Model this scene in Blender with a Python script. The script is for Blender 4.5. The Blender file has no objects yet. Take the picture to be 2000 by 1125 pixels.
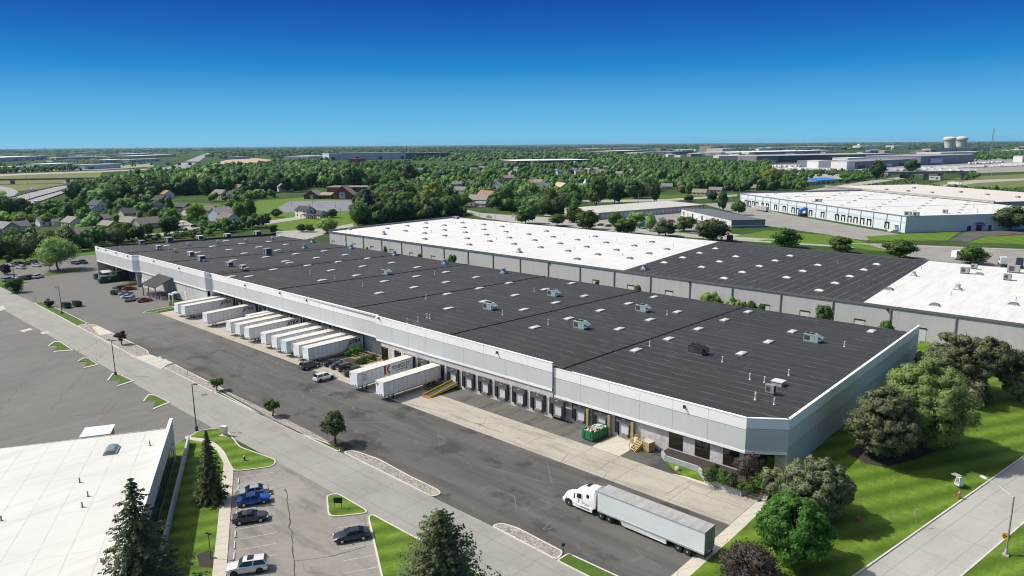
import bpy, bmesh, math, random
import numpy as np
from mathutils import Vector, Matrix
EXPO = 0.0
HAZE = 2.2e-5
SKYSTOPS = [(0.0, (122, 198, 233)), (.06, (112, 193, 231)), (.22, (86, 170, 224)), (.39, (36, 136, 206)), (.57, (24, 102, 188)), (.74, (14, 78, 172)), (1.0, (10, 64, 150))]
random.seed(7)
RNG = np.random.default_rng(11)
scene = bpy.context.scene
COL = scene.collection
R = math.radians
# ------------------------------------------------------------------ camera (solved from the vanishing points of the warehouse)
H = 51.2            # drone height above the yard, metres
FPX = 1390.0        # focal length in photo pixels (2000 wide)
def _ray(x, y):
 return np.array([x - 1000.0, y - 562.5, FPX])
def _hz(x):
 return 289 - 0.0075 * x
_up = np.cross(_ray(0, _hz(0)), _ray(2000, _hz(2000)))
_up /= np.linalg.norm(_up)
if _up[1] > 0:
 _up = -_up
_a = _ray(-548, _hz(-548))
_a /= np.linalg.norm(_a)
AX, AZ = -_a, _up
AX = AX - AZ * (AX @ AZ)
AX /= np.linalg.norm(AX)
AY = np.cross(AZ, AX)
def _dir(px, py):
 v = _ray(px, py)
 return np.array([v @ AX, v @ AY, v @ AZ])
def at(px, py, z=0.0):
 """point of the level plane z that is seen at photo pixel (px, py)"""
 d = _dir(px, py)
 t = (z - H) / d[2]
 return (d[0] * t, d[1] * t, z)
def at_y(px, py, y):
 d = _dir(px, py)
 t = y / d[1]
 return (d[0] * t, y, H + d[2] * t)
def P2(px, py, z=0.0):
 return at(px, py, z)[:2]
def poly(*pts, z=0.0):
 return [P2(a, b, z) for a, b in pts]
def dist(p):
 return math.hypot(p[0], p[1])
# ------------------------------------------------------------------ node helpers
class N:
 def __init__(s, name):
  s.mat = bpy.data.materials.new(name)
  s.mat.use_nodes = True
  s.t = s.mat.node_tree
  s.n = s.t.nodes
  s.b = s.n['Principled BSDF']
  s.out = s.n['Material Output']
 def link(s, a, b):
  s.t.links.new(a, b)
 def put(s, sock, v):
  if hasattr(v, 'is_linked') or isinstance(v, bpy.types.NodeSocket):
   s.link(v, sock)
  else:
   if isinstance(v, (tuple, list)) and len(v) == 3 and sock.type == 'RGBA':
    v = (*v, 1)
   sock.default_value = v
 def pos(s):
  return s.n.new('ShaderNodeNewGeometry').outputs['Position']
 def obj(s):
  return s.n.new('ShaderNodeTexCoord').outputs['Object']
 def rnd(s):
  return s.n.new('ShaderNodeObjectInfo').outputs['Random']
 def map(s, vec, scale=(1, 1, 1), rot=(0, 0, 0), loc=(0, 0, 0)):
  m = s.n.new('ShaderNodeMapping')
  s.link(vec, m.inputs[0])
  m.inputs['Scale'].default_value = scale
  m.inputs['Rotation'].default_value = rot
  m.inputs['Location'].default_value = loc
  return m.outputs[0]
 def noise(s, vec, scale, detail=4, rough=.55, dist=0):
  m = s.n.new('ShaderNodeTexNoise')
  s.link(vec, m.inputs['Vector'])
  m.inputs['Scale'].default_value = scale
  m.inputs['Detail'].default_value = detail
  m.inputs['Roughness'].default_value = rough
  m.inputs['Distortion'].default_value = dist
  return m.outputs['Fac']
 def voro(s, vec, scale, feature='DISTANCE_TO_EDGE', out='Distance', rnd=1.0):
  m = s.n.new('ShaderNodeTexVoronoi')
  m.feature = feature
  s.link(vec, m.inputs['Vector'])
  m.inputs['Scale'].default_value = scale
  m.inputs['Randomness'].default_value = rnd
  return m.outputs[out]
 def wave(s, vec, scale, dist=0, axis='X', detail=2, dscale=1):
  m = s.n.new('ShaderNodeTexWave')
  m.bands_direction = axis
  s.link(vec, m.inputs['Vector'])
  m.inputs['Scale'].default_value = scale
  m.inputs['Distortion'].default_value = dist
  m.inputs['Detail'].default_value = detail
  m.inputs['Detail Scale'].default_value = dscale
  return m.outputs['Fac']
 def ramp(s, fac, *stops):
  m = s.n.new('ShaderNodeValToRGB')
  s.link(fac, m.inputs[0])
  el = m.color_ramp.elements
  while len(el) < len(stops):
   el.new(0.5)
  for e, (p, c) in zip(el, stops):
   e.position = p
   if isinstance(c, (int, float)):
    c = (c, c, c)
   e.color = (*c[:3], 1)
  return m.outputs[0]
 def mix(s, fac, a, b, mode='MIX'):
  m = s.n.new('ShaderNodeMix')
  m.data_type = 'RGBA'
  m.blend_type = mode
  s.put(m.inputs[0], fac)
  s.put(m.inputs[6], a)
  s.put(m.inputs[7], b)
  return m.outputs[2]
 def math(s, op, a, b=0.0, clamp=False):
  m = s.n.new('ShaderNodeMath')
  m.operation = op
  m.use_clamp = clamp
  s.put(m.inputs[0], a)
  s.put(m.inputs[1], b)
  return m.outputs[0]
 def sep(s, vec):
  m = s.n.new('ShaderNodeSeparateXYZ')
  s.link(vec, m.inputs[0])
  return m.outputs
 def hsv(s, col, h=.5, sat=1, v=1):
  m = s.n.new('ShaderNodeHueSaturation')
  s.put(m.inputs['Hue'], h)
  s.put(m.inputs['Saturation'], sat)
  s.put(m.inputs['Value'], v)
  s.put(m.inputs['Color'], col)
  return m.outputs[0]
 def lines(s, coord, period, width, offset=0.0):
  """1 on thin lines every `period` metres along a scalar coordinate"""
  a = s.math('ADD', coord, offset)
  f = s.math('FRACT', s.math('DIVIDE', a, period))
  d = s.math('ABSOLUTE', s.math('SUBTRACT', f, 0.5))
  return s.math('GREATER_THAN', d, 0.5 - width / period / 2)
 def done(s, col, rough=.7, metal=0.0, bump=None, bstr=.3, bdist=.05, spec=None):
  s.put(s.b.inputs['Base Color'], col)
  s.put(s.b.inputs['Roughness'], rough)
  s.put(s.b.inputs['Metallic'], metal)
  if spec is not None:
   s.b.inputs['Specular IOR Level'].default_value = spec
  if bump is not None:
   m = s.n.new('ShaderNodeBump')
   m.inputs['Strength'].default_value = bstr
   m.inputs['Distance'].default_value = bdist
   s.link(bump, m.inputs['Height'])
   s.link(m.outputs[0], s.b.inputs['Normal'])
  return s.mat
_cache = {}
def paint(col, rough=.5, metal=0.0, var=.12, scale=1.5, spec=None, name=None):
 """painted / plain surface with faint dirt"""
 key = (tuple(col), rough, metal, var, scale)
 if key in _cache:
  return _cache[key]
 m = N(name or 'paint')
 n = m.noise(m.obj(), scale, 5, .6)
 lo = tuple(c * (1 - var) for c in col)
 hi = tuple(min(1, c * (1 + var * .6)) for c in col)
 r = m.done(m.ramp(n, (.3, lo), (.7, hi)), rough, metal, spec=spec)
 _cache[key] = r
 return r
def glass(col=(.02, .025, .03), name='window_glass', rough=.08):
 m = N(name)
 return m.done(col, rough, 0.0, spec=.6)
# ------------------------------------------------------------------ surface materials
def m_asphalt():
 m = N('dark_asphalt')
 p = m.pos()
 big = m.noise(p, .035, 5, .6)
 st = m.noise(m.map(p, (.035, .33, 1), (0, 0, .12)), 1.0, 6, .62)
 st2 = m.noise(m.map(p, (.06, 1.6, 1), (0, 0, -.1)), 1.0, 5, .7)
 fine = m.noise(p, 2.2, 6, .75)
 c = m.ramp(big, (.3, (.042, .041, .039)), (.72, (.10, .098, .092)))
 c = m.mix(m.ramp(st, (.4, 0), (.72, .9)), c, (.128, .124, .116))
 c = m.mix(m.ramp(st2, (.55, 0), (.72, .4)), c, (.2, .19, .175))
 c = m.mix(m.ramp(fine, (.35, 0.0), (.8, .45)), c, (.10, .098, .093))
 dk = m.noise(m.map(p, (.12, .12, 1), loc=(9, 3, 0)), 1.0, 4, .6)
 c = m.mix(m.ramp(dk, (.55, 0), (.64, .7)), c, (.027, .027, .027))
 wob = m.noise(p, .35, 3)
 lx = m.math('ADD', m.math('MULTIPLY', m.sep(p)[0], -.012), m.math('MULTIPLY', big, 2.0))
 c = m.mix(m.ramp(m.math('SUBTRACT', lx, 2.7), (.35, 0), (1.0, .75)), c, (.155, .15, .14))
 # faint tyre swirls
 v = m.voro(m.map(p, (.055, .055, .055)), 1.0, 'F1')
 ring = m.math('ABSOLUTE', m.math('SUBTRACT', m.math('FRACT', m.math('MULTIPLY', v, 4.0)), .5))
 ringm = m.math('MULTIPLY', m.math('LESS_THAN', ring, .03), m.ramp(wob, (.48, 0), (.6, .3)))
 c = m.mix(ringm, c, (.17, .165, .155))
 cr = m.voro(m.map(p, (.05, .085, .05), (0, 0, .3)), 1.0)
 crm = m.math('MULTIPLY', m.math('LESS_THAN', cr, .0035), m.ramp(m.noise(p, .08, 2), (.47, 0), (.6, .8)))
 c = m.mix(crm, c, (.17, .165, .155))
 return m.done(c, .88, bump=fine, bstr=.25)
def m_old_asphalt():
 m = N('old_grey_asphalt')
 p = m.pos()
 big = m.noise(p, .05, 6, .65)
 st = m.noise(m.map(p, (.5, .02, 1), (0, 0, .55)), 1.0, 5, .6)
 c = m.ramp(big, (.3, (.108, .105, .098)), (.7, (.158, .153, .144)))
 c = m.mix(m.ramp(st, (.4, 0), (.7, .6)), c, (.185, .174, .16))
 r = m.sep(m.map(p, (1, 1, 1), (0, 0, .62)))
 ln = m.lines(m.math('ADD', r[1], m.math('MULTIPLY', m.noise(p, .25, 4), 2.2)), 9.5, .2, 2)
 ln = m.math('MULTIPLY', ln, m.ramp(m.noise(p, .06, 2), (.45, 0), (.55, .75)))
 c = m.mix(ln, c, (.09, .088, .085))
 fine = m.noise(p, 3, 6, .75)
 c = m.mix(m.ramp(fine, (.4, 0), (.8, .35)), c, (.225, .212, .195))
 return m.done(c, .9, bump=fine, bstr=.2)
def m_concrete(name, lo, hi, stain, jx=6.0, jy=5.0, jw=.09, rot=0.0, jdark=.55, patch=.5, ox=0.0, oy=0.0, crack=.8):
 m = N(name)
 p = m.pos()
 rp = m.map(p, (1, 1, 1), (0, 0, rot))
 x, y, _ = m.sep(rp)
 big = m.noise(p, .09, 6, .65)
 c = m.ramp(big, (.3, lo), (.7, hi))
 fine = m.noise(p, 1.6, 7, .78)
 c = m.mix(m.ramp(fine, (.38, 0), (.78, .45)), c, tuple(min(1, v * 1.22) for v in hi))
 sn = m.noise(m.map(rp, (.1, .42, 1)), 1.0, 5, .65)
 c = m.mix(m.ramp(sn, (.5, 0), (.72, patch)), c, stain)
 sp = m.noise(p, .32, 4, .6)
 c = m.mix(m.ramp(sp, (.62, 0), (.76, patch * .9)), c, tuple(v * .5 for v in lo))
 if jx or jy:
  j = None
  for co, per, o in ((x, jx, ox), (y, jy, oy)):
   if per:
    l = m.lines(co, per, jw, o)
    j = l if j is None else m.math('MAXIMUM', j, l)
  c = m.mix(m.math('MULTIPLY', j, .8), c, tuple(v * jdark for v in lo))
 cr = m.voro(m.map(p, (.1, .1, .1), (0, 0, .4)), 1.0)
 crm = m.math('MULTIPLY', m.math('LESS_THAN', cr, .004), m.ramp(m.noise(p, .12, 2), (.5, 0), (.6, crack)))
 c = m.mix(crm, c, tuple(v * .45 for v in lo))
 return m.done(c, .85, bump=fine, bstr=.15)
def m_grass(name, a, b, dry, stripe=0.0, rot=0.0, dryamt=.4):
 m = N(name)
 p = m.pos()
 f = m.noise(p, 3.5, 8, .8)
 g = m.noise(p, .22, 5, .6)
 c = m.ramp(f, (.3, a), (.7, b))
 c = m.mix(m.ramp(g, (.35, 0), (.75, dryamt)), c, dry)
 h = m.noise(p, .75, 5, .7)
 c = m.mix(m.ramp(h, (.36, .5), (.6, 0)), c, tuple(v * .7 for v in a))
 c = m.mix(m.ramp(m.noise(m.map(p, (1.4, .5, 1)), 1.0, 6, .75), (.5, 0), (.72, .6)), c, dry)
 if stripe:
  w = m.wave(m.map(p, (1, 1, 1), (0, 0, rot)), .087, .5, 'X', 2, .3)
  c = m.mix(m.math('MULTIPLY', w, stripe), c, tuple(v * .62 for v in a))
 vv = m.voro(p, 1.8, 'F1')
 c = m.mix(m.math('MULTIPLY', m.math('LESS_THAN', vv, .1), .25), c, (.3, .34, .12))
 return m.done(c, .85, bump=f, bstr=.5, bdist=.12, spec=.2)
def m_gravel():
 m = N('white_landscape_gravel')
 p = m.pos()
 v = m.voro(p, 4.2, 'F1', 'Color')
 d = m.voro(p, 4.2, 'DISTANCE_TO_EDGE')
 f = m.noise(p, .5, 5, .7)
 s = m.sep(v)
 c = m.ramp(s[0], (.1, (.20, .185, .16)), (.5, (.31, .29, .255)), (.9, (.44, .415, .37)))
 c = m.mix(m.ramp(d, (0, .8), (.07, 0)), c, (.12, .11, .1))
 c = m.mix(m.ramp(f, (.45, 0), (.8, .4)), c, (.3, .28, .24))
 return m.done(c, .9, bump=d, bstr=.8, bdist=.12)
def m_mulch():
 m = N('dark_mulch')
 p = m.pos()
 f = m.noise(p, 6, 6, .8)
 return m.done(m.ramp(f, (.3, (.02, .016, .014)), (.75, (.075, .058, .048))), .95, bump=f, bstr=.7)
def m_black_roof(name, axis=1, period=3.05, lines=.5):
 m = N(name)
 p = m.pos()
 x, y, _ = m.sep(p)
 co = (x, y)[axis]
 big = m.noise(p, .06, 5, .6)
 c = m.ramp(big, (.3, (.020, .0202, .0204)), (.72, (.034, .034, .0338)))
 tone = m.noise(m.map(p, (.02, .9, 1) if axis else (.9, .02, 1)), 1.0, 3, .6)
 c = m.mix(m.ramp(tone, (.4, 0), (.7, .55)), c, (.046, .046, .0455))
 seam = m.lines(co, period, .26)
 sm = m.math('MULTIPLY', seam, m.ramp(m.noise(p, .28, 5, .7), (.38, .02), (.66, lines)))
 c = m.mix(sm, c, (.21, .21, .215))
 # scuffs: short pale dashes following the sheets
 sc = m.noise(m.map(p, (.45, 2.4, 1) if axis else (2.4, .45, 1)), 1.0, 5, .7)
 area = m.ramp(m.noise(p, .07, 3), (.42, .12), (.62, 1))
 c = m.mix(m.math('MULTIPLY', m.ramp(sc, (.60, 0), (.70, .7)), area), c, (.2, .2, .2))
 pw = m.noise(m.map(p, (.11, .16, 1), loc=(2, 7, 0)), 1.0, 5, .6)
 c = m.mix(m.ramp(pw, (.60, 0), (.74, .35)), c, (.105, .105, .103))
 dk = m.noise(m.map(p, (.14, .1, 1), loc=(5, 1, 0)), 1.0, 4, .6)
 c = m.mix(m.ramp(dk, (.56, 0), (.7, .5)), c, (.026, .026, .03))
 return m.done(c, .75, bump=seam, bstr=.2)
def m_white_roof(name, base=(.8, .79, .76), axis=0, period=6.1, rot=0.0, dirt=.5):
 m = N(name)
 p = m.pos()
 x, y, _ = m.sep(m.map(p, (1, 1, 1), (0, 0, rot)))
 big = m.noise(p, .1, 6, .65)
 c = m.ramp(big, (.3, tuple(v * .93 for v in base)), (.6, base))
 st = m.noise(m.map(p, (.06, .5, 1) if axis else (.5, .06, 1), (0, 0, rot)), 1.0, 6, .7)
 c = m.mix(m.ramp(st, (.48, 0), (.72, dirt)), c, tuple(v * .74 for v in base))
 seam = m.math('MAXIMUM', m.lines((x, y)[axis], period, .2), m.math('MULTIPLY', m.lines((y, x)[axis], period * 3.2, .2), .7))
 c = m.mix(m.math('MULTIPLY', seam, m.ramp(m.noise(p, .4, 3), (.35, .15), (.7, .6))), c, tuple(v * .6 for v in base))
 sp = m.noise(p, .9, 4, .7)
 c = m.mix(m.ramp(sp, (.66, 0), (.74, .35)), c, tuple(v * .65 for v in base))
 return m.done(c, .6)
def m_panel(name, col, rough=.7, streak=.25):
 """precast panel: vertical rain streaks, soft blotches"""
 m = N(name)
 p = m.pos()
 s = m.noise(m.map(p, (.9, .9, .07)), 1.0, 5, .65)
 b = m.noise(p, .18, 4, .6)
 c = m.mix(m.ramp(s, (.45, 0), (.75, streak)), col, tuple(v * .72 for v in col))
 c = m.mix(m.ramp(b, (.4, 0), (.75, .3)), c, tuple(min(1, v * 1.12) for v in col))
 return m.done(c, rough)
def m_aggregate(name, col):
 m = N(name)
 p = m.pos()
 f = m.noise(p, 2.4, 8, .85)
 g = m.noise(m.map(p, (.7, .7, .3)), 1.0, 5, .7)
 v = m.voro(p, 1.3, 'F1')
 c = m.ramp(f, (.36, tuple(x * .6 for x in col)), (.6, col), (.75, tuple(min(1, x * 1.25) for x in col)))
 c = m.mix(m.ramp(g, (.52, 0), (.62, .5)), c, tuple(x * .55 for x in col))
 return m.done(c, .9, bump=f, bstr=.4)
def m_far_ground():
 m = N('ground_cover')
 p = m.pos()
 a = m.noise(p, .012, 6, .62)
 b = m.noise(p, .08, 6, .7)
 f = m.noise(p, 1.1, 6, .75)
 c = m.ramp(b, (.3, (.030, .056, .018)), (.7, (.062, .104, .030)))
 c = m.mix(m.ramp(a, (.52, 0), (.66, .55)), c, (.105, .125, .048))
 c = m.mix(m.ramp(f, (.4, 0), (.75, .4)), c, (.04, .07, .02))
 return m.done(c, .95, spec=.1)
def m_leaf(name, a, b, hue=.015, trans=.35, val=.35):
 """leaves: mottled green, each tree a slightly different tone"""
 m = N(name)
 r = m.rnd()
 n = m.noise(m.obj(), .55, 3, .6)
 f = m.noise(m.obj(), 5.0, 2, .6)
 big = m.noise(m.obj(), .07, 2, .5)
 c = m.ramp(n, (.32, a), (.68, b))
 c = m.mix(m.ramp(big, (.35, .4), (.6, 0)), c, tuple(v * .8 for v in a))
 c = m.mix(m.ramp(big, (.5, 0), (.75, .55)), c, (b[0] * 1.5, b[1] * 1.25, b[2]))
 c = m.mix(m.ramp(f, (.35, 0), (.7, .5)), c, tuple(min(1, v * 1.35) for v in b))
 c = m.hsv(c, m.math('ADD', m.math('MULTIPLY', r, hue * 2), .5 - hue), .9,
    m.math('ADD', m.math('MULTIPLY', r, val), 1 - val / 2))
 m.put(m.b.inputs['Base Color'], c)
 m.b.inputs['Roughness'].default_value = .6
 m.b.inputs['Specular IOR Level'].default_value = .25
 if trans:
  t = m.n.new('ShaderNodeBsdfTranslucent')
  m.put(t.inputs['Color'], m.hsv(c, .49, 1.1, 1.3))
  x = m.n.new('ShaderNodeMixShader')
  x.inputs[0].default_value = trans
  m.link(m.b.outputs[0], x.inputs[1])
  m.link(t.outputs[0], x.inputs[2])
  m.link(x.outputs[0], m.out.inputs[0])
 return m.mat
def m_bark(name='bark', c=(.09, .07, .055)):
 m = N(name)
 n = m.noise(m.map(m.obj(), (3, 3, .6)), 2, 5, .7)
 return m.done(m.ramp(n, (.3, tuple(v * .6 for v in c)), (.7, c)), .95)
M = dict(
 asphalt=m_asphalt(), old=m_old_asphalt(), gravel=m_gravel(), mulch=m_mulch(),
 street=m_concrete('street_concrete', (.235, .232, .210), (.312, .308, .280), (.185, .182, .165), 7.5, 4.7, .06, patch=.4, crack=.25),
 apron=m_concrete('apron_concrete', (.315, .294, .246), (.415, .388, .33), (.18, .168, .142), 9.6, 4.6, .1, patch=.65, oy=1.2),
 walk=m_concrete('sidewalk_concrete', (.45, .415, .35), (.55, .515, .44), (.38, .35, .3), 1.6, 0, .06, rot=-2.65, patch=.25),
 kerb=m_concrete('kerb_concrete', (.48, .46, .41), (.60, .58, .53), (.36, .34, .3), 3, 0, .04, patch=.25),
 lot=m_concrete('car_park_paving', (.195, .182, .162), (.275, .26, .235), (.10, .093, .084), 0, 0, .05, patch=.7),
 road=m_concrete('road_concrete', (.335, .33, .302), (.40, .393, .362), (.275, .27, .248), 7, 3.9, .06, rot=-1.385, patch=.45, crack=.15),
 dockpad=m_concrete('stained_dock_paving', (.075, .071, .064), (.145, .138, .125), (.032, .03, .028), 0, 4.8, .05, rot=1.5708, patch=.95),
 farroad=m_concrete('pale_road', (.28, .275, .25), (.37, .363, .335), (.24, .235, .215), 0, 0, .05, patch=.3),
 yard=m_concrete('tan_yard_paving', (.215, .207, .188), (.30, .29, .268), (.15, .145, .13), 0, 0, .05, patch=.5),
 highway=m_concrete('highway_paving', (.22, .22, .225), (.30, .30, .305), (.18, .18, .18), 0, 0, .05, patch=.3),
 lawn=m_grass('lawn_grass', (.075, .15, .011), (.185, .30, .034), (.23, .30, .06), .7, .456, .22),
 turf=m_grass('short_grass', (.045, .102, .012), (.09, .17, .022), (.13, .17, .045)),
 field=m_grass('meadow_grass', (.09, .125, .03), (.16, .2, .055), (.24, .235, .11), dryamt=.7),
 ground=m_far_ground(),
 roof_black=m_black_roof('black_roof_membrane', 1, 3.05, .55),
 roof_black2=m_black_roof('black_roof_sheets', 0, 3.05, .95),
 roof_white=m_white_roof('white_roof_membrane', (.70, .70, .68), dirt=.8),
 roof_white3=m_white_roof('white_roof_sheets', (.63, .625, .59), 0, 3.4, -1.08, .7),
 roof_cream=m_white_roof('cream_roof_membrane', (.66, .62, .55), 1, 20, .0, .3),
 fascia_w=m_panel('white_fascia_paint', (.86, .86, .85), .65, .12),
 fascia_g=m_panel('pale_grey_panel', (.56, .585, .58), .65, .2),
 agg=m_aggregate('exposed_aggregate_wall', (.66, .65, .63)),
 agg2=m_panel('grey_concrete_wall', (.47, .47, .49), .9, .4),
 coping=paint((.30, .30, .31), .5, .6), steel=paint((.42, .43, .44), .4, .7), dark=paint((.025, .025, .027), .6),
 black=paint((.012, .012, .013), .7), rubber=paint((.02, .02, .02), .8), white=paint((.78, .78, .76), .45),
 offwhite=paint((.62, .61, .58), .55), grey=paint((.33, .34, .35), .55), yellow=paint((.62, .42, .02), .5),
 orange=paint((.75, .25, .01), .5), red=paint((.42, .035, .03), .5), green=paint((.012, .16, .06), .5),
 dkgreen=paint((.012, .06, .035), .45), teal=paint((.30, .42, .42), .5), brass=paint((.32, .24, .08), .5),
 wood=paint((.42, .30, .16), .8), polewood=paint((.20, .165, .13), .9), glass=glass(), chrome=paint((.6, .6, .6), .25, .9),
 lens=paint((.75, .75, .7), .15), tail=paint((.35, .01, .01), .2), paintline=paint((.46, .455, .43), .8, 0, .35, 3),
 bark=m_bark(), barkgrey=m_bark('grey_bark', (.16, .145, .125)),
 brick=m_aggregate('red_brown_brick', (.17, .07, .05)), shingle=paint((.26, .24, .22), .9, 0, .25, 2.5),
)
# ------------------------------------------------------------------ mesh builder and object helpers
class MB:
 def __init__(s, T=None):
  s.v, s.f, s.m = [], [], []
  s.T = T
 def add(s, vs, fs, m=0):
  o = len(s.v)
  if s.T is not None:
   vs = [tuple(s.T @ Vector(p)) for p in vs]
  s.v.extend([tuple(p) for p in vs])
  s.f.extend([tuple(i + o for i in f) for f in fs])
  s.m.extend([m] * len(fs))
  return s
 def box(s, x0, x1, y0, y1, z0, z1, m=0):
  return s.add([(x0, y0, z0), (x1, y0, z0), (x1, y1, z0), (x0, y1, z0), (x0, y0, z1), (x1, y0, z1), (x1, y1, z1), (x0, y1, z1)],
      [(0, 3, 2, 1), (4, 5, 6, 7), (0, 1, 5, 4), (1, 2, 6, 5), (2, 3, 7, 6), (3, 0, 4, 7)], m)
 def cbox(s, c, d, m=0, rz=0.0, taper=1.0):
  x, y, z = (q / 2 for q in d)
  t = taper
  vs = [(-x, -y, -z), (x, -y, -z), (x, y, -z), (-x, y, -z), (-x * t, -y * t, z), (x * t, -y * t, z), (x * t, y * t, z), (-x * t, y * t, z)]
  k, sn = math.cos(rz), math.sin(rz)
  vs = [(a * k - b * sn + c[0], a * sn + b * k + c[1], e + c[2]) for a, b, e in vs]
  return s.add(vs, [(0, 3, 2, 1), (4, 5, 6, 7), (0, 1, 5, 4), (1, 2, 6, 5), (2, 3, 7, 6), (3, 0, 4, 7)], m)
 def prism(s, pts, z0, z1, m=0, bottom=True):
  pts = ccw(pts)
  n = len(pts)
  vs = [(p[0], p[1], z0) for p in pts] + [(p[0], p[1], z1) for p in pts]
  fs = [tuple(range(n, 2 * n))] + [(i, (i + 1) % n, n + (i + 1) % n, n + i) for i in range(n)]
  if bottom:
   fs.append(tuple(range(n - 1, -1, -1)))
  return s.add(vs, fs, m)
 def extr(s, prof, x0, x1, m=0, axis='y'):
  """profile in (a, z) extruded along the other horizontal axis"""
  n = len(prof)
  if axis == 'y':
   vs = [(a, x0, z) for a, z in prof] + [(a, x1, z) for a, z in prof]
  else:
   vs = [(x0, a, z) for a, z in prof] + [(x1, a, z) for a, z in prof]
  fs = [tuple(range(n)), tuple(range(2 * n - 1, n - 1, -1))] + [(i, n + i, n + (i + 1) % n, (i + 1) % n) for i in range(n)]
  return s.add(vs, fs, m)
 def cyl(s, p0, p1, r0, r1=None, n=10, m=0, caps=True):
  r1 = r0 if r1 is None else r1
  p0, p1 = Vector(p0), Vector(p1)
  d = (p1 - p0).normalized()
  a = d.orthogonal().normalized()
  b = d.cross(a)
  vs = []
  for p, r in ((p0, r0), (p1, r1)):
   for i in range(n):
    t = 2 * math.pi * i / n
    vs.append(tuple(p + a * (r * math.cos(t)) + b * (r * math.sin(t))))
  fs = [(i, (i + 1) % n, n + (i + 1) % n, n + i) for i in range(n)]
  if caps:
   fs += [tuple(range(n - 1, -1, -1)), tuple(range(n, 2 * n))]
  return s.add(vs, fs, m)
 def tube(s, pts, r, n=6, m=0):
  for a, b in zip(pts[:-1], pts[1:]):
   s.cyl(a, b, r, r, n, m)
  return s
 def lathe(s, prof, c=(0, 0, 0), n=16, m=0):
  vs, fs = [], []
  k = len(prof)
  for i in range(n):
   t = 2 * math.pi * i / n
   for r, z in prof:
    vs.append((c[0] + r * math.cos(t), c[1] + r * math.sin(t), c[2] + z))
  for i in range(n):
   j = (i + 1) % n
   for q in range(k - 1):
    fs.append((i * k + q, j * k + q, j * k + q + 1, i * k + q + 1))
  return s.add(vs, fs, m)
 def loft(s, rings, m=0, caps=True):
  n = len(rings[0])
  vs = [p for r in rings for p in r]
  fs = []
  for k in range(len(rings) - 1):
   for i in range(n):
    j = (i + 1) % n
    fs.append((k * n + i, k * n + j, (k + 1) * n + j, (k + 1) * n + i))
  if caps:
   fs += [tuple(range(n - 1, -1, -1)), tuple((len(rings) - 1) * n + i for i in range(n))]
  return s.add(vs, fs, m)
 def mesh(s, name, mats, smooth=None):
  me = bpy.data.meshes.new(name)
  me.from_pydata(s.v, [], s.f)
  for q in (mats if isinstance(mats, (list, tuple)) else [mats]):
   me.materials.append(q)
  me.polygons.foreach_set('material_index', s.m)
  bm = bmesh.new()
  bm.from_mesh(me)
  bmesh.ops.recalc_face_normals(bm, faces=bm.faces)
  bm.to_mesh(me)
  bm.free()
  if smooth is not None:
   me.polygons.foreach_set('use_smooth', [True] * len(me.polygons))
   me.set_sharp_from_angle(angle=R(smooth))
  me.update()
  return me
 def build(s, name, mats, parent=None, smooth=None, loc=None):
  return link(name, s.mesh(name, mats, smooth), parent, loc)
def ccw(pts):
 a = sum(p[0] * q[1] - q[0] * p[1] for p, q in zip(pts, pts[1:] + pts[:1]))
 return list(pts) if a > 0 else list(pts)[::-1]
def link(name, me, parent=None, loc=None):
 o = bpy.data.objects.new(name, me)
 COL.objects.link(o)
 if parent is not None:
  o.parent = parent
 if loc is not None:
  o.location = loc
 return o
def tag(o, label=None, cat=None, group=None, kind=None):
 for k, v in (('label', label), ('category', cat), ('group', group), ('kind', kind)):
  if v:
   o[k] = v
 return o
def thing(name, label, cat, loc=(0, 0, 0), rz=0.0, group=None):
 o = bpy.data.objects.new(name, None)
 COL.objects.link(o)
 o.empty_display_size = .3
 o.location = loc
 o.rotation_euler = (0, 0, rz)
 return tag(o, label, cat, group)
def copy_tree(o, parent=None):
 c = o.copy()
 COL.objects.link(c)
 c.parent = parent
 for ch in list(o.children):
  copy_tree(ch, c)
 return c
def dup(root, loc, rz=0.0, label=None, scale=None, group=None):
 c = copy_tree(root)
 c.location = loc
 c.rotation_euler = (0, 0, rz)
 if scale is not None:
  c.scale = scale if isinstance(scale, (tuple, list)) else (scale,) * 3
 if label:
  c['label'] = label
 if group:
  c['group'] = group
 return c
def text_mesh(txt, size, shear=0.0, fat=0.0, ext=.012, sx=1.0, font=None):
 cu = bpy.data.curves.new('lettering', 'FONT')
 cu.body = txt
 cu.size = size
 cu.shear = shear
 cu.offset = fat
 cu.extrude = ext
 cu.align_x = 'CENTER'
 cu.align_y = 'CENTER'
 o = bpy.data.objects.new('lettering', cu)
 COL.objects.link(o)
 dg = bpy.context.evaluated_depsgraph_get()
 me = bpy.data.meshes.new_from_object(o.evaluated_get(dg))
 bpy.data.objects.remove(o)
 if sx != 1.0:
  me.transform(Matrix.Diagonal((sx, 1, 1, 1)))
 return me
def lettering(txt, size, material, parent, loc, face='-y', name='lettering', **k):
 """flat letters standing proud of a surface that faces -y, +x or -x"""
 me = text_mesh(txt, size, **k)
 me.materials.clear()
 me.materials.append(material)
 o = link(name, me, parent, loc)
 o.rotation_euler = {'-y': (R(90), 0, 0), '+x': (R(90), 0, R(90)), '-x': (R(90), 0, R(-90)), '+y': (R(90), 0, R(180))}[face]
 return o
def sheet(name, pts, z, mat, label, cat='ground', kind='structure', thick=None):
 """ground-hugging sheet; pts are world xy"""
 b = MB()
 pts = ccw(list(pts))
 if thick:
  b.prism(pts, z - thick, z, bottom=False)
 else:
  b.add([(p[0], p[1], z) for p in pts], [tuple(range(len(pts)))])
 return tag(b.build(name, mat), label, cat, kind=kind)
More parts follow.
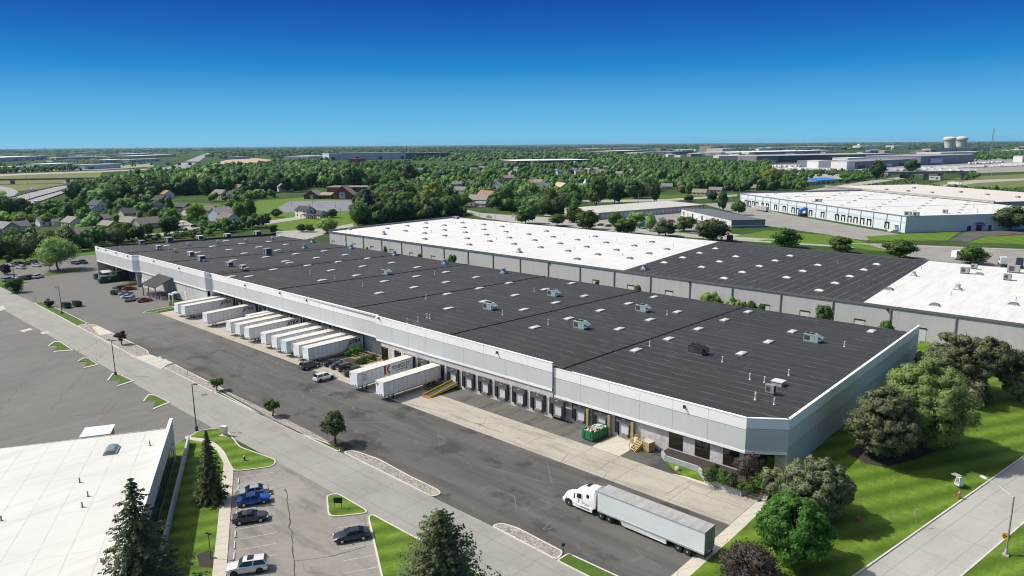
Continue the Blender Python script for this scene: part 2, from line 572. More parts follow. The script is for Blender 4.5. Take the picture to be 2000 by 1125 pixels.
def round_poly(pts, r, n=4):
 """round the corners of a polygon"""
 out = []
 k = len(pts)
 for i in range(k):
  p, a, b = Vector(pts[i]), Vector(pts[i - 1]), Vector(pts[(i + 1) % k])
  ra = min(r, (a - p).length * .45)
  rb = min(r, (b - p).length * .45)
  s, e = p + (a - p).normalized() * ra, p + (b - p).normalized() * rb
  for j in range(n + 1):
   t = j / n
   q = s.lerp(p, t).lerp(p.lerp(e, t), t)
   out.append((q.x, q.y))
 return out
def offset_poly(pts, d):
 """move every edge of a polygon inwards by d"""
 pts = ccw(list(pts))
 k = len(pts)
 out = []
 for i in range(k):
  p, a, b = Vector(pts[i]), Vector(pts[i - 1]), Vector(pts[(i + 1) % k])
  e1, e2 = (p - a), (b - p)
  if e1.length < 1e-6 or e2.length < 1e-6:
   continue
  e1.normalize(); e2.normalize()
  n1, n2 = Vector((-e1.y, e1.x)), Vector((-e2.y, e2.x))
  m = n1 + n2
  if m.length < 1e-4:
   m = n1.copy()
  m.normalize()
  q = p + m * (d / max(.35, m.dot(n1)))
  out.append((q.x, q.y))
 return out
def island(name, pts, fill, label, r=1.2, kw=.22, kh=.14, fillz=.12, kerb=True, notch=False):
 """kerbed bed: a ring of kerb with the fill inside it"""
 pts = ccw(round_poly(ccw(list(pts)), r))
 inn = offset_poly(pts, kw)
 if notch:
  cx_, cy_ = sum(p[0] for p in pts) / len(pts), sum(p[1] for p in pts) / len(pts)
  inn = [(cx_ + (p[0] - cx_) * .86, cy_ + (p[1] - cy_) * .86) for p in pts]
  b = MB()
  b.prism(pts, 0, kh, bottom=False)
  tag(b.build('kerb', M['kerb']), 'pale concrete kerb around the ' + label, 'kerb', kind='structure')
  return sheet(name, inn, kh + .01, fill, label, name.replace('_', ' '))
 if kerb:
  b = MB()
  n = len(pts)
  vs = [(*p, 0) for p in pts] + [(*p, kh) for p in pts] + [(*p, kh) for p in inn] + [(*p, 0) for p in inn]
  fs = []
  for i in range(n):
   j = (i + 1) % n
   fs += [(i, j, n + j, n + i), (n + i, n + j, 2 * n + j, 2 * n + i), (2 * n + i, 2 * n + j, 3 * n + j, 3 * n + i)]
  b.add(vs, fs)
  tag(b.build('kerb', M['kerb']), 'pale concrete kerb around the ' + label, 'kerb', kind='structure')
 return sheet(name, inn if kerb else pts, fillz, fill, label, name.replace('_', ' '))
# ------------------------------------------------------------------ ground, roads, yards
sheet('ground', [(-42000, -3000), (42000, -3000), (42000, 60000), (-42000, 60000)], -.05, M['ground'],
  'green ground stretching to the horizon')
# service street running along the yard
sheet('street', [(-420, 54.2), (-420, 63.6), (10, 63.6), (10, 54.6), (-64, 54.6), (-103, 54.5), (-125, 54.0)], .01, M['street'],
  'pale concrete service street between the two car parks', 'street')
# truck yard
sheet('truck_yard', [(-290, 63.7), (-46, 63.7), (-38.2, 63.7), (-38.2, 85.35), (-229, 85.35), (-245, 88), (-245, 104), (-322, 104), (-322, 86), (-296, 86)],
  .012, M['asphalt'], 'dark patched asphalt truck yard in front of the loading docks', 'yard')
sheet('dock_apron', [(-229, 85.35), (-38.2, 85.35), (-38.2, 93.7), (-68, 93.7), (-112, 93.7), (-112, 101), (-141, 101), (-141, 104.5), (-229, 104.5)],
  .016, M['apron'], 'stained concrete apron along the loading docks', 'apron')
sheet('dock_paving', [(-112, 93.7), (-67.6, 93.7), (-67.6, 100.5), (-112, 100.5)], .017, M['dockpad'],
  'tyre stained dark paving under the row of dock doors', 'paving')
sheet('dock_pad', [(-67.6, 93.7), (-61.9, 93.7), (-61.9, 100.5), (-67.6, 100.5)], .02, M['walk'],
  'clean pale concrete pad below the last dock door', 'paving')
sheet('dock_paving', [(-61.9, 93.7), (-51.9, 93.7), (-56.2, 98.3), (-57.2, 100.5), (-61.9, 100.5)], .018, M['asphalt'],
  'dark asphalt wedge beside the yellow steps', 'paving')
b = MB()
b.prism([(-38.2, 66.2), (-36.5, 66.2), (-36.5, 96.2), (-38.2, 93.7)], 0, .1)
tag(b.build('walkway', M['walk']), 'pale concrete walkway along the right edge of the truck yard', 'walkway', kind='structure')
b = MB()
b.prism([(-51.9, 93.72), (-49.7, 93.72), (-38.2, 93.72), (-38.2, 95.0), (-46.3, 94.5), (-49.6, 94.3)], 0, .11)
tag(b.build('walkway', M['walk']), 'narrow pale concrete walk along the planter wall', 'walkway', kind='structure')
# left-hand paved lot
sheet('car_park', [(-420, -40), (-122, -40), (-118, 54.6), (-204, 55.0), (-300, 58), (-420, 60)], .008, M['old'],
  'worn grey asphalt lot left of the street', 'car park')
# car park in the foreground (turned 28 degrees)
cp = [P2(440, 1150), P2(456, 922), P2(520, 903), (-107, 54.8), (-87.1, 54.8), (-77, 54.8), P2(726, 1010), P2(752, 1140)]
sheet('car_park', cp, .009, M['lot'], 'weathered brown grey car park in front of the white roofed building', 'car park')
sheet('truck_yard', poly((34, 575), (48, 553), (85, 545), (160, 531), (180, 522), (200, 510), (262, 540), (330, 570), (330, 600), (190, 634), (84, 591), (66, 594)), .0095, M['asphalt'], 'far end of the asphalt yard', 'yard')
# far left front parking of the warehouse
sheet('car_park', poly((-60, 560), (190, 540), (300, 520), (215, 487), (150, 486), (-60, 520)), .009, M['old'],
  'grey car park past the far end of the warehouse', 'car park')
# road on the right
ra, rb = np.array(P2(2000, 893)), np.array(P2(1672, 1125))
dv = (ra - rb) / np.linalg.norm(ra - rb)
nv = np.array([dv[1], -dv[0]])
r0, r1 = rb - dv * 70, ra + dv * 55
sheet('road', [tuple(r0), tuple(r1), tuple(r1 + nv * 7.6), tuple(r0 + nv * 7.6)], .014, M['road'], 'pale concrete road on the right', 'road')
for off, lb in ((-.22, 'near'), (7.6, 'far')):
 b = MB()
 b.prism([tuple(r0 + nv * off), tuple(r1 + nv * off), tuple(r1 + nv * (off + .22)), tuple(r0 + nv * (off + .22))], 0, .15)
 tag(b.build('kerb', M['kerb']), f'kerb on the {lb} side of the pale road', 'kerb', kind='structure')
# the big lawn: rises to the floor level of the warehouse
def lawn_z(x, y):
 u = min(1, max(0, (y - 84) / 18))
 u = u * u * (3 - 2 * u)
 rx = ra[0] + (y - ra[1]) * dv[0] / dv[1]
 w = min(1, max(0, (rx - x) / 14))
 return .1 + 1.0 * u * w * w * (3 - 2 * w)
b = MB()
NY, NX = 70, 24
ys = np.linspace(40, 200, NY)
vs, fs = [], []
for y in ys:
 x1 = float(r0[0] + (y - r0[1]) * dv[0] / dv[1]) - .22
 x0 = -36.5 if y < 96 else -41.5
 for i in range(NX):
  x = x0 + (x1 - x0) * i / (NX - 1)
  vs.append((x, y, lawn_z(x, y)))
for j in range(NY - 1):
 for i in range(NX - 1):
  q = j * NX + i
  fs.append((q, q + 1, q + NX + 1, q + NX))
b.add(vs, fs)
tag(b.build('lawn', M['lawn'], smooth=60), 'bright green mown lawn between the warehouse and the pale road', 'lawn', kind='structure')
q0, q1 = r0 + nv * 7.82, r1 + nv * 7.82
sheet('verge', [tuple(q0), tuple(q1), tuple(q1 + nv * 40), tuple(q0 + nv * 40)], .1, M['lawn'], 'grass verge beyond the pale road', 'verge')
# lawn at the near side of the street, below the truck
sheet('lawn', [(-36.5, 66.3), (-36.5, 40), (r0[0] + 8, 40), (-25, 66.3)], .09, M['lawn'], 'grass below the corner of the truck yard', 'lawn')
# kerbed islands between street and yard
island('grass_island', poly((66, 592), (84, 589), (172, 632), (150, 637)), M['turf'], 'grass island by the two green bins', 1.0)
island('gravel_bed', poly((150, 637), (172, 633), (187, 635), (223, 652), (288, 685), (292, 692), (262, 697)), M['gravel'],
  'gravel bed around the small purple tree', .8)
sheet('concrete_pad', poly((180, 640), (190, 637), (222, 652), (195, 656)), .16, M['walk'], 'bare concrete slab in the gravel island', 'paving', thick=.1)
sheet('ramp', poly((253, 694), (292, 692), (335, 707), (314, 721)), .03, M['walk'], 'pale concrete crossing ramp', 'ramp')
for k, (a, c, d, e) in enumerate((((283, 704), (313, 696), (317, 698), (288, 706)), ((295, 709), (322, 701), (327, 703), (300, 712)), ((306, 713), (333, 706), (338, 709), (313, 717)))):
 sheet('road_marking', poly(a, c, d, e), .04, M['paintline'], 'white stripes of the crossing ramp', 'road marking')
island('gravel_bed', poly((320, 719), (342, 712), (366, 725), (440, 762), (416, 766)), M['gravel'], 'gravel bed left of the sapling', .8)
island('grass_strip', poly((416, 766), (428, 765), (520, 815), (590, 848), (668, 876), (662, 884), (640, 874)), M['turf'], 'long grass strip beside the street', .6)
sheet('gravel_bed', poly((432, 763), (442, 764), (530, 806), (620, 850), (646, 866), (668, 873), (640, 868), (560, 834)), .1, M['gravel'],
  'thin gravel border on the yard side of the grass strip', 'gravel bed', thick=.1)
island('gravel_bed', poly((668, 884), (690, 880), (740, 897), (800, 930), (858, 958), (862, 966), (845, 972)), M['gravel'],
  'long white gravel bed with a rounded end', 1.0)
island('gravel_bed', poly((958, 1028), (980, 1022), (1012, 1032), (1102, 1079), (1088, 1096)), M['gravel'], 'white gravel bed in front of the truck', .8)
island('grass_strip', poly((1086, 1096), (1110, 1081), (1250, 1146), (1232, 1170)), M['turf'], 'grass strip at the bottom in front of the truck', .5)
# saw-tooth islands of the left lot
for k, pts in enumerate(([(93, 676), (106, 667), (118, 668), (144, 685), (104, 688), (111, 679)],
       [(150, 707), (163, 699), (172, 700), (193, 713), (163, 720), (172, 706)],
       [(209, 744), (219, 730), (232, 731), (262, 745), (228, 756), (236, 743)],
       [(279, 784), (290, 771), (303, 772), (333, 787), (298, 801), (305, 784)])):
 island('grass_island', poly(*pts), M['turf'], ('small notched grass island furthest along the lot', 'small notched grass island second along the lot',
   'small notched grass island with a lamp post', 'small notched grass island nearest the white roof')[k], .2, .2, notch=True)
for pts in ([(38, 646), (58, 641), (65, 643), (45, 649)], [(78, 650), (93, 647), (97, 649), (83, 653)], [(-10, 605), (5, 597), (12, 603), (-10, 612)]):
 sheet('concrete_pad', poly(*pts), .03, M['walk'], 'bright concrete patch in the grey lot', 'paving')
# lawn and paths around the white-roofed building
gA = [P2(365, 856), P2(385, 843), P2(412, 838), P2(440, 836), (-113, 53.2), P2(541, 899), P2(535, 912), P2(505, 916), P2(456, 922), P2(446, 905), P2(436, 884), P2(420, 868), P2(395, 858)]
island('lawn', gA, M['lawn'], 'lawn with the hydrant at the street corner', 1.2)
sheet('lawn', [P2(330, 880), P2(362, 857), P2(395, 863), P2(424, 880), P2(437, 905), P2(432, 960), P2(412, 1150), P2(240, 1150)], .06, M['lawn'],
  'shaded lawn strip beside the white roofed building', 'lawn')
sheet('sidewalk', [P2(362, 852), P2(395, 857), P2(420, 867), P2(437, 884), P2(447, 905), P2(456, 922), P2(440, 1150), P2(412, 1150), P2(432, 960), P2(437, 906), P2(424, 881), P2(394, 864), P2(362, 858)],
  .11, M['walk'], 'curving pale sidewalk between lawn and car park', 'sidewalk', thick=.1)
island('grass_island', poly((637, 968), (660, 964), (718, 998), (715, 1004), (650, 1011), (640, 1005)), M['lawn'], 'grass island with the black sign', 1.0)
island('lawn', [P2(718, 1010), P2(728, 1005), P2(800, 1044), P2(900, 1096), P2(980, 1150), P2(752, 1160)], M['lawn'], 'lawn below the street with the big evergreen', .8)
sheet('mulch_ring', poly((388, 960), (400, 955), (432, 960), (430, 985), (415, 990), (385, 975)), .08, M['mulch'], 'dark mulch under the slim spruce', 'mulch')
sheet('mulch_ring', poly((384, 1085), (405, 1077), (416, 1078), (416, 1110), (390, 1108)), .08, M['mulch'], 'dark mulch around the low lamp', 'mulch')
sheet('mulch_ring', poly((640, 866), (660, 858), (690, 872), (668, 882)), .16, M['mulch'], 'mulch around the largest street tree', 'mulch')
# stall lines of the foreground car park
pv = np.array(P2(456, 1000)) - np.array(P2(450, 1060))
dirA = (np.array(P2(456, 920)) - np.array(P2(440, 1125)))
dirA = dirA / np.linalg.norm(dirA)                # along the west kerb
dirB = np.array([dirA[1], -dirA[0]])
if dirB[1] < 0:
 dirB = -dirB                                  # into the lot
o0 = np.array(P2(457, 926))
lw = MB()
for k in range(0, 16):
 s = o0 - dirA * (1.5 + 2.75 * k) + dirB * 1.0
 e = s + dirB * 4.9
 w = dirA * .06
 lw.add([(*(s - w), .02), (*(e - w), .02), (*(e + w), .02), (*(s + w), .02)], [(0, 1, 2, 3)])
eB = np.array(P2(738, 1060))
for k in range(-3, 9):
 s = eB + dirA * 2.75 * k - dirB * .2
 s = s - dirB * 0.0
 e = s - dirB * 4.6
 w = dirA * .06
 if k < 3:
  lw.add([(*(s - w), .02), (*(e - w), .02), (*(e + w), .02), (*(s + w), .02)], [(0, 1, 2, 3)])
tag(lw.build('stall_lines', M['paintline']), 'faded white parking stall lines', 'road marking', kind='structure')
for k in range(0, 15):
 s = o0 - dirA * (2.9 + 2.75 * k) + dirB * .75
 b = MB()
 b.extr([(-.09, 0), (-.07, .13), (.07, .13), (.09, 0)], -.85, .85, axis='y')
 o = b.build('wheel_stop', M['kerb'], loc=(s[0], s[1], .02))
 o.rotation_euler = (0, 0, math.atan2(dirA[1], dirA[0]) - R(90))
 tag(o, 'pale concrete wheel stop along the sidewalk', 'wheel stop', 'wheel stops in front of the sidewalk')
# ------------------------------------------------------------------ middle distance surfaces
sheet('road', poly((-80, 482), (50, 467), (130, 465), (215, 462), (290, 457), (400, 447), (520, 432), (660, 412), (660, 417), (520, 438), (400, 452), (290, 463), (215, 468), (130, 472), (50, 475), (-80, 492)),
  .02, M['farroad'], 'pale road behind the hedge at the far end', 'road')
sheet('side_street', poly((330, 424), (346, 424), (380, 440), (402, 449), (370, 455), (348, 440)), .03, M['farroad'], 'pale residential side street', 'street')
sheet('grass_bank', poly((-60, 520), (60, 510), (190, 497), (190, 484), (60, 500), (-60, 508)), .02, M['turf'], 'grass bank in front of the hedge', 'grass')
sheet('grass_bank', poly((0, 545), (40, 541), (160, 524), (155, 530), (80, 541), (0, 560)), .03, M['turf'], 'grass strip with the big tree', 'grass')
sheet('lawn', poly((470, 400), (500, 392), (560, 388), (600, 385), (690, 384), (700, 400), (690, 430), (700, 445), (560, 452), (520, 440), (500, 420)), .015, M['lawn'], 'bright lawn around the brick church', 'lawn')
sheet('lawn', poly((330, 395), (470, 398), (480, 412), (390, 415), (340, 405)), .015, M['turf'], 'back lawn behind the houses', 'lawn')
sheet('car_park', poly((544, 405), (566, 393), (690, 391), (692, 412), (600, 414), (550, 415)), .03, paint((.20, .20, .23), .9, 0, .25, .1), 'grey church car park', 'car park')
sheet('driveway', poly((540, 452), (640, 446), (690, 436), (690, 444), (640, 456), (590, 470), (530, 466)), .02, M['farroad'], 'pale driveway at the back of the warehouse', 'driveway')
sheet('road', poly((880, 405), (905, 408), (940, 416), (1010, 421), (1100, 426), (1200, 433), (1350, 448), (1500, 464), (1660, 474), (2040, 488), (2040, 500), (1660, 484), (1500, 474), (1350, 464), (1200, 452), (1100, 442), (1000, 434), (940, 425)),
  .02, M['farroad'], 'access road behind the white roofed warehouse', 'road')
sheet('side_street', poly((868, 384), (884, 384), (900, 405), (925, 415), (905, 418), (885, 404)), .025, M['farroad'], 'side street entering the neighbourhood', 'street')
sheet('lawn', poly((1020, 418), (1100, 424), (1190, 440), (1310, 448), (1400, 462), (1500, 462), (1560, 470), (1540, 452), (1500, 450), (1430, 462), (1340, 456), (1160, 434), (1090, 420)), .03, M['lawn'], 'grass verge in front of the storage units', 'lawn')
sheet('lawn', poly((1430, 462), (1520, 452), (1650, 462), (1700, 476), (1600, 474), (1500, 466)), .032, M['lawn'], 'grass verge beside the grey storage shed', 'lawn')
sheet('lawn', poly((1480, 470), (1650, 480), (1700, 490), (1790, 490), (2030, 500), (2030, 490), (1700, 478), (1500, 468)), .034, M['lawn'], 'grass strip along the access road', 'lawn')
sheet('yard', poly((1160, 432), (1268, 416), (1330, 411), (1372, 405), (1400, 440), (1432, 458), (1400, 462), (1330, 452), (1230, 440)), .035, M['yard'], 'tan paved yard between the storage units', 'yard')
sheet('yard', poly((1372, 398), (1440, 395), (1530, 418), (1765, 459), (1690, 470), (1640, 462), (1530, 446), (1490, 440), (1450, 420)), .036, M['yard'], 'tan truck court of the pale blue warehouse', 'yard')
sheet('car_park', poly((1690, 476), (1780, 480), (2040, 492), (2060, 560), (1900, 545), (1790, 505)), .037, M['yard'], 'tan trailer park behind the warehouse', 'car park')
sheet('lawn', poly((1690, 462), (1780, 456), (1880, 450), (1850, 470), (1700, 470)), .038, M['lawn'], 'lawn in front of the pale blue warehouse', 'lawn')
sheet('driveway', poly((1852, 470), (1890, 452), (2030, 448), (2030, 456), (1920, 462), (1890, 473)), .04, M['asphalt'], 'dark driveway loop at the pale blue warehouse', 'driveway')
sheet('lawn', poly((1890, 474), (1925, 462), (2040, 458), (2040, 478)), .041, M['lawn'], 'lawn inside the driveway loop', 'lawn')
sheet('lawn', poly((1140, 392), (1200, 386), (1290, 381), (1440, 376), (1440, 384), (1320, 392), (1150, 396)), .02, M['turf'], 'grass by the houses behind the storage units', 'lawn')
sheet('road', poly((1130, 391), (1300, 389), (1440, 380), (1440, 383), (1300, 393), (1130, 396)), .03, M['farroad'], 'pale lane behind the storage units', 'road')
sheet('road', poly((1450, 382), (1560, 374), (1690, 354), (1780, 343), (1785, 346), (1700, 359), (1570, 379), (1460, 386)), .03, M['farroad'], 'pale road climbing to the bridge', 'road')
sheet('meadow', poly((1780, 366), (1880, 346), (2040, 338), (2040, 362), (1900, 372)), .02, M['field'], 'green slope by the bridge', 'meadow')
sheet('road', poly((1770, 372), (1900, 352), (2040, 347), (2040, 350), (1910, 357), (1800, 374)), .03, M['farroad'], 'dirt track on the slope', 'road')
sheet('truck_park', poly((1390, 326), (1600, 318), (1800, 312), (2040, 308), (2040, 334), (1800, 341), (1600, 338), (1400, 334)), .02, M['yard'], 'truck park around the logistics sheds', 'yard')
sheet('truck_park', poly((1300, 318), (1480, 310), (1700, 303), (1990, 297), (1990, 306), (1700, 312), (1480, 320), (1300, 326)), .025, M['farroad'], 'paved ground among the distant industry', 'yard')
sheet('truck_park', poly((1420, 340), (1560, 338), (1700, 343), (1650, 350), (1500, 349)), .02, M['farroad'], 'pale track through the scrub', 'yard')
# left highway junction
sheet('meadow', poly((-60, 343), (60, 340), (200, 336), (190, 352), (150, 358), (60, 371), (-60, 382)), .02, M['field'], 'yellow green meadow beside the highway', 'meadow')
sheet('highway', poly((20, 386), (60, 375), (110, 364), (150, 357), (158, 361), (142, 370), (110, 382), (70, 398), (40, 412), (10, 420), (-40, 440), (-40, 405)), .03, M['highway'],
  'pale multi lane highway on the left', 'highway')
for pts, w in (([(30, 399), (70, 386), (110, 375), (150, 362)], 1.2), ([(48, 405), (80, 394), (120, 380), (146, 370)], .7), ([(22, 386), (60, 375.5), (110, 364.5), (150, 357.5)], .8)):
 b = MB()
 pp = [P2(*q) for q in pts]
 for q, r in zip(pp[:-1], pp[1:]):
  d = Vector((r[0] - q[0], r[1] - q[1]))
  b.cbox(((q[0] + r[0]) / 2, (q[1] + r[1]) / 2, .45), (d.length + .3, w, .9), 0, math.atan2(d.y, d.x))
 tag(b.build('median_barrier', paint((.07, .07, .08), .8)), {1.2: 'dark median barrier in the middle of the highway', .7: 'dark barrier on the near side of the highway', .8: 'dark barrier on the far side of the highway'}[w], 'barrier')
sheet('slip_road', poly((-40, 365), (0, 363), (25, 368), (36, 375), (28, 382), (0, 388), (14, 378), (10, 373), (-20, 369), (-40, 370)), .04, M['highway'], 'curving slip road', 'road')
sheet('slip_road', poly((-40, 346), (60, 341), (200, 336), (300, 331), (360, 323), (300, 329), (200, 333.5), (60, 338), (-40, 342)), .04, M['farroad'], 'pale frontage road', 'road')
sheet('highway', poly((300, 331), (340, 323), (370, 312), (392, 303), (405, 299), (410, 299), (404, 304), (390, 314), (372, 325), (360, 333)), .05, M['highway'], 'far stretch of highway running to the horizon', 'highway')
sheet('gravel_mound', poly((408, 322), (440, 313), (470, 310), (500, 309), (530, 312), (520, 321), (460, 326)), .05, paint((.45, .36, .26), .95, 0, .35, .05), 'bare tan earth at the construction site', 'earth')
def crackline(pts, w, mat, z, label, wob=.25):
 """sealed crack: a thin wandering ribbon on the paving"""
 p = [Vector(P2(*q)) for q in pts]
 q = []
 for a, c in zip(p[:-1], p[1:]):
  n = max(2, int((c - a).length / 1.2))
  for i in range(n):
   d = (c - a).normalized()
   q.append(a.lerp(c, i / n) + Vector((-d.y, d.x)) * float(RNG.normal()) * wob * .5)
 q.append(p[-1])
 b = MB()
 for a, c in zip(q[:-1], q[1:]):
  d = (c - a).normalized()
  k = Vector((-d.y, d.x)) * w * .5 * float(RNG.uniform(.5, 1.3))
  b.add([(*(a - k), z), (*(c - k), z), (*(c + k), z), (*(a + k), z)], [(0, 1, 2, 3)])
 return tag(b.build('crack', mat), label, 'crack', kind='structure')
ck = paint((.07, .065, .06), .9)
for pts, w in (([(556, 955), (563, 985), (566, 1020), (571, 1060), (573, 1090), (578, 1150)], .16), ([(574, 1096), (620, 1092), (668, 1080), (715, 1068)], .1), ([(640, 1050), (652, 1043), (672, 1036)], .07)):
 crackline(pts, w, ck, .021, 'dark crack in the foreground car park')
for pts, w in (([(800, 790), (870, 805), (920, 825), (985, 847)], .12), ([(1150, 870), (1210, 893), (1162, 920)], .08), ([(1385, 925), (1330, 948), (1300, 965)], .07)):
 crackline(pts, w, ck, .024, 'dark crack in the dock apron')
cl = paint((.135, .13, .12), .9)
for pts, w in (([(1050, 976), (1080, 990), (1108, 1000)], .25), ([(1055, 1010), (1075, 1022), (1060, 1035), (1080, 1030)], .2), ([(760, 760), (800, 752), (790, 765), (830, 758)], .3), ([(470, 716), (520, 700), (560, 716)], .3), ([(600, 760), (680, 790), (720, 815)], .3), ([(1240, 1075), (1275, 1100), (1290, 1110)], .2)):
 crackline(pts, w, cl, .018, 'pale scuffed crack in the truck yard', .9)
for pts, w in (([(0, 700), (90, 655)], .2), ([(30, 760), (150, 690), (210, 655)], .2), ([(100, 800), (170, 720), (205, 690)], .2), ([(0, 800), (60, 730), (140, 670)], .2), ([(20, 838), (120, 815), (250, 805), (330, 800)], .25), ([(200, 800), (235, 765)], .15)):
 crackline(pts, w * .6, paint((.095, .09, .083), .9), .012, 'dark seam in the grey lot', .5)
sheet('truck_park', poly((-60, 339), (60, 334), (200, 331.5), (300, 325), (300, 319), (240, 323), (100, 331), (-60, 334)), .03, M['yard'], 'tan ground around the far left sheds', 'yard')
# ------------------------------------------------------------------ the long black-roofed warehouse
XR, XL, YB = -37.8, -318.5, 177.0
wh = thing('warehouse', 'very long warehouse with black roof, white and grey fascia and loading docks', 'warehouse', (-180, 138, 0))
OFF = Vector((-180, 138, 0))
class WB(MB):
 """builder that takes world coordinates and stores them relative to the warehouse"""
 def build(s, name, mats, parent=None, smooth=None):
  s.v = [(p[0] - OFF.x, p[1] - OFF.y, p[2] - OFF.z) for p in s.v]
  return MB.build(s, name, mats, parent or wh, smooth)
zt = lambda px, py, y: at_y(px, py, y)[2]
xt = lambda px, py, y: at_y(px, py, y)[0]
# fascia runs: (x0, x1, y, z top left, z top right, z bottom)
yR, yM, y1, y2, y3 = 99.5, 99.1, 99.9, 98.4, 96.9
zR = zt(1270, 767, yR)
zMa, zMb = zt(750, 621, yM), zt(1078, 708.5, yM)
z1 = .5 * (zt(412, 533.4, y1) + zt(728, 614.5, y1))
z2 = .5 * (zt(270.7, 498.2, y2) + zt(398.7, 532.2, y2))
z3 = .5 * (zt(188.5, 481.6, y3) + zt(255.6, 499.7, y3))
xM1, xM0 = xt(1078.5, 708.5, yM), xt(733, 616, yM)
x10, x21 = xt(410, 533, y1), xt(398.7, 532.2, y2)
x20, x31 = xt(270.7, 498.2, y2), xt(256.5, 499.7, y3)
bR, bM, b1, b2, b3 = 4.25, 5.5, 5.75, 5.85, 5.7
runs = [
 # p0, p1, ztop0, ztop1, zbottom, white band height, lit
 ((XR, YB + 1.6), (XR, 103.2), zR, zR, 0, 1.75), ((XR, 103.2), (-42.9, yR), zR, zR, bR, 1.75),
 ((-42.9, yR), (xM1, yR), zR, zR, bR, 1.95), ((xM1, yM), (xM0, yM), zMb, zMa, bM, 1.95), ((xM0, y1), (x10, y1), z1, z1, b1, 1.95),
 ((x10, y1), (x21, y2), z1, z2, b2, 1.95), ((x21, y2), (x20, y2), z2, z2, b2, 1.95), ((x20, y2), (x31, y3), z2, z3, b3, 1.95),
 ((x31, y3), (XL, y3), z3, z3, b3, 1.95)]
for p0, p1, za, zb, bot, band in runs:
 d = Vector((p1[0] - p0[0], p1[1] - p0[1]))
 L = d.length
 d.normalize()
 nn = Vector((d.y, -d.x))          # inward (the run goes right to left, outside is on the left)
 if nn.y < 0 and abs(nn.y) > .5:
  nn = -nn
 if bot == 0:
  nn = Vector((-1, 0))
 B = WB()
 q = [Vector(p0), Vector(p1)]
 def strip(z0a, z0b, z1a, z1b, out, depth, m):
  a, c = q[0] - nn * out, q[1] - nn * out
  e, f = q[1] + nn * depth, q[0] + nn * depth
  B.add([(*a, z0a), (*c, z0b), (*e, z0b), (*f, z0a), (*a, z1a), (*c, z1b), (*e, z1b), (*f, z1a)],
    [(0, 3, 2, 1), (4, 5, 6, 7), (0, 1, 5, 4), (1, 2, 6, 5), (2, 3, 7, 6), (3, 0, 4, 7)], m)
 zb_ = bot if bot else 3.6
 if bot == 0:
  strip(0, 0, za - 4.6, zb - 4.6, 0, .3, 3)
  strip(za - 4.6, zb - 4.6, za - band, zb - band, .004, .3, 1)
 else:
  strip(bot, bot, za - band, zb - band, 0, .3, 1)
  strip(bot - .02, bot - .02, bot + .42, bot + .42, .05, .26, 0)
  strip(za - band - .03, zb - band - .03, za - band + .05, zb - band + .05, .015, .2, 2)
 strip(za - band, zb - band, za - .12, zb - .12, .01, .3, 0)
 strip(za - .12, zb - .12, za, zb, .06, .42, 0)
 strip(za - .3, zb - .3, za + .02, zb + .02, -.425, .5, 4)
 # panel joints
 k = max(1, int(round(L / 6.2)))
 for i in range(1, k):
  t = i / k
  c = q[0].lerp(q[1], t)
  a, e = c - d * .02 - nn * .013, c + d * .02 - nn * .013
  zz = za + (zb - za) * t
  B.add([(*a, (bot or 5) + .1), (*e, (bot or 5) + .1), (*e, zz - .14), (*a, zz - .14)], [(0, 1, 2, 3)], 2)
 B.build('fascia', [M['fascia_w'], M['fascia_g'], paint((.25, .26, .27), .7), M['agg2'], M['dark']])
# main walls
B = WB()
B.box(x10 + .5, xM0 + 2.0, 103.0, 103.3, 0, 6)               # recessed dock wall
B.box(xM0 + 1.6, xM1, 99.28, 99.6, 0, 6.5)
B.box(xM1, -43.3, 100.15, 100.45, 0, 6)
B.box(xM0 + 1.6, xM0 + 1.9, 99.6, 103.0, 0, 6)
B.box(x21, x10 + .8, 99.6, 103.3, 0, 6)
B.box(x20, x21, 98.65, 98.95, 0, 6.2)
B.box(x20 + .2, x20 + .5, 98.95, 102.4, 0, 6)
B.box(XL + .2, x31 + 1, 102.4, 102.7, 0, 6)
B.box(x31 + .7, x31 + 1, 97.5, 102.4, 0, 6)
B.add([(-43.3, 100.2, 0), (-39.1, 103.6, 0), (-39.1, 103.6, 5), (-43.3, 100.2, 5)], [(0, 1, 2, 3)])
B.add([(-39.1, 103.6, 0), (-38.1, 103.6, 0), (-38.1, 103.6, 5), (-39.1, 103.6, 5)], [(0, 1, 2, 3)])
B.box(XL, XL + .3, y3, YB, 0, 8.9)
B.box(XL, XR - .3, YB - .3, YB, 0, 8.3)
B.build('wall', M['agg'])
def roof_front(x):
 xs = [XL, x31, x20, x21, x10, xM0, -105, -66, XR]
 zs = [z3 - .5, z3 - .5, z2 - .5, z2 - .5, z1 - .5, zMa - .45, zMa - .8, zR - .25, zR - .3]
 return float(np.interp(x, xs, zs))
def roof_z(x, y):
 t = min(1, max(0, (y - 99.7) / (YB - 99.7)))
 return roof_front(x) * (1 - t) + 8.5 * t
def on_roof(px, py):
 z = 9.3
 for _ in range(8):
  p = at(px, py, z)
  z = roof_z(p[0], p[1])
 return (p[0], p[1], z)
B = WB()
xs = [XL + .3, x31 - 1, x20, x21 - 1, x10, xM0, -128, -112, -105, -95, xM1, -72, -66, -58, -43.2, XR - .3]
ny = 9
vs = []
for x in xs:
 yf = 97.3 if x < x31 else 98.8 if x < x21 else 100.2 if x < xM0 else 99.6
 if x > -43:
  yf = 103.6
 for j in range(ny):
  y = yf + (YB - yf) * j / (ny - 1)
  vs.append((x, y, roof_z(x, y)))
fs = []
for i in range(len(xs) - 1):
 for j in range(ny - 1):
  q = i * ny + j
  fs.append((q, q + ny, q + ny + 1, q + 1))
B.add(vs, fs)
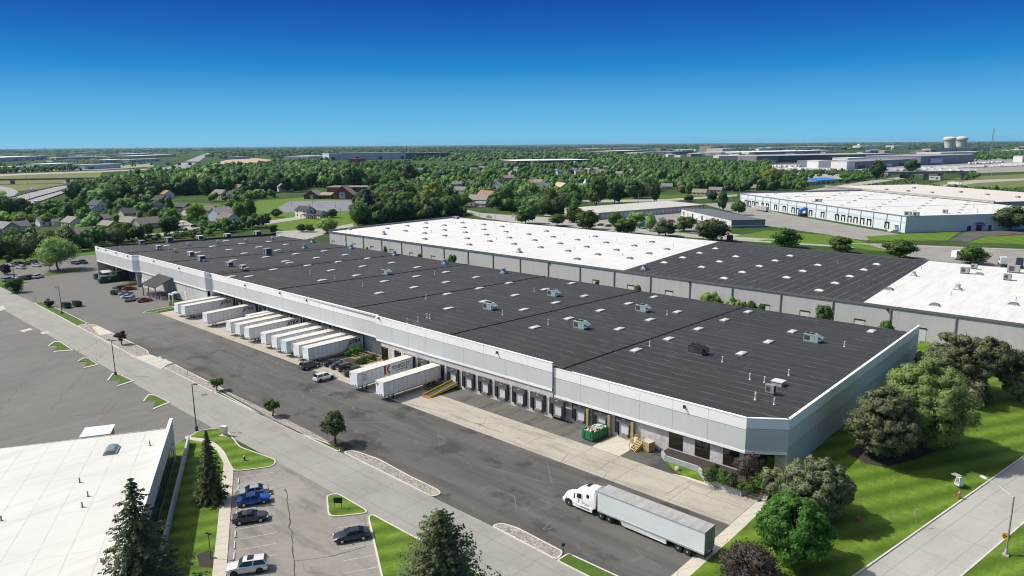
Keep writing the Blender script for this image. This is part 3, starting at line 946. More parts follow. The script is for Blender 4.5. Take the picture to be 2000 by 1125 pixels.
# rear gutter edge and left end upstand, the shade on its inner side put into its dark colour
ya, yb = y3 + .4, YB
za, zb_ = roof_z(XL, ya) + .55, roof_z(XL, yb) + .9
B.add([(XL, ya, 8), (XL + .4, ya, 8), (XL + .4, yb, 8), (XL, yb, 8), (XL, ya, za), (XL + .4, ya, za), (XL + .4, yb, zb_), (XL, yb, zb_)], [(4, 5, 6, 7), (0, 1, 5, 4), (1, 2, 6, 5), (2, 3, 7, 6), (3, 0, 4, 7)], 1)
roof1 = B.build('roof', [M['roof_black'], M['dark']])
SEAMX = [-78.9, -110.9, -147.6, -184.5, -221.5, -256, -292]
for x in SEAMX:
 seam = WB()
 n = 24
 for j in range(n):
  ya, yb = 100 + (YB - 100) * j / n, 100 + (YB - 100) * (j + 1) / n
  za, zb_ = roof_z(x, ya), roof_z(x, yb)
  w, h = .16, .14
  seam.add([(x - w, ya, za - .05), (x + w, ya, za - .05), (x + w, ya, za + h), (x - w, ya, za + h),
     (x - w, yb, zb_ - .05), (x + w, yb, zb_ - .05), (x + w, yb, zb_ + h), (x - w, yb, zb_ + h)],
     [(0, 1, 5, 4), (1, 2, 6, 5), (2, 3, 7, 6), (3, 0, 4, 7)])
  if j % 2:
   seam.cbox((x, ya, za + h + .04), (.5, .14, .1))
 seam.build('expansion_joint', M['black'], roof1)
def local(p):
 return (p[0] - OFF.x, p[1] - OFF.y, p[2] - OFF.z)
# ---- skylights: flat translucent domes (photo pixels -> roof)
def conv(pts, ox, oy, s):
 return [(ox + a / s, oy + b / s) for a, b in pts]
SKY = conv([(100, 206), (122, 277), (313, 243), (150, 362), (352, 322), (545, 284), (718, 245), (408, 415), (615, 370), (800, 327), (478, 530), (698, 473),
   (902, 421), (1085, 376), (1250, 333), (1024, 540), (1222, 481), (1400, 430), (1132, 677), (1343, 604), (1535, 540), (1704, 482), (1857, 429), (1814, 698)], 900, 480, 3.308)
SKY += conv([(160, 830), (333, 756), (488, 689), (1000, 687)], 1400, 440, 3.308)
SKY += conv([(20, 176), (85, 141), (195, 160), (140, 197), (65, 241), (258, 221), (440, 202), (190, 268), (392, 246), (578, 226), (115, 322), (335, 296), (533, 272), (722, 250),
    (487, 327), (690, 301), (878, 278), (428, 391), (650, 360), (1043, 307), (1228, 338), (1037, 366), (830, 398), (1022, 437), (1230, 403), (1420, 371), (797, 474), (1237, 480),
    (1445, 443), (1635, 408), (1675, 488), (1868, 450), (1245, 573), (1475, 530), (1733, 580), (1800, 697)], 500, 430, 3.308)
SKY += conv([(248, 256), (968, 267), (1560, 278), (1175, 200), (1730, 206), (1930, 244), (1880, 142), (1775, 320), (1365, 356), (1825, 458), (1970, 368)], 180, 440, 6.617)
SKY += conv([(710, 910), (535, 985), (345, 1065), (770, 1028), (1170, 992), (1310, 915), (1420, 1037), (1018, 1075), (585, 1112)], 370, 340, 7.5)
SKY += [(478, 524), (452, 541), (620, 547), (535, 527), (487, 541), (566, 514)]
SKYW = []
for q in SKY:
 p = on_roof(*q)
 if all((p[0] - r[0]) ** 2 + (p[1] - r[1]) ** 2 > 16 for r in SKYW) and XL < p[0] < XR and 100.5 < p[1] < 176:
  SKYW.append(p)
def skylight_mesh(name, w, d, h, dome, frame):
 b = MB()
 b.box(-w / 2, w / 2, -d / 2, d / 2, -.15, h, 1)
 n = 6
 rings = []
 for i in range(n + 1):
  t = -1 + 2 * i / n
  rings.append([(t * (w / 2 - .08), s * (d / 2 - .08), h + .02 + dome * (1 - abs(t) ** 2.4) * (1 - abs(s) ** 4)) for s in (-1, -.6, 0, .6, 1)])
 vs = [p for r in rings for p in r]
 fs = [(i * 5 + j, (i + 1) * 5 + j, (i + 1) * 5 + j + 1, i * 5 + j + 1) for i in range(n) for j in range(4)]
 b.add(vs, fs, 0)
 return b.mesh(name, [M_sky, frame], smooth=50)
_m = N('milky_skylight')
M_sky = _m.done(_m.ramp(_m.noise(_m.obj(), .8, 3), (.3, (.52, .53, .54)), (.7, (.68, .69, .70))), .3)
sk1 = skylight_mesh('skylight', 1.45, 2.9, .22, .2, paint((.5, .5, .5), .5, .3))
for p in SKYW:
 link('skylight', sk1, roof1, local(p))
# ---- vent pipes (sub-parts of the roof)
VP = [(1269, 676), (1411, 707), (1464.7, 741), (1475, 781), (1303, 615), (1071, 633.5), (981.6, 615), (1043.6, 569.7), (1649, 677), (1540.6, 733), (1475.6, 778), (795.6, 631),
  (834.6, 621), (832.5, 583), (708.6, 559), (654.8, 544.5), (606, 535), (849, 536), (817, 628), (840, 622), (1512, 790), (1493, 747), (409, 505), (330, 489), (235, 484), (258, 489)]
vb = MB()
vb.cyl((0, 0, -.1), (0, 0, 1.0), .11, .11, 10, 0)
vb.cyl((0, 0, -.1), (0, 0, .12), .3, .16, 10, 0)
vb.cyl((0, 0, 1.0), (0, 0, 1.12), .16, .14, 10, 0)
vme = vb.mesh('vent_pipe', [paint((.66, .66, .65), .5)], 40)
for q in VP:
 link('vent_pipe', vme, roof1, local(on_roof(*q)))
# ---- roof equipment: things of their own
def hvac(name, col, dark=False):
 t = thing(name, 'x', 'roof unit')
 c = paint(col, .5, .1)
 b = MB()
 b.box(-1.55, 1.55, -1.05, 1.05, -.2, .18)
 b.build('curb', paint((.16, .16, .17), .7), t)
 b = MB()
 b.box(-1.5, .75, -1.0, 1.0, .18, 1.62)
 b.box(-1.56, .8, -1.06, 1.06, 1.62, 1.7)
 for s in (-.75, 0.):
  b.box(s - .02, s + .02, -1.006, 1.006, .2, 1.6)
 b.build('cabinet', [c], t)
 b = MB()
 b.box(.8, 1.5, -1.0, 1.0, .18, 1.25)
 b.add([(.8, -1, 1.25), (1.5, -1, 1.25), (.8, -1, 1.7), (.8, 1, 1.25), (1.5, 1, 1.25), (.8, 1, 1.7)], [(0, 1, 2), (3, 5, 4), (1, 4, 5, 2)])
 b.build('filter_section', [c], t)
 b = MB()
 b.add([(1.5, -.9, 1.15), (2.05, -.9, .55), (2.05, .9, .55), (1.5, .9, 1.15), (1.5, -.9, .5), (1.5, .9, .5)], [(0, 1, 2, 3), (0, 4, 1), (3, 2, 5)])
 b.add([(1.5, -.85, 1.5), (2.25, -.85, 1.05), (2.25, .85, 1.05), (1.5, .85, 1.5)], [(0, 1, 2, 3)])
 b.build('intake_hood', [paint(tuple(v * .95 for v in col), .4, .2)], t)
 b = MB()
 b.box(-1.35, -.2, -1.012, -1.0, .45, 1.45)
 b.box(-1.512, -1.5, -.8, .8, .4, 1.45)
 b.build('coil_grille', [paint((.05, .05, .055), .7)], t)
 for s in (-.95, .1):
  f = MB()
  f.lathe([(.5, 1.7), (.5, 1.82), (.44, 1.82), (.42, 1.74), (0, 1.74)], (s, 0, 0), 16)
  f.cbox((s, 0, 1.79), (.9, .05, .03), 0)
  f.cbox((s, 0, 1.79), (.05, .9, .03), 0)
  f.build('fan_guard', [M['dark']], t)
 return t
hp = hvac('rooftop_unit', (.33, .43, .44))
hd = hvac('rooftop_unit', (.045, .042, .042))
UN = [(1081, 578, 1.0, 'teal white rooftop unit farthest back of the two on the middle bay'), (956.5, 604, 1.0, 'teal white rooftop unit at the left of the four large ones'),
  (1135, 641, 1.0, 'teal white rooftop unit nearest the front fascia'), (1255, 608, 1.0, 'teal white rooftop unit at the end of a dusty streak'),
  (1586, 667, 1.0, 'teal white rooftop unit nearest the right parapet'), (755, 536, .95, 'greenish rooftop unit straddling a roof joint'),
  (1362, 690, 1.05, 'black rooftop unit with a pale open hood')]
first = True
for px, py, s, lb in UN:
 p = on_roof(px, py)
 src = hd if lb.startswith('black') else hp
 if lb.startswith('black'):
  src.location = p; src['label'] = lb; src['group'] = 'large rooftop units'; src.scale = (s,) * 3
 elif first:
  src.location = p; src['label'] = lb; src['group'] = 'large rooftop units'; first = False
 else:
  dup(src, p, 0, lb, s)
def box_unit(lbl, p, dx, dy, dz, col, legs=False, duct=False):
 t = thing('air_handler', lbl, 'roof unit', p, 0, 'small rooftop units')
 b = MB()
 z0 = .35 if legs else .1
 b.box(-dx / 2, dx / 2, -dy / 2, dy / 2, z0, z0 + dz)
 b.box(-dx / 2 - .04, dx / 2 + .04, -dy / 2 - .04, dy / 2 + .04, z0 + dz, z0 + dz + .06)
 b.build('cabinet', [paint(col, .5, .2)], t)
 b = MB()
 b.box(dx / 2, dx / 2 + .02, -dy * .38, dy * .38, z0 + .2, z0 + dz - .2)
 b.box(-dx * .35, dx * .1, -dy / 2 - .02, -dy / 2, z0 + .25, z0 + dz - .2)
 b.build('grille', [paint((.06, .06, .07), .6)], t)
 b = MB()
 b.box(-dx / 2 + .1, dx / 2 - .1, -dy / 2 + .1, dy / 2 - .1, -.2, z0)
 b.build('curb', [paint((.12, .12, .13), .7)], t)
 if duct:
  b = MB()
  b.box(dx / 2, dx / 2 + 1.2, -.4, .4, .1, .8)
  b.build('duct', [paint(col, .4, .3)], t)
 return t
SM = [(277, 478, 2.6, 2.0, 1.5, (.30, .31, .38), 'bluish air handler near the far left corner of the roof', 1), (331, 474, 3.0, 2.6, 2.0, (.36, .36, .36), 'tall grey air handler left along the rear edge', 0),
  (391, 469, 2.8, 2.4, 1.7, (.62, .62, .61), 'pale air handler second along the rear edge', 0), (444.7, 465, 2.8, 2.4, 1.7, (.58, .58, .57), 'pale air handler third along the rear edge', 0),
  (503, 461, 3.2, 2.6, 2.0, (.42, .42, .42), 'grey air handler at the rear corner beside the driveway', 0), (310, 487, 2.4, 1.8, 1.2, (.5, .5, .49), 'low pale air handler behind a roof joint', 1),
  (373, 500, 2.4, 1.8, 1.3, (.68, .68, .67), 'white air handler beside a skylight on the left bay', 0), (394, 510, 2.2, 2.2, 1.6, (.55, .55, .55), 'pale air handler sitting on a roof joint at the left', 1),
  (448, 520, 2.4, 1.7, 1.1, (.40, .40, .40), 'low dark grey air handler in front of a skylight', 0), (475, 526, 1.7, 1.5, 1.1, (.6, .6, .6), 'small pale condenser near the left front fascia', 1),
  (523, 498, 2.4, 2.4, 2.2, (.30, .33, .32), 'tall dark green grey air handler behind a joint', 0), (1504, 770, 1.5, .9, 1.3, (.32, .32, .33), 'small dark condenser on a stand near the right front corner', 0)]
for px, py, dx, dy, dz, c, lb, du in SM:
 box_unit(lb, on_roof(px, py), dx, dy, dz, c, True, du)
t = thing('raised_skylight', 'raised pale roof hatch beside the small condenser', 'roof hatch', on_roof(1520, 752))
b = MB(); b.box(-.9, .9, -.9, .9, -.1, .75); b.build('curb', [M['grey']], t)
b = MB(); b.box(-1, 1, -1, 1, .75, .85); b.build('lid', [paint((.62, .66, .65), .4)], t)
def fan(lbl, p, s=1.0, grp='rear roof fans', col=(.22, .29, .36)):
 t = thing('exhaust_fan', lbl, 'roof fan', p, 0, grp)
 b = MB(); b.box(-1.0, 1.0, -1.0, 1.0, -.2, .45); b.box(-1.3, 1.3, -.9, .9, .02, .1); b.build('curb', [paint(col, .5, .2)], t)
 b = MB(); b.lathe([(.95, .45), (.8, .75), (.62, .8), (.62, 1.55), (.78, 1.6), (.78, 1.75), (.2, 1.95), (0, 1.95)], (0, 0, 0), 14); b.build('housing', [paint(tuple(v * 1.2 for v in col), .4, .3)], t, 40)
 b = MB(); b.box(-.85, -.4, -.25, .25, .5, 1.3); b.build('motor_box', [paint(col, .5, .2)], t)
 t.scale = (s,) * 3
 return t
for (px, py), lb in zip([(595, 485), (611, 474), (686.5, 486), (771, 499), (869, 516), (983.7, 534)],
      ['blue grey roof fan standing in front of the rear row', 'blue grey roof fan at the left end of the rear row', 'blue grey roof fan beside a joint, second of the rear row',
       'blue grey roof fan third along the rear row', 'blue grey roof fan fourth along the rear row', 'blue grey roof fan at the right end of the rear row']):
 fan(lb, on_roof(px, py), 1.0)
# pipe racks on the left part
for (px, py), lb in zip([(368, 480), (426, 475), (480.7, 472), (532.7, 468), (342, 493)],
      ['pipe frame with small blowers, leftmost at the rear', 'pipe frame with small blowers, second at the rear', 'pipe frame with small blowers, third at the rear',
       'pipe frame with small blowers at the rear corner', 'pipe frame with a grey blower behind a joint']):
 t = thing('pipe_rack', lb, 'pipe rack', on_roof(px, py), R(-25), 'pipe frames on the roof')
 b = MB()
 for x in (-1.8, -.6, .6, 1.8):
  for y in (-.5, .5):
   b.cyl((x, y, -.1), (x, y, 1.0), .05, .05, 6)
 for y in (-.5, .5):
  b.cyl((-1.9, y, 1.0), (1.9, y, 1.0), .06, .06, 6)
 b.build('frame', [paint((.45, .45, .45), .5, .4)], t)
 for x in (-1.2, 0, 1.2):
  b = MB(); b.cbox((x, 0, .85), (.75, .8, .55)); b.cyl((x, 0, 1.12), (x, 0, 1.45), .22, .26, 10); b.build('blower', [paint((.5, .5, .52), .45, .3)], t)
# ---- docks, doors, windows of the front
def dock(px0, y, x0=None, w=3.65, z0=1.05, z1=4.15, post=None, door=(.62, .63, .64)):
 B = WB()
 B.box(x0 + .75, x0 + w - .75, y - .03, y + .02, z0, z1 - .75)
 dd = B.build('dock_door', [paint(door, .6)], wh)
 B = WB()
 for a in (x0, x0 + w - .75):
  B.box(a, a + .75, y - .34, y, z0 - .1, z1 - .7, 0)
 B.box(x0, x0 + w, y - .3, y, z1 - .7, z1, 0)
 B.box(x0 - .06, x0 + w + .06, y - .38, y, z1, z1 + .08, 1)
 B.box(x0 + .3, x0 + w - .3, y - .35, y - .3, z1 - .95, z1 - .1, 1)
 B.build('dock_seal', [M['black'], paint((.1, .1, .105), .6)], dd)
 B = WB()
 B.box(x0 + w / 2 - .3, x0 + w / 2 + .3, y - .41, y - .355, z1 - .3, z1 - .16, 0)
 B.build('dock_lamp', [paint((.5, .5, .5), .4)], dd)
 B = WB()
 B.box(x0 + 1.0, x0 + w - 1.0, y - .3, y, z0 - .42, z0, 0)
 for a in (x0 + .55, x0 + w - .85):
  B.box(a, a + .3, y - .25, y, z0 - .5, z0 - .02, 1)
 B.build('dock_bumper', [paint((.2, .2, .19), .8), M['rubber']], dd)
 if post:
  B = WB()
  B.box(x0 + w - .05, x0 + w + .45, y - .75, y - .25, .0, z1 - .1, 0)
  B.build('bollard_post', [paint((.33, .29, .15), .6)], dd)
xs0 = -110.2
for k in range(7):
 dock(0, 99.28, xs0 + 4.8 * k)
for k in (-1, -2, -3):
 dock(0, 99.28, xs0 + 4.8 * k - .05)
dock(0, 100.15, -81.4 + 4.7, z1=3.95, post=1)
dock(0, 100.15, -72.0, z1=3.95, post=1)
dock(0, 100.15, -67.1, z1=3.95, post=1)
for k, x in enumerate(np.linspace(-222, -149, 16)):
 dock(0, 103.0, float(x), z1=4.3, door=(.45, .46, .47))
for k, x in enumerate(np.linspace(-319, -291, 5)):
 dock(0, 102.4, float(x), z1=4.4, door=(.5, .5, .5))
def window(x0, x1, z0, z1, y, mull=1, gl=None):
 B = WB()
 f = .07
 B.box(x0, x1, y - .05, y, z0, z0 + f); B.box(x0, x1, y - .05, y, z1 - f, z1)
 for i in range(mull + 2):
  x = x0 + (x1 - x0 - f) * i / (mull + 1)
  B.box(x, x + f, y - .05, y, z0 + f, z1 - f)
 w = B.build('window', [M['black']], wh)
 B = WB(); B.box(x0 + f, x1 - f, y - .03, y - .01, z0 + f, z1 - f)
 B.build('pane', [gl or M['glass']], w)
gb = glass((.018, .016, .011), 'bronze_window_glass', .06)
for x0, x1 in ((-56.4, -53.8), (-51.6, -49.0), (-46.7, -44.0)):
 window(x0, x1, 1.12, 4.0, 100.15, 1, gb)
window(-133.4, -130.9, .9, 4.3, 99.28, 1, gb)
window(-128.5, -126.1, 2.5, 4.3, 99.28, 1, gb)
# entrance under the chamfer
B = WB()
B.add([(-43.0, 100.1, 1.1), (-39.6, 102.85, 1.1), (-39.6, 102.85, 4.1), (-43.0, 100.1, 4.1)], [(0, 1, 2, 3)])
en = B.build('entrance_door', [gb])
B = WB()
for t_ in (0, .25, .5, .75, 1):
 x, y = -43.0 + 3.4 * t_, 100.08 + 2.75 * t_
 B.cbox((x, y - .03, 2.6), (.09, .09, 3.0), 0, R(39))
B.build('door_frame', [M['black']], en)
B = WB()
for k in range(4):
 B.cbox((-41.95 + k * .2, 100.82 + k * .165, 3.72), (.15, .03, .24), 0, R(39))
B.build('number_plate', [M['white']], en)
# white man doors and wall stripes of the left run
for a in (-277.5, -273.8, -269, -240.5):
 B = WB(); B.box(a, a + 1.5 if a > -260 else a + 2.4, 98.58, 98.65, .3, 3.5); B.build('door', [M['white']])
# wall lamps and cameras on the fascia
for px, py, y in [(739, 621, yM), (970, 688, yM), (1336, 794, yR), (546, 572, y1), (598, 586.5, y1), (478, 557, y1), (300, 510, y2), (349, 524, y2), (411, 538, y1), (191, 485, y3), (206, 489, y3), (226, 494, y3), (249, 500, y3)]:
 p = at_y(px, py, y - .2)
 B = WB()
 B.cbox((p[0], p[1] + .08, p[2]), (.36, .3, .36), 0)
 B.cbox((p[0] + .1, p[1] - .12, p[2] - .14), (.22, .4, .18), 0)
 B.build('wall_lamp', [M['dark']])
# grey front porch roof and steps of the left run (a lean-to standing before the wall)
t = thing('canopy', 'dark grey sloping canopy on posts over the far loading ramp', 'canopy', (-255, 95.5, 0))
b = MB()
x0, x1 = -6.2, 7.0
b.add([(x0, -3, 4.25), (x1 - 1.5, -3, 4.25), (x1, 2.9, 7.1), (x0 + 1, 2.9, 7.1), (x0, -3, 4.05), (x1 - 1.5, -3, 4.05), (x1, 2.9, 6.9), (x0 + 1, 2.9, 6.9)],
  [(0, 1, 2, 3), (7, 6, 5, 4), (0, 4, 5, 1), (1, 5, 6, 2), (2, 6, 7, 3), (3, 7, 4, 0)])
b.build('roof', [paint((.03, .03, .032), .85, 0, .2)], t)
for x, y, h in ((x0 + .3, -2.6, 4.2), (-1.0, -2.6, 4.2), (x1 - 1.9, -2.6, 4.2), (x1 - .6, 2.2, 6.7)):
 b = MB(); b.cbox((x, y, h / 2), (.28, .28, h)); b.build('post', [paint((.18, .18, .19), .5)], t)
b = MB(); b.add([(x1 - .3, 2.6, 7), (x1 + 1.4, 2.6, 0), (x1 - .4, 2.6, 0), (x1 - .3, 2.7, 7), (x1 + 1.4, 2.7, 0), (x1 - .4, 2.7, 0)], [(0, 1, 2), (3, 5, 4), (0, 3, 4, 1), (1, 4, 5, 2), (2, 5, 3, 0)])
b.build('side_panel', [paint((.2, .22, .27), .6)], t)
b = MB(); b.box(x0 + .8, x1 - 2, -1.6, 3, 0, 1.1); b.build('platform', [paint((.09, .09, .1), .8)], t)  # shade under the canopy is put into the platform's dark colour
b = MB()
for k in range(5):
 b.box(x1 - 1.2 + k * .32, x1 - .88 + k * .32, -1.6, 0.6, 0, 1.0 - k * .2)
for y in (-1.6, .6):
 b.cyl((x1 - 1.3, y, 2.0), (x1 + .6, y, 1.1), .05, .05, 6); b.cyl((x1 - 1.3, y, 1.0), (x1 - 1.3, y, 2.0), .05, .05, 6); b.cyl((x1 + .6, y, 0), (x1 + .6, y, 1.1), .05, .05, 6)
b.build('steps', [M['steel']], t)
# planter wall, beds, steps at the entrance
pw = [(-56.5, 98.3), (-55.2, 97.1), (-49.1, 97.0), (-46.4, 94.25), (-40.7, 93.95), (-40.0, 95.4)]
pb = [(p[0], p[1]) for p in pw]
t = thing('planter', 'low grey retaining wall of the planter by the entrance', 'planter', (-48, 97, 0))
b = MB()
for a, c in zip(pw[:-1], pw[1:]):
 d = Vector((c[0] - a[0], c[1] - a[1])); L = d.length
 b.cbox(((a[0] + c[0]) / 2 + 48, (a[1] + c[1]) / 2 - 97, .5), (L + .2, .3, 1.0), 0, math.atan2(d.y, d.x))
b.build('wall', [paint((.36, .38, .41), .7)], t)
b = MB()
pl = [(p[0] + 48, p[1] - 97 + .1) for p in pw] + [(-40.2 + 48, 3.0), (-56.5 + 48, 3.1)]
b.add([(x, y, .9) for x, y in pl], [tuple(range(len(pl)))])
b.build('soil', [M['mulch']], t)
sheet('grass_wedge', [(-55.0, 96.9), (-51.6, 94.4), (-49.6, 94.3), (-46.7, 94.25), (-49.2, 96.8)], .14, M['lawn'], 'wedge of bright grass below the planter wall', 'lawn', thick=.12)
t = thing('entrance_steps', 'four pale concrete steps up to the corner entrance', 'steps', (-38.9, 95.9, 0))
b = MB()
for k in range(4):
 b.box(-1.5, 1.6, -1.2 + k * .5, 3.2, .1 + k * .22, .32 + k * .22)
b.box(-1.6, 1.6, .8, 7.4, .1, 1.05)
b.build('step', [M['walk']], t)
b = MB()
b.tube([(.8, -1.3, 0), (.8, -1.3, 1.1), (.8, .9, 2.0), (.8, .9, 1.0)], .04)
b.build('handrail', [M['orange']], t)
# raised beds with railing beside the parked cars
t = thing('planting_bed', 'raised planting beds of green plants with brass railings by the side door', 'planting bed', (-138.5, 97.2, 0))
b = MB(); b.box(-3.6, 4.3, -4.2, -.8, 0, .55); b.box(-4.2, 2.6, 1.6, 4.6, 0, .7); b.build('bed_wall', [M['walk']], t)
b = MB(); b.box(-3.3, 4.0, -3.9, -1.1, .5, .58); b.box(-3.9, 2.3, 1.9, 4.3, .65, .73); b.build('soil', [M['mulch']], t)
b = MB(); b.box(-3.6, 6.5, -.8, 1.6, 0, .3); b.box(4.3, 6.8, -3.6, 2.4, 0, .5); b.build('path', [M['walk']], t)
b = MB()
for y in (-.7, 1.5):
 for k in range(6):
  b.cyl((-3.2 + k * 1.9, y, .3), (-3.2 + k * 1.9, y, 1.3), .025, .025, 6)
 for z in (.8, 1.3):
  b.cyl((-3.2, y, z), (6.3, y, z), .03, .03, 6)
b.build('railing', [paint((.55, .42, .12), .5)], t)
# ------------------------------------------------------------------ second warehouse (white / black / white roof)
w2 = thing('warehouse', 'grey concrete warehouse behind with a white, black and white roof', 'warehouse', (-160, 245, 0))
OFF2 = Vector((-160, 245, 0))
Y2, YB2, Z2, XA2, XB2 = 200.4, 287.5, 8.95, -308.0, 45.0
class WB2(MB):
 def build(s, name, mats, parent=None, smooth=None):
  s.v = [(p[0] - OFF2.x, p[1] - OFF2.y, p[2]) for p in s.v]
  return MB.build(s, name, mats, parent or w2, smooth)
B = WB2()
B.box(XA2, XB2, Y2, Y2 + .4, 0, Z2 - .25)
B.box(XA2, XA2 + .4, Y2 + .4, YB2, 0, Z2 - .1)
B.box(XB2 - .4, XB2, Y2 + .4, YB2, 0, Z2 - .1)
B.box(XA2 + .4, XB2 - .4, YB2 - .4, YB2, 0, Z2 - .1)
B.build('wall', M['agg2'])
B = WB2()
xbw, xbl = -132.7, -56.4
for x0, x1, m, q0, q1 in ((XA2, xbw, 0, 0, -9), (xbw, xbl, 1, -9, -3.8), (xbl, XB2, 0, -3.8, 0)):
 yr = Y2 + 44
 B.add([(x0, Y2 - .1, Z2), (x1, Y2 - .1, Z2), (x1 + q1 / 2, yr, Z2 + .12), (x0 + q0 / 2, yr, Z2 + .12), (x1 + q1, YB2, Z2), (x0 + q0, YB2, Z2)], [(0, 1, 2, 3), (3, 2, 4, 5)], m)
roof2 = B.build('roof', [M['roof_white'], M['roof_black2']])
B = WB2()
B.box(XA2 - .1, XB2, Y2 - .25, Y2 - .1, Z2 - .55, Z2 + .12)
B.box(XA2 - .15, XA2 + .6, Y2 - .1, YB2, Z2 - .4, Z2 + .9)
B.box(XA2 - .1, XB2, YB2, YB2 + .15, Z2 - .45, Z2 + .14)
B.build('gutter', [paint((.20, .20, .20), .5, .4)])
for px in (675, 709, 745, 784, 823, 867, 914, 963, 1016, 1071, 1133, 1200, 1271, 1348, 1431, 1526, 1628, 1741, 1869, 2010, 2170):
 x = at_y(px, 452 + (px - 645) * .1343, Y2)[0]
 B = WB2()
 B.box(x - .13, x + .13, Y2 - .28, Y2 - .02, 0, Z2 - .5)
 B.build('downpipe', [paint((.22, .22, .225), .5, .3)])
for a, bb, s, ox, oy in [(593, 838, 4, 500, 260), (755, 860, 4, 500, 260), (895, 882, 4, 500, 260), (1045, 905, 4, 500, 260), (1200, 930, 4, 500, 260), (1368, 955, 4, 500, 260)]:
 x = at_y(ox + a / s, oy + bb / s, Y2)[0]
 B = WB2(); z = at_y(ox + a / s, oy + bb / s, Y2)[2]
 B.box(x - .1, x + 2.6, Y2 - .14, Y2, z - .2, z); B.box(x - .1, x + .1, Y2 - .12, Y2, z - 1.2, z - .2)
 o = B.build('door_frame', [M['dark']])
for px, py in [(1158, 547), (1226, 557), (1300, 568), (1378, 580), (1486, 594.5), (1563, 607), (1669, 623.5), (1787, 640)]:
 p = at_y(px, py, Y2)
 dw = 2.6
 B = WB2(); B.box(p[0], p[0] + dw, Y2 - .06, Y2, .9, p[2]); d = B.build('door', [paint((.58, .585, .59), .6)])
 B = WB2(); B.box(p[0] - .1, p[0] + dw + .1, Y2 - .16, Y2, p[2], p[2] + .28); B.box(p[0] - .14, p[0], Y2 - .12, Y2, .9, p[2]); B.build('frame', [M['dark']], d)
for px, py in [(1072, 513.5), (1346, 551), (1733, 605)]:
 p = at_y(px, py, Y2 - .3)
 B = WB2(); B.cbox((p[0], p[1] + .1, p[2]), (.45, .6, .4)); B.build('wall_lamp', [M['dark']])
# skylights on the second roof
_m = N('smoked_dome')
M_dome = _m.done(_m.ramp(_m.noise(_m.obj(), .9, 3), (.3, (.14, .15, .14)), (.7, (.24, .26, .245))), .25)
def sky2(name, w, d, h, mt, fr):
 b = MB()
 b.box(-w / 2 - .05, w / 2 + .05, -d / 2 - .05, d / 2 + .05, -.1, .22, 1)
 rings = []
 for i in range(7):
  a = math.pi * i / 6
  rings.append([(-math.cos(a) * w / 2, s * d / 2, .22 + math.sin(a) * h) for s in (-1, 1)])
 vs = [p for r in rings for p in r]
 fs = [(2 * i, 2 * i + 2, 2 * i + 3, 2 * i + 1) for i in range(6)]
 fs += [tuple(2 * i for i in range(7)), tuple(2 * i + 1 for i in range(6, -1, -1))]
 b.add(vs, fs, 0)
 return b.mesh(name, [mt, fr], smooth=40)
sd = sky2('skylight', 2.4, 1.5, .5, M_dome, paint((.45, .45, .44), .5))
b = MB()
b.box(-1.2, 1.2, -.8, .8, -.1, .18, 1)
b.add([(-1.15, -.75, .18), (1.15, -.75, .18), (1.15, .75, .18), (-1.15, .75, .18), (-.5, -.25, .55), (.5, -.25, .55), (.5, .25, .55), (-.5, .25, .55)],
  [(4, 5, 6, 7), (0, 1, 5, 4), (1, 2, 6, 5), (2, 3, 7, 6), (3, 0, 4, 7)], 0)
sp = b.mesh('skylight', [paint((.66, .66, .655), .35), paint((.5, .5, .5), .5)])
S2A = conv([(1090, 125), (965, 73), (1378, 162), (1097, 52), (1090, 88), (1220, 104), (1218, 68), (1217, 37), (1345, 51), (1352, 83), (1365, 122), (1333, 20), (977, 40), (848, 57),
   (1590, 45), (1473, 64), (1490, 98), (1510, 140), (1668, 158), (1637, 117), (1615, 79), (1762, 95), (1800, 134), (1838, 180), (1918, 112), (1877, 75), (1965, 155), (603, 62), (1098, 22), (1472, 32)], 500, 430, 3.308)
S2A += conv([(115, 797), (258, 773), (170, 845), (310, 818), (510, 838), (375, 868), (215, 900), (650, 812), (583, 893), (735, 860), (438, 925), (670, 953), (815, 918), (955, 885), (1093, 855),
    (508, 988), (920, 983), (1070, 945), (1210, 912), (12, 872)], 1000, 260, 4)
S2B = conv([(1590, 905), (1467, 940), (1335, 976), (1190, 1015), (1622, 1008), (1750, 968), (1483, 1050), (1933, 1043), (1800, 1090)], 1000, 260, 4)
S2B += conv([(123, 205), (22, 238), (474, 200), (378, 232), (276, 268), (165, 305), (48, 345), (654, 260), (556, 299), (452, 340), (1032, 255), (950, 291), (860, 333), (765, 377), (662, 424)], 1400, 440, 3.308)
S2C = conv([(1110, 418), (1407, 520), (1915, 515), (1693, 320)], 1400, 440, 3.308)
seen = []
for L, me in ((S2A, sd), (S2B, sp), (S2C, sd)):
 for q in L:
  p = at(*q, Z2 + .05)
  if all((p[0] - r[0]) ** 2 + (p[1] - r[1]) ** 2 > 12 for r in seen) and Y2 + 1 < p[1] < YB2 - 1:
   seen.append(p)
   link('skylight', me, roof2, (p[0] - OFF2.x, p[1] - OFF2.y, Z2 + .06))
pb_ = MB(); pb_.cyl((0, 0, -.1), (0, 0, 1.2), .1, .1, 8); pme = pb_.mesh('vent_pipe', [paint((.3, .3, .29), .6)])
for q in conv([(940, 728), (1680, 680), (1860, 712), (1283, 683), (1710, 725), (1985, 715), (1560, 712), (1370, 778), (1878, 835), (1875, 742), (1958, 722)], 500, 260, 4) + \
  conv([(38, 762), (407, 800), (605, 820), (820, 842), (1048, 865), (1260, 886), (487, 912), (863, 958)], 1000, 260, 4) + [(1513, 574), (1800, 526), (1857, 578), (1984, 588), (1467, 496), (1636, 515)]:
 p = at(*q, Z2 + .05)
 if Y2 + 1 < p[1] < YB2 - 1:
  link('vent_pipe', pme, roof2, (p[0] - OFF2.x, p[1] - OFF2.y, Z2 + .05))
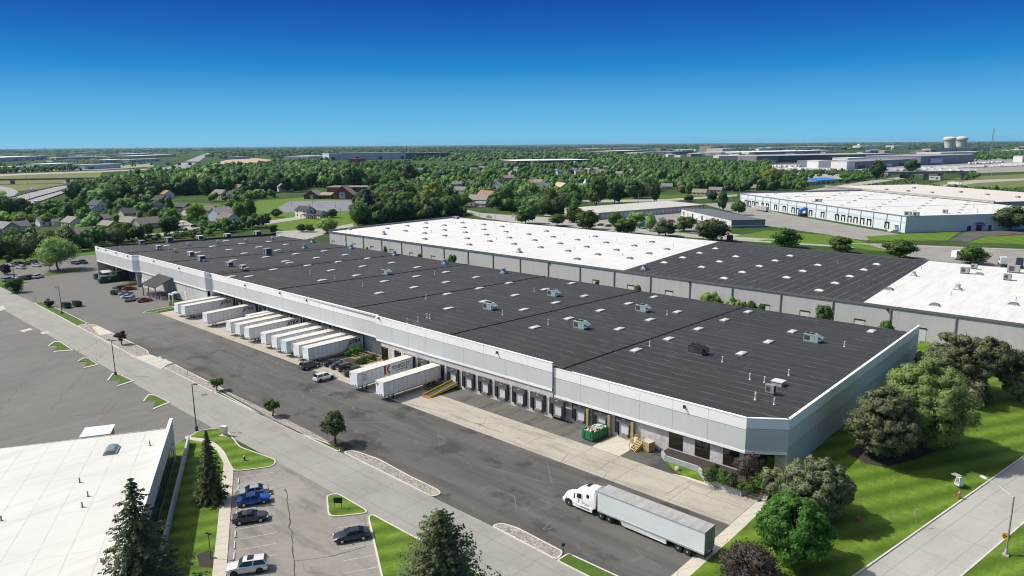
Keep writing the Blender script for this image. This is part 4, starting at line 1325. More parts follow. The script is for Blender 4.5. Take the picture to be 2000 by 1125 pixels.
fan('grey roof fan near the left end of the white roof', at(750, 458, Z2 + .1), .95, 'fans on the second roof', (.36, .38, .38))
fan('grey roof fan at the front edge of the white roof', at(1014, 493, Z2 + .1), .95, 'fans on the second roof', (.34, .37, .37))
fan('blue grey fan at the corner of the black roof section', at(1258, 526, Z2 + .1), .95, 'fans on the second roof', (.25, .32, .36))
fan('grey roof fan in the middle of the right white roof', at(1871, 566, Z2 + .1), .9, 'fans on the second roof', (.36, .40, .39))
fan('grey roof fan beside the black and white roof seam', at(1785, 539, Z2 + .1), .8, 'fans on the second roof', (.38, .40, .39))
box_unit('low grey unit at the rear edge of the white roof', at(891, 427, Z2 + .1), 3.2, 2.4, 1.2, (.34, .34, .34))
for (px, py, a, c, d, lb) in ((1902, 525, 1.8, 1.6, 1.2, 'grey cube unit furthest back on the right white roof'), (1884, 534, 2.4, 1.8, 1.6, 'grey unit with round fan on the right white roof'),
        (1979, 532, 3.4, 2.2, 2.0, 'large two part grey unit on the right white roof'), (1967, 547, 2.0, 1.8, 1.5, 'grey cube unit nearest the front of the right white roof')):
 box_unit(lb, at(px, py, Z2 + .1), a, c, d, (.36, .355, .345), True)
# ------------------------------------------------------------------ white-roofed building at lower left
t3 = thing('office_building', 'low building at lower left with a broad dirty white roof and grey end wall', 'building', (-115.6, 43.3, 0))
ang = math.atan2(-dirA[1], -dirA[0])      # along the end wall towards the viewer
t3.rotation_euler = (0, 0, ang)
Z3 = 5.3
c3 = Vector(P2(332, 838, Z3 + .0))
t3.location = (c3.x, c3.y, 0)
b = MB()
# local x runs along the end wall towards the camera, local y goes to +... away from the lot is -y
LX, LY = 44.0, -75.0
b.box(-.2, LX, LY, -.1, 0, Z3 - .3)
b.build('wall', [M['agg2']], t3)
b = MB()
b.add([(-.3, 0, Z3), (LX, 0, Z3), (LX, LY, Z3 + .3), (-.3, LY, Z3 + .3)], [(0, 1, 2, 3)])
b.box(-.4, -.3, LY, 0, Z3 - .6, Z3 + .12, 0)
r3 = b.build('roof', [M['roof_white3']], t3)
b = MB()
b.box(-1.2, LX, 0.0, .35, 0, Z3 + 1.3)
b.build('parapet_wall', [paint((.42, .44, .46), .7, 0, .1, .4)], t3)
b = MB()
b.box(2, LX - 3, .36, .42, .9, 3.6)
for k in range(20):
 b.box(2 + k * 2, 2.1 + k * 2, .42, .46, .9, 3.6)
b.build('window_band', [paint((.05, .06, .07), .2)], t3)
b = MB()
b.box(-6.0, LX, 1.8, 2.1, 0, 1.5)
b.build('screen_wall', [paint((.45, .46, .48), .7)], t3)
b = MB()
b.box(-1.25, LX + .05, -.08, .42, Z3 + 1.3, Z3 + 1.42)
b.build('coping', [M['fascia_w']], t3)
def on3(px, py, z=None):
 return tuple(t3.matrix_basis.inverted() @ Vector(at(px, py, z or Z3)))
p = on3(218, 880, Z3 + .1)
b = MB(); b.box(-1.5, 1.5, -.95, .95, 0, .25)
b.build('skylight_curb', [M['grey']], r3, None, (p[0], p[1], Z3 + .02))
b = MB(); n = 8
rings = [[(s * 1.35, -math.cos(math.pi * i / n) * .8, .25 + .42 * math.sin(math.pi * i / n)) for s in (-1, 1)] for i in range(n + 1)]
vs = [q for r_ in rings for q in r_]
b.add(vs, [(2 * i, 2 * i + 2, 2 * i + 3, 2 * i + 1) for i in range(n)] + [tuple(2 * i for i in range(n + 1)), tuple(2 * i + 1 for i in range(n, -1, -1))])
b.build('skylight', [paint((.20, .25, .26), .15)], r3, 40, (p[0], p[1], Z3 + .02))
for px, py in ((156, 943), (172, 970), (161, 991), (293, 870), (3, 1018)):
 p = on3(px, py)
 b = MB(); b.cyl((0, 0, 0), (0, 0, .75), .09, .09, 10); b.cyl((0, 0, 0), (0, 0, .08), .22, .18, 10)
 b.build('vent_pipe', [paint((.18, .18, .18), .6)], r3, 40, (p[0], p[1], Z3))
# dock house behind it
p = P2(190, 866)
t = thing('dock_house', 'small white roofed dock house behind the white roof', 'shed', (p[0], p[1], 0), ang)
b = MB(); b.box(-3.4, .8, -2.2, 2.2, 0, 1.75); b.build('wall', [paint((.30, .31, .33), .6)], t)
b = MB(); b.box(-3.6, 1.0, -2.4, 2.4, 1.75, 1.9); b.build('roof', [paint((.8, .8, .79), .6)], t)
b = MB()
for k in range(5):
 b.box(-3.44, -3.4, -2 + k * .85, -1.6 + k * .85, .3, 1.6)
b.build('louvre', [M['dark']], t)
# ------------------------------------------------------------------ pale blue warehouse at upper right
P0 = Vector(P2(1767.5, 455));
ex = (Vector(P2(1990, 448)) - P0).normalized()
ey = Vector((-ex.y, ex.x))
w4 = thing('warehouse', 'pale blue warehouse at upper right with a long row of docks and bright white roof', 'warehouse', (P0.x, P0.y, 0), math.atan2(ex.y, ex.x))
Z4 = 9.7
LY4, LX4 = 196.0, 112.0
blue = m_panel('pale_blue_panel', (.60, .665, .705), .6, .12)
blue2 = m_panel('grey_blue_panel', (.50, .56, .62), .6, .12)
b = MB()
b.box(0, .4, 0, LY4, 0, Z4 - .3, 0); b.box(0, LX4, 0, .4, 0, Z4 - .1, 1); b.box(LX4 - .4, LX4, .4, LY4, 0, Z4 - .3, 0); b.box(.4, LX4, LY4 - .4, LY4, 0, Z4 - .2, 0)
b.build('wall', [blue, blue2], w4)
b = MB(); b.box(-.02, 0, 0, LY4, 5.3, 6.4); b.build('stripe', [paint((.45, .55, .6), .6)], w4)
b = MB()
b.add([(-.1, .3, Z4 - .2), (LX4, .3, Z4 - .2), (LX4, LY4, Z4 - .2), (-.1, LY4, Z4 - .2)], [(0, 1, 2, 3)])
r4 = b.build('roof', [M['roof_white']], w4)
b = MB(); b.box(-.2, -.05, 0, LY4, Z4 - .6, Z4); b.box(-.2, LX4, LY4 - .2, LY4 + .2, Z4 - .6, Z4 + 1.1); b.build('gutter', [paint((.18, .19, .2), .5)], w4)
for k in range(17):
 y = 4 + k * 11.9
 if y < LY4:
  b = MB(); b.box(-.25, -.02, y - .2, y + .2, 0, Z4 - .6); b.build('downpipe', [paint((.15, .16, .18), .5)], w4)
for k, y in enumerate((14, 30, 36.5, 43, 49, 55.5, 62, 78, 92, 108, 114, 126, 138, 150, 157, 166, 172, 178, 184)):
 b = MB(); b.box(-.06, 0, y, y + 2.6, 1.0, 4.3); d = b.build('dock_door', [M['white']], w4)
 b = MB(); b.box(-.5, -.06, y - .5, y, 1, 4.3); b.box(-.5, -.06, y + 2.6, y + 3.1, 1, 4.3); b.box(-.5, -.06, y - .5, y + 3.1, 4.3, 4.9); b.build('dock_seal', [M['black']], d)
b = MB(); b.box(40, 42.5, -.1, 0, 0, 3); b.box(46, 49.5, -.12, 0, 0, 3.4); b.box(54, 56, -.1, 0, 0, 3); b.build('entrance_door', [M['dark']], w4)
b = MB(); b.add([(45, -2.2, 3.6), (50, -2.2, 3.6), (50, 0, 4.8), (45, 0, 4.8), (45, -2.2, 3.1), (50, -2.2, 3.1)], [(0, 1, 2, 3), (0, 4, 5, 1)]); b.build('awning', [paint((.02, .03, .18), .6)], w4)
b = MB(); b.box(-3.2, 0, 6, 9, 0, 1.2); b.box(-4.5, -3.2, 6, 9, 0, .7); b.box(-3, -.1, 5.8, 9.2, 3.9, 4.1); b.build('stoop', [paint((.55, .57, .58), .6)], w4)
sdm = MB(); sdm.box(-1.4, 1.4, -.6, .6, -.05, .35); sdm = sdm.mesh('skylight', [paint((.42, .42, .41), .5)])
for a in range(7):
 for c in range(12):
  if (a + c) % 2 == 0:
   link('skylight', sdm, r4, (9 + a * 16, 9 + c * 16, Z4 - .15))
pv_ = MB(); pv_.cyl((0, 0, -.2), (0, 0, 1.2), .2, .2, 6); pv_ = pv_.mesh('vent_pipe', [M['grey']])
for k in range(16):
 link('vent_pipe', pv_, r4, (float(RNG.uniform(6, LX4 - 6)), float(RNG.uniform(6, LY4 - 6)), Z4 - .2))
for y in (56, 110, 150):
 b = MB(); b.box(.2, LX4, y, y + .3, Z4 - .2, Z4 - .08); b.build('expansion_joint', [paint((.4, .4, .4), .7)], r4)
tw = w4.matrix_basis
pc = tw @ Vector((-3, 99, 0))
t = thing('loading_chute', 'bright blue chute hood standing at a dock of the pale blue warehouse', 'chute', (pc.x, pc.y, 0), math.atan2(ex.y, ex.x))
b = MB(); b.extr([(-2.2, 4.6), (2.6, 6.4), (2.8, 5.2), (-.6, 3.6), (-.8, 2.2), (-2.2, 2.2)], -1.6, 1.6); b.build('hood', [paint((.02, .12, .5), .5)], t)
b = MB(); b.box(-2.2, 2.4, -1.5, 1.5, 0, 2.0); b.build('base', [M['dark']], t)
for (px, py, dx, lb) in ((1773, 420, 3.4, 'grey unit at the near corner of the pale blue warehouse roof'), (1789, 421, 3.0, 'second grey unit along the near edge of that roof'), (1846, 416, 2.4, 'low unit on the near edge of the far white roof'),
       (1598, 394, 4, 'single large unit on the far white roof')):
 box_unit(lb, at(px, py, Z4), dx, 2.4, 1.8, (.36, .35, .33))
# cream roof behind it
b0 = tw @ Vector((LX4 + 1, 60, 0))
w5 = thing('warehouse', 'long warehouse with a cream roof behind the pale blue one', 'warehouse', (b0.x, b0.y, 0), math.atan2(ex.y, ex.x))
b = MB(); b.box(0, 95, 0, 190, 0, 10.2); b.build('wall', [paint((.35, .36, .36), .6)], w5)
b = MB(); b.box(-.4, 95.4, -.4, 190.4, 10.2, 10.7); b.build('roof', [M['roof_cream']], w5)
b = MB(); b.box(-.6, .6, -.4, 190.4, 10.7, 11.5); b.build('parapet', [paint((.3, .3, .29), .6)], w5)
for (px, py) in ((1731, 371), (1773, 374), (1820, 377), (1928, 381), (1988, 386), (1785, 368), (1876, 376)):
 p = Vector(at(px, py, 10.7)); q = w5.matrix_basis.inverted() @ p
 if 1 < q.x < 94 and 1 < q.y < 189:
  b = MB(); b.cbox((q.x, q.y, 11.2), (2.2, 2.2, 1.2)); b.build('roof_vent', [paint((.28, .26, .22), .6)], w5)
# ------------------------------------------------------------------ storage units
def oblong(name, lbl, cat, pa, pb_, depth, zt_, wallm, roofm, slope=0.0, over=.3):
 """box building whose front wall runs pa -> pb_ (world xy), depth away to the left of that direction"""
 a, c = Vector(pa), Vector(pb_)
 d = c - a
 t = thing(name, lbl, cat, (a.x, a.y, 0), math.atan2(d.y, d.x))
 L = d.length
 b = MB()
 b.extr([(0, 0), (depth, 0), (depth, zt_ + slope), (0, zt_)], 0, L, axis='x')
 b.build('wall', [wallm], t)
 b = MB()
 s = slope / depth
 b.extr([(-over, zt_ - over * s + .01), (depth + over, zt_ + slope + over * s + .01), (depth + over, zt_ + slope + .3), (-over, zt_ + .3)], -over, L + over, axis='x')
 rf = b.build('roof', [roofm], t)
 return t, L, rf
pa, pb_ = P2(1170, 416, 4.5), P2(1375, 400, 4.5)
ts, L, rs = oblong('storage_units', 'long beige storage unit building with a row of pale doors', 'storage building', pa, pb_, 38, 4.4, paint((.33, .31, .27), .7), paint((.52, .51, .46), .6, 0, .1, .2), .6)
k = 0
x = 2.0
while x < L - 4:
 b = MB(); b.box(x, x + 3.3, -.05, 0, 0.05, 3.3); b.build('roller_door', [paint((.56, .58, .57), .6) if k != 2 else M['black']], ts)
 x += 4.15; k += 1
b = MB(); b.box(L - .0, L + .06, 0, 38, .1, 4.4); b.box(-.06, 0, 0, 38, .1, 4.4); b.build('end_wall', [paint((.62, .60, .55), .6)], ts)
A_, B_, C_ = Vector(P2(1331, 408, 4.8)), Vector(P2(1429, 430, 4.8)), Vector(P2(1493, 428, 4.8))
d = B_ - A_
t = thing('storage_shed', 'grey roofed storage shed with teal awnings and a slate grey end wall', 'storage building', (A_.x, A_.y, 0), math.atan2(d.y, d.x))
L = d.length
W = abs((C_ - B_).dot(Vector((-d.y, d.x)).normalized()))
W = max(W, 19)
b = MB(); b.extr([(0, 0), (W, 0), (W, 4.2), (0, 4.6)], 0, L, axis='x'); b.build('wall', [paint((.62, .63, .62), .6)], t)
b = MB(); b.extr([(-.2, 4.62), (W + .2, 4.2), (W + .2, 4.45), (-.2, 4.9)], -.2, L + .2, axis='x'); b.build('roof', [paint((.13, .14, .155), .7, 0, .15, .3)], t)
b = MB(); b.box(L, L + .08, -.1, W + .1, 1.6, 4.8, 0); b.box(L, L + .06, 0, W, .9, 1.6, 1); b.box(L, L + .06, 0, W, 0, .9, 0); b.build('end_wall', [paint((.16, .20, .21), .6), paint((.5, .52, .53), .6)], t)
for k in range(9):
 x = 3 + k * (L - 8) / 9
 b = MB(); b.box(x, x + 2.2, -.06, 0, 0, 2.8); b.build('door', [paint((.35, .36, .36), .6) if k % 3 else M['white']], t)
 if k % 2 == 0:
  b = MB(); b.add([(x - .3, -1.6, 2.6), (x + 2.5, -1.6, 2.6), (x + 2.5, 0, 3.6), (x - .3, 0, 3.6), (x - .3, -1.6, 2.3), (x + 2.5, -1.6, 2.3)], [(0, 1, 2, 3), (0, 4, 5, 1)]); b.build('awning', [paint((.25, .40, .44), .6)], t)
# ------------------------------------------------------------------ vehicles
def car_paint(col, metal=.3, rough=.28):
 key = ('car', tuple(col))
 if key not in _cache:
  m = N('car_paint')
  m.b.inputs['Coat Weight'].default_value = .6
  m.b.inputs['Coat Roughness'].default_value = .08
  n = m.noise(m.obj(), 1.2, 3)
  _cache[key] = m.done(m.mix(m.ramp(n, (.4, 0), (.8, .25)), col, tuple(v * .75 + .02 for v in col)), rough, metal)
 return _cache[key]
CG = glass((.012, .015, .018), 'car_glass', .05)
SHAPES = {
 # stations: (x, z bottom, z belt, half width);  cabin: cowl x, windscreen top x, roof end x, rear glass base x, roof z
 'sedan': dict(L=4.75, W=1.84, wb=2.75, st=[(-2.37, .42, .78, .70), (-2.25, .28, .98, .84), (-1.6, .2, 1.03, .91), (-.6, .19, .98, .92), (.9, .19, .97, .92), (1.5, .2, .93, .91), (2.1, .24, .80, .86), (2.33, .32, .68, .74), (2.38, .36, .55, .66)],
     cab=(1.05, .25, -.95, -1.85, 1.45), r=.33),
 'suv': dict(L=4.85, W=1.94, wb=2.95, st=[(-2.42, .5, .95, .80), (-2.36, .34, 1.12, .92), (-1.6, .26, 1.14, .96), (-.4, .25, 1.12, .97), (.95, .25, 1.1, .97), (1.5, .26, 1.06, .96), (2.15, .3, .98, .92), (2.38, .4, .86, .82), (2.42, .45, .7, .76)],
    cab=(1.15, .45, -2.0, -2.32, 1.76), r=.38),
 'pickup': dict(L=5.8, W=2.0, wb=3.6, st=[(-2.9, .5, 1.05, .92), (-2.85, .42, 1.1, .97), (-1.2, .38, 1.12, .99), (0, .36, 1.12, .99), (1.3, .36, 1.12, .99), (2.0, .38, 1.1, .98), (2.7, .42, 1.02, .92), (2.9, .5, .9, .85)],
     cab=(1.5, .85, -.75, -1.0, 1.85), r=.41),
}
def wheel(t, x, y, r, w=.22, rim=.62, col=None, name='wheel'):
 b = MB()
 b.cyl((0, -w / 2, 0), (0, w / 2, 0), r, r, 16)
 o = b.build(name, [M['rubber']], t, 40, (x, y, r))
 s = 1 if y > 0 else -1
 b = MB()
 b.cyl((0, s * (w / 2 - .02), 0), (0, s * (w / 2 + .012), 0), r * rim, r * rim * .95, 12)
 b.cyl((0, s * (w / 2 + .012), 0), (0, s * (w / 2 + .03), 0), r * .16, r * .12, 8)
 rm = b.build('rim', [col or M['chrome']], o, 30)
 for k in range(5):
  pass
 return o
def make_car(kind, col, loc, rz, label, group=None, rim=None, sunroof=False, bed=False, detail=True):
 S = SHAPES[kind]
 t = thing({'sedan': 'parked_car', 'suv': 'parked_suv', 'pickup': 'pickup_truck'}[kind], label, {'sedan': 'car', 'suv': 'car', 'pickup': 'pickup truck'}[kind], (loc[0], loc[1], loc[2] if len(loc) > 2 else .02), rz, group)
 cp_ = car_paint(col)
 b = MB()
 rings = []
 for x, zb, zt_, hw in S['st']:
  h = zt_ - zb
  rings.append([(x, -hw * .9, zb), (x, -hw, zb + h * .25), (x, -hw, zb + h * .72), (x, -hw * .93, zt_ - .03), (x, -hw * .78, zt_ + .015), (x, 0, zt_ + .035),
      (x, hw * .78, zt_ + .015), (x, hw * .93, zt_ - .03), (x, hw, zb + h * .72), (x, hw, zb + h * .25), (x, hw * .9, zb)])
 b.loft(rings, 0)
 cx0, cx1, cx2, cx3, zr = S['cab']
 hw = S['W'] / 2
 zb0 = 1.0 if kind == 'sedan' else 1.1 if kind == 'suv' else 1.12
 hb, ht_ = hw * .92, hw * .72
 # roof skin with a gentle crown and pillars
 rp = []
 for x in (cx1, (cx1 + cx2) / 2, cx2):
  z = zr - (.03 if x != (cx1 + cx2) / 2 else 0)
  rp.append([(x, -ht_, z - .05), (x, -ht_ * .8, z), (x, 0, z + .03), (x, ht_ * .8, z), (x, ht_, z - .05)])
 vs = [p for r_ in rp for p in r_]
 b.add(vs, [(i * 5 + j, i * 5 + j + 1, i * 5 + j + 6, i * 5 + j + 5) for i in range(2) for j in range(4)], 0)
 for s in (-1, 1):
  for xb, xt_ in ((cx0, cx1), (cx3, cx2), ((cx0 + cx3) * .5 - .05, (cx1 + cx2) * .5 - .05)):
   w = .07
   b.add([(xb - w, s * hb * 1.005, zb0 - .06), (xb + w, s * hb * 1.005, zb0 - .06), (xt_ + w, s * ht_ * 1.01, zr - .05), (xt_ - w, s * ht_ * 1.01, zr - .05)], [(0, 1, 2, 3)], 0)
 body = b.build('body', [cp_], t, 35)
 b = MB()
 g = .012
 b.add([(cx0, -hb + g, zb0 - .08), (cx0, hb - g, zb0 - .08), (cx3, hb - g, zb0 - .08), (cx3, -hb + g, zb0 - .08),
   (cx1, -ht_ + g, zr - .06), (cx1, ht_ - g, zr - .06), (cx2, ht_ - g, zr - .06), (cx2, -ht_ + g, zr - .06)],
   [(0, 1, 5, 4), (1, 2, 6, 5), (2, 3, 7, 6), (3, 0, 4, 7)], 0)
 b.build('windows', [CG], t)
 if sunroof:
  b = MB(); b.cbox(((cx1 + cx2) / 2 + .35, 0, zr + .03), (.75, 1.0, .03)); b.build('sunroof', [CG], t)
 if kind == 'pickup':
  b = MB(); b.box(-2.75, -1.1, -.82, .82, 1.09, 1.165); b.build('bed', [M['black']], t)
 fx, rx = S['st'][-1][0], S['st'][0][0]
 zf, zk = S['st'][-2][2], S['st'][1][2]
 for s in (-1, 1):
  if detail:
   b = MB(); b.cbox((fx - .11, s * hw * .70, zf - .06), (.2, .36, .14), 0, s * -.35); b.build('headlight', [M['lens']], t)
   b = MB(); b.cbox((rx + .08, s * hw * .74, zk - .12), (.14, .34, .16), 0, s * .3); b.build('taillight', [M['tail']], t)
   b = MB(); b.cbox((cx0 - .25, s * (hw + .08), zb0 + .03), (.14, .2, .13)); b.build('mirror', [cp_], t)
  for x in (S['wb'] / 2, -S['wb'] / 2):
   b = MB(); b.cyl((x, s * (hw - .12), S['r'] + .02), (x, s * (hw + .004), S['r'] + .02), S['r'] * 1.16, S['r'] * 1.16, 16, 0)
   if detail:
    b.build('wheel_arch', [M['black']], t)
   wheel(t, x, s * (hw - .09), S['r'], .21, .64, rim)
 if detail:
  b = MB(); b.cbox((fx - .02, 0, S['st'][-1][2] - .05), (.07, hw * 1.0, .14)); b.build('grille', [M['black']], t)
  b = MB(); b.cbox((rx - .0, 0, zk - .25), (.05, .5, .12)); b.build('licence_plate', [M['white']], t)
 return t
def car_px(kind, col, w0, w1, label, group=None, flip=False, side=0, **k):
 """w0, w1: ground pixels of the near-side wheels, rear first"""
 a, c = Vector(P2(*w0)), Vector(P2(*w1))
 d = (c - a).normalized()
 mid = (a + c) / 2
 n = Vector((-d.y, d.x))
 if n.dot(mid) < 0:
  n = -n
 mid = mid + n * (SHAPES[kind]['W'] / 2 - .1)
 return make_car(kind, col, (mid.x, mid.y), math.atan2(d.y, d.x), label, group, **k)
darkrim = paint((.03, .03, .032), .4, .5)
GP = 'cars in the foreground car park'
angs = math.atan2(dirB[1], dirB[0])
car_px('sedan', (.02, .09, .42), (477, 990.5), (515.5, 984), 'bright blue sedan parked nose out next to a silver car', GP)
p = Vector(P2(484, 985)); q = Vector((-.47, -.88))
o = car_px('sedan', (.42, .45, .48), (513, 968), (473, 975), 'silver sedan parked nose in beside the bright blue one', GP)
car_px('sedan', (.06, .055, .055), (468, 1026), (509, 1020), 'dark brown grey sedan with a sunroof by the sidewalk', GP, sunroof=True)
car_px('suv', (.82, .82, .82), (509, 1119.5), (456, 1127), 'white suv with black wheels at the bottom of the car park', GP, sunroof=True, rim=darkrim)
car_px('sedan', (.028, .034, .045), (710, 1055), (668, 1062.5), 'charcoal blue sedan parked alone near the grass island', GP)
GD = 'vehicles by the docks'
car_px('suv', (.85, .85, .85), (626.5, 746.5), (648.5, 740), 'white suv with black wheels standing on the dark asphalt', GD, rim=darkrim)
car_px('suv', (.07, .075, .075), (599, 723), (619.5, 717.5), 'dark green grey suv in front of the last docked trailer', GD)
for k, (kind, col, lb) in enumerate((('sedan', (.03, .033, .035), 'black green sedan first of the row beside the trailer'), ('sedan', (.04, .06, .12), 'dark blue sedan second of the row beside the trailer'),
          ('suv', (.05, .045, .06), 'dark violet grey suv third of the row by the planting beds'), ('pickup', (.025, .018, .016), 'black pickup truck at the nose of a lettered trailer'))):
 p = P2(*[(648, 713), (661, 718), (676, 723), (691, 731)][k])
 make_car(kind, col, (p[0] + 0, p[1] + .3), R(90 - 6), lb, GD)
GL = 'cars parked by the far canopy'
for kind, col, a, c, lb, f in (('sedan', (.30, .02, .03), (276, 591), (293, 588.5), 'red sedan nearest in the row by the canopy', 0), ('suv', (.42, .43, .42), (249.5, 590), (267.5, 587), 'silver suv second in the row by the canopy', 0),
        ('sedan', (.55, .57, .6), (243, 584), (261, 581), 'white silver car half hidden behind the silver suv', 0), ('sedan', (.28, .34, .42), (238, 578), (257, 575), 'pale blue car in the middle of the row by the canopy', 0),
        ('suv', (.012, .014, .03), (222, 578), (243, 570), 'near black suv at the back of the row by the canopy', 0), ('sedan', (.25, .02, .03), (246, 568), (262, 566), 'small red car at the back of the row by the canopy', 0),
        ('sedan', (.015, .02, .05), (228, 566.5), (246, 563), 'dark blue car furthest in the row by the canopy', 0)):
 car_px(kind, col, a, c, lb, GL)
GF = 'cars in the far staff car park'
for k, (x, y, col, kind, lb) in enumerate(((19, 520, (.7, .7, .7), 'sedan', 'white car at the left end of the hedge row'), (34, 518, (.03, .03, .035), 'suv', 'black suv second in the hedge row'), (50, 517, (.03, .035, .05), 'sedan', 'dark sedan third in the hedge row'),
           (65, 514, (.05, .06, .10), 'suv', 'dark blue suv at the right end of the hedge row'), (41, 525, (.8, .8, .8), 'suv', 'white suv on the pale aisle in front of the hedge row'),
           (72, 521, (.75, .75, .75), 'sedan', 'white sedan beside the big tree'), (16, 549, (.35, .38, .4), 'suv', 'silver suv behind the small dark tree'), (40, 545, (.7, .7, .7), 'sedan', 'white car half behind the small dark tree'),
           (57, 545, (.012, .02, .08), 'suv', 'dark blue suv on the grass edge'), (74, 543, (.8, .8, .8), 'suv', 'white suv on the grass edge'),
           (147, 516, (.03, .03, .03), 'sedan', 'dark sedan behind the black pickup'), (161, 515, (.015, .015, .02), 'pickup', 'black pickup near the far corner of the warehouse'), (92, 519, (.25, .24, .22), 'sedan', 'grey car in the shade of the big tree'))):
 p = P2(x, y)
 make_car(kind, col, p, R(200 if y < 530 else 120) if x < 140 else R(15), lb, GF, detail=False)
# ---- semi-trailers backed onto the docks
def trailer(loc, rz, label, L=16.1, logo=None, name='semi_trailer', wheels=True, side='+x', col=(.72, .74, .74), nose=None, group='white semi trailers backed onto the docks', ribs=True, frontmark=True):
 """local: nose at y=0 facing -y, body runs to +y; right side faces +x"""
 t = thing(name, label, 'trailer', (loc[0], loc[1], .02), rz, group)
 W, z0, z1 = 1.3, 1.15, 4.08
 cm = paint(col, .45, .05, .12, .6)
 b = MB()
 b.box(-W, W, 0, L, z0, z1, 0)
 b.build('box', [cm, M['steel']], t)
 b = MB(); b.box(-W - .015, W + .015, -.012, L + .02, z1 - .02, z1 + .05); b.build('roof', [paint((.66, .645, .60), .5, .05, .18, .5)], t)
 b = MB()
 for s in (-1, 1):
  b.box(s * (W + .018) - .02, s * (W + .018) + .02, 0, L, z0 - .12, z0 + .1, 0)
  b.box(s * (W + .012) - .014, s * (W + .012) + .014, 0, L, z1 - .15, z1 - .03, 0)
  if ribs:
   n = int(L / 1.22)
   for k in range(n + 1):
    y = .1 + (L - .2) * k / n
    b.box(s * (W + .008) - .009, s * (W + .008) + .009, y - .02, y + .02, z0 + .1, z1 - .15, 0)
 b.build('rail', [paint((.34, .35, .36), .5, .4)], t)
 b = MB()
 b.box(-W + .05, W - .05, -.02, 0, z0 + .1, z1 - .1)
 fr = b.build('nose_panel', [paint(nose or (.84, .87, .88), .4)], t)
 b = MB()
 b.box(-1.0, -.82, -.06, -.02, z0 + 2.2, z0 + 2.55); b.box(.5, .72, -.07, -.02, z0 + .15, z0 + .4); b.box(-.2, .05, -.06, -.02, z0 + .1, z0 + .25)
 b.build('hose_box', [M['dark']], t)
 if nose:
  b = MB(); b.box(W + .016, W + .024, 0, 1.2, z0 + .1, z1 - .2); b.build('corner_panel', [paint(tuple(v * .7 for v in nose), .5)], t)
 b = MB()
 for s in (-.85, .85):
  b.box(s - .09, s + .09, 2.6, 2.8, .12, z0); b.box(s - .2, s + .2, 2.5, 2.9, 0, .12)
 b.cyl((-.85, 2.7, .5), (.85, 2.7, .5), .05, .05, 6)
 b.build('landing_gear', [M['dark']], t)
 b = MB(); b.box(-.5, .5, 1.0, L - .2, z0 - .3, z0 - .02); b.build('chassis', [M['dark']], t)
 if wheels:
  for y in (L - 3.6, L - 2.35):
   for s in (-1, 1):
    b = MB(); b.cyl((-.27, 0, 0), (.27, 0, 0), .5, .5, 16); o = b.build('wheel', [M['rubber']], t, 40, (s * 1.0, y, .5))
    b = MB(); b.cyl((s * .2, 0, 0), (s * .285, 0, 0), .3, .27, 12); b.build('rim', [M['chrome']], o)
 if logo in ('X', 'V'):
  o = lettering('XTRA', 1.3, paint((.03, .025, .025), .6), t, (W + .035, L - 3.1, 3.1), '+x', shear=.25, fat=.03, sx=1.05)
  b = MB(); b.add([(W + .036, L - 5.1, 2.35), (W + .036, L - 4.85, 2.35), (W + .036, L - 4.0, 2.9), (W + .036, L - 4.3, 2.9)], [(0, 1, 2, 3)]); b.build('lettering_slash', [paint((.03, .025, .025), .6)], t)
 if logo == 'K':
  lettering('KNIGHT', 1.35, paint((.09, .09, .1), .6), t, (W + .035, L - 4.1, 2.95), '+x', fat=.012)
  lettering('TRANSPORTATION', .42, paint((.2, .2, .21), .6), t, (W + .035, L - 4.0, 2.15), '+x', fat=.004)
  b = MB()
  x = W + .036
  y = L - 8.9
  for q in ([(0, 0), (.55, 0), (.55, 1.9), (0, 1.9)], [(.6, .9), (1.25, 1.9), (1.75, 1.9), (1.0, .75)], [(.7, 1.05), (1.0, 1.1), (1.75, 0), (1.2, 0)], [(-.2, 0), (.8, 0), (.8, .14), (-.2, .14)], [(-.2, 1.76), (.7, 1.76), (.7, 1.9), (-.2, 1.9)]):
   b.add([(x + .001 * len(b.v), y + a, 2.0 + c) for a, c in q], [(0, 1, 2, 3)])
  b.build('emblem', [paint((.30, .012, .03), .5)], t)
  b = MB()
  for k in range(3):
   b.add([(x + .001 * k, 1.5 + k * .05, 2.6 + k * .4), (x + .001 * k, 2.5, 2.6 + k * .4), (x + .001 * k, 2.3, 2.75 + k * .4), (x + .001 * k, 1.4, 2.75 + k * .4)], [(0, 1, 2, 3)])
  b.add([(x, 1.4, 2.2), (x, 2.5, 2.2), (x, 2.5, 2.35), (x, 1.4, 2.35)], [(0, 1, 2, 3)])
  b.build('side_mark', [paint((.1, .12, .12), .6)], t)
 if frontmark == 'slash':
  b = MB()
  b.add([(-.9, -.03, 3.1), (-.75, -.03, 3.0), (-.1, -.03, 3.6), (-.2, -.03, 3.72)], [(0, 1, 2, 3)]); b.add([(-.85, -.034, 3.7), (-.7, -.034, 3.75), (-.45, -.034, 3.3), (-.55, -.034, 3.25)], [(0, 1, 2, 3)])
  b.build('nose_mark', [M['dark']], t)
 return t
ZT = lambda x, y: at(x, y, 1.15)
z6 = lambda a, c: (300 + a / 7.5, 540 + c / 7.5)
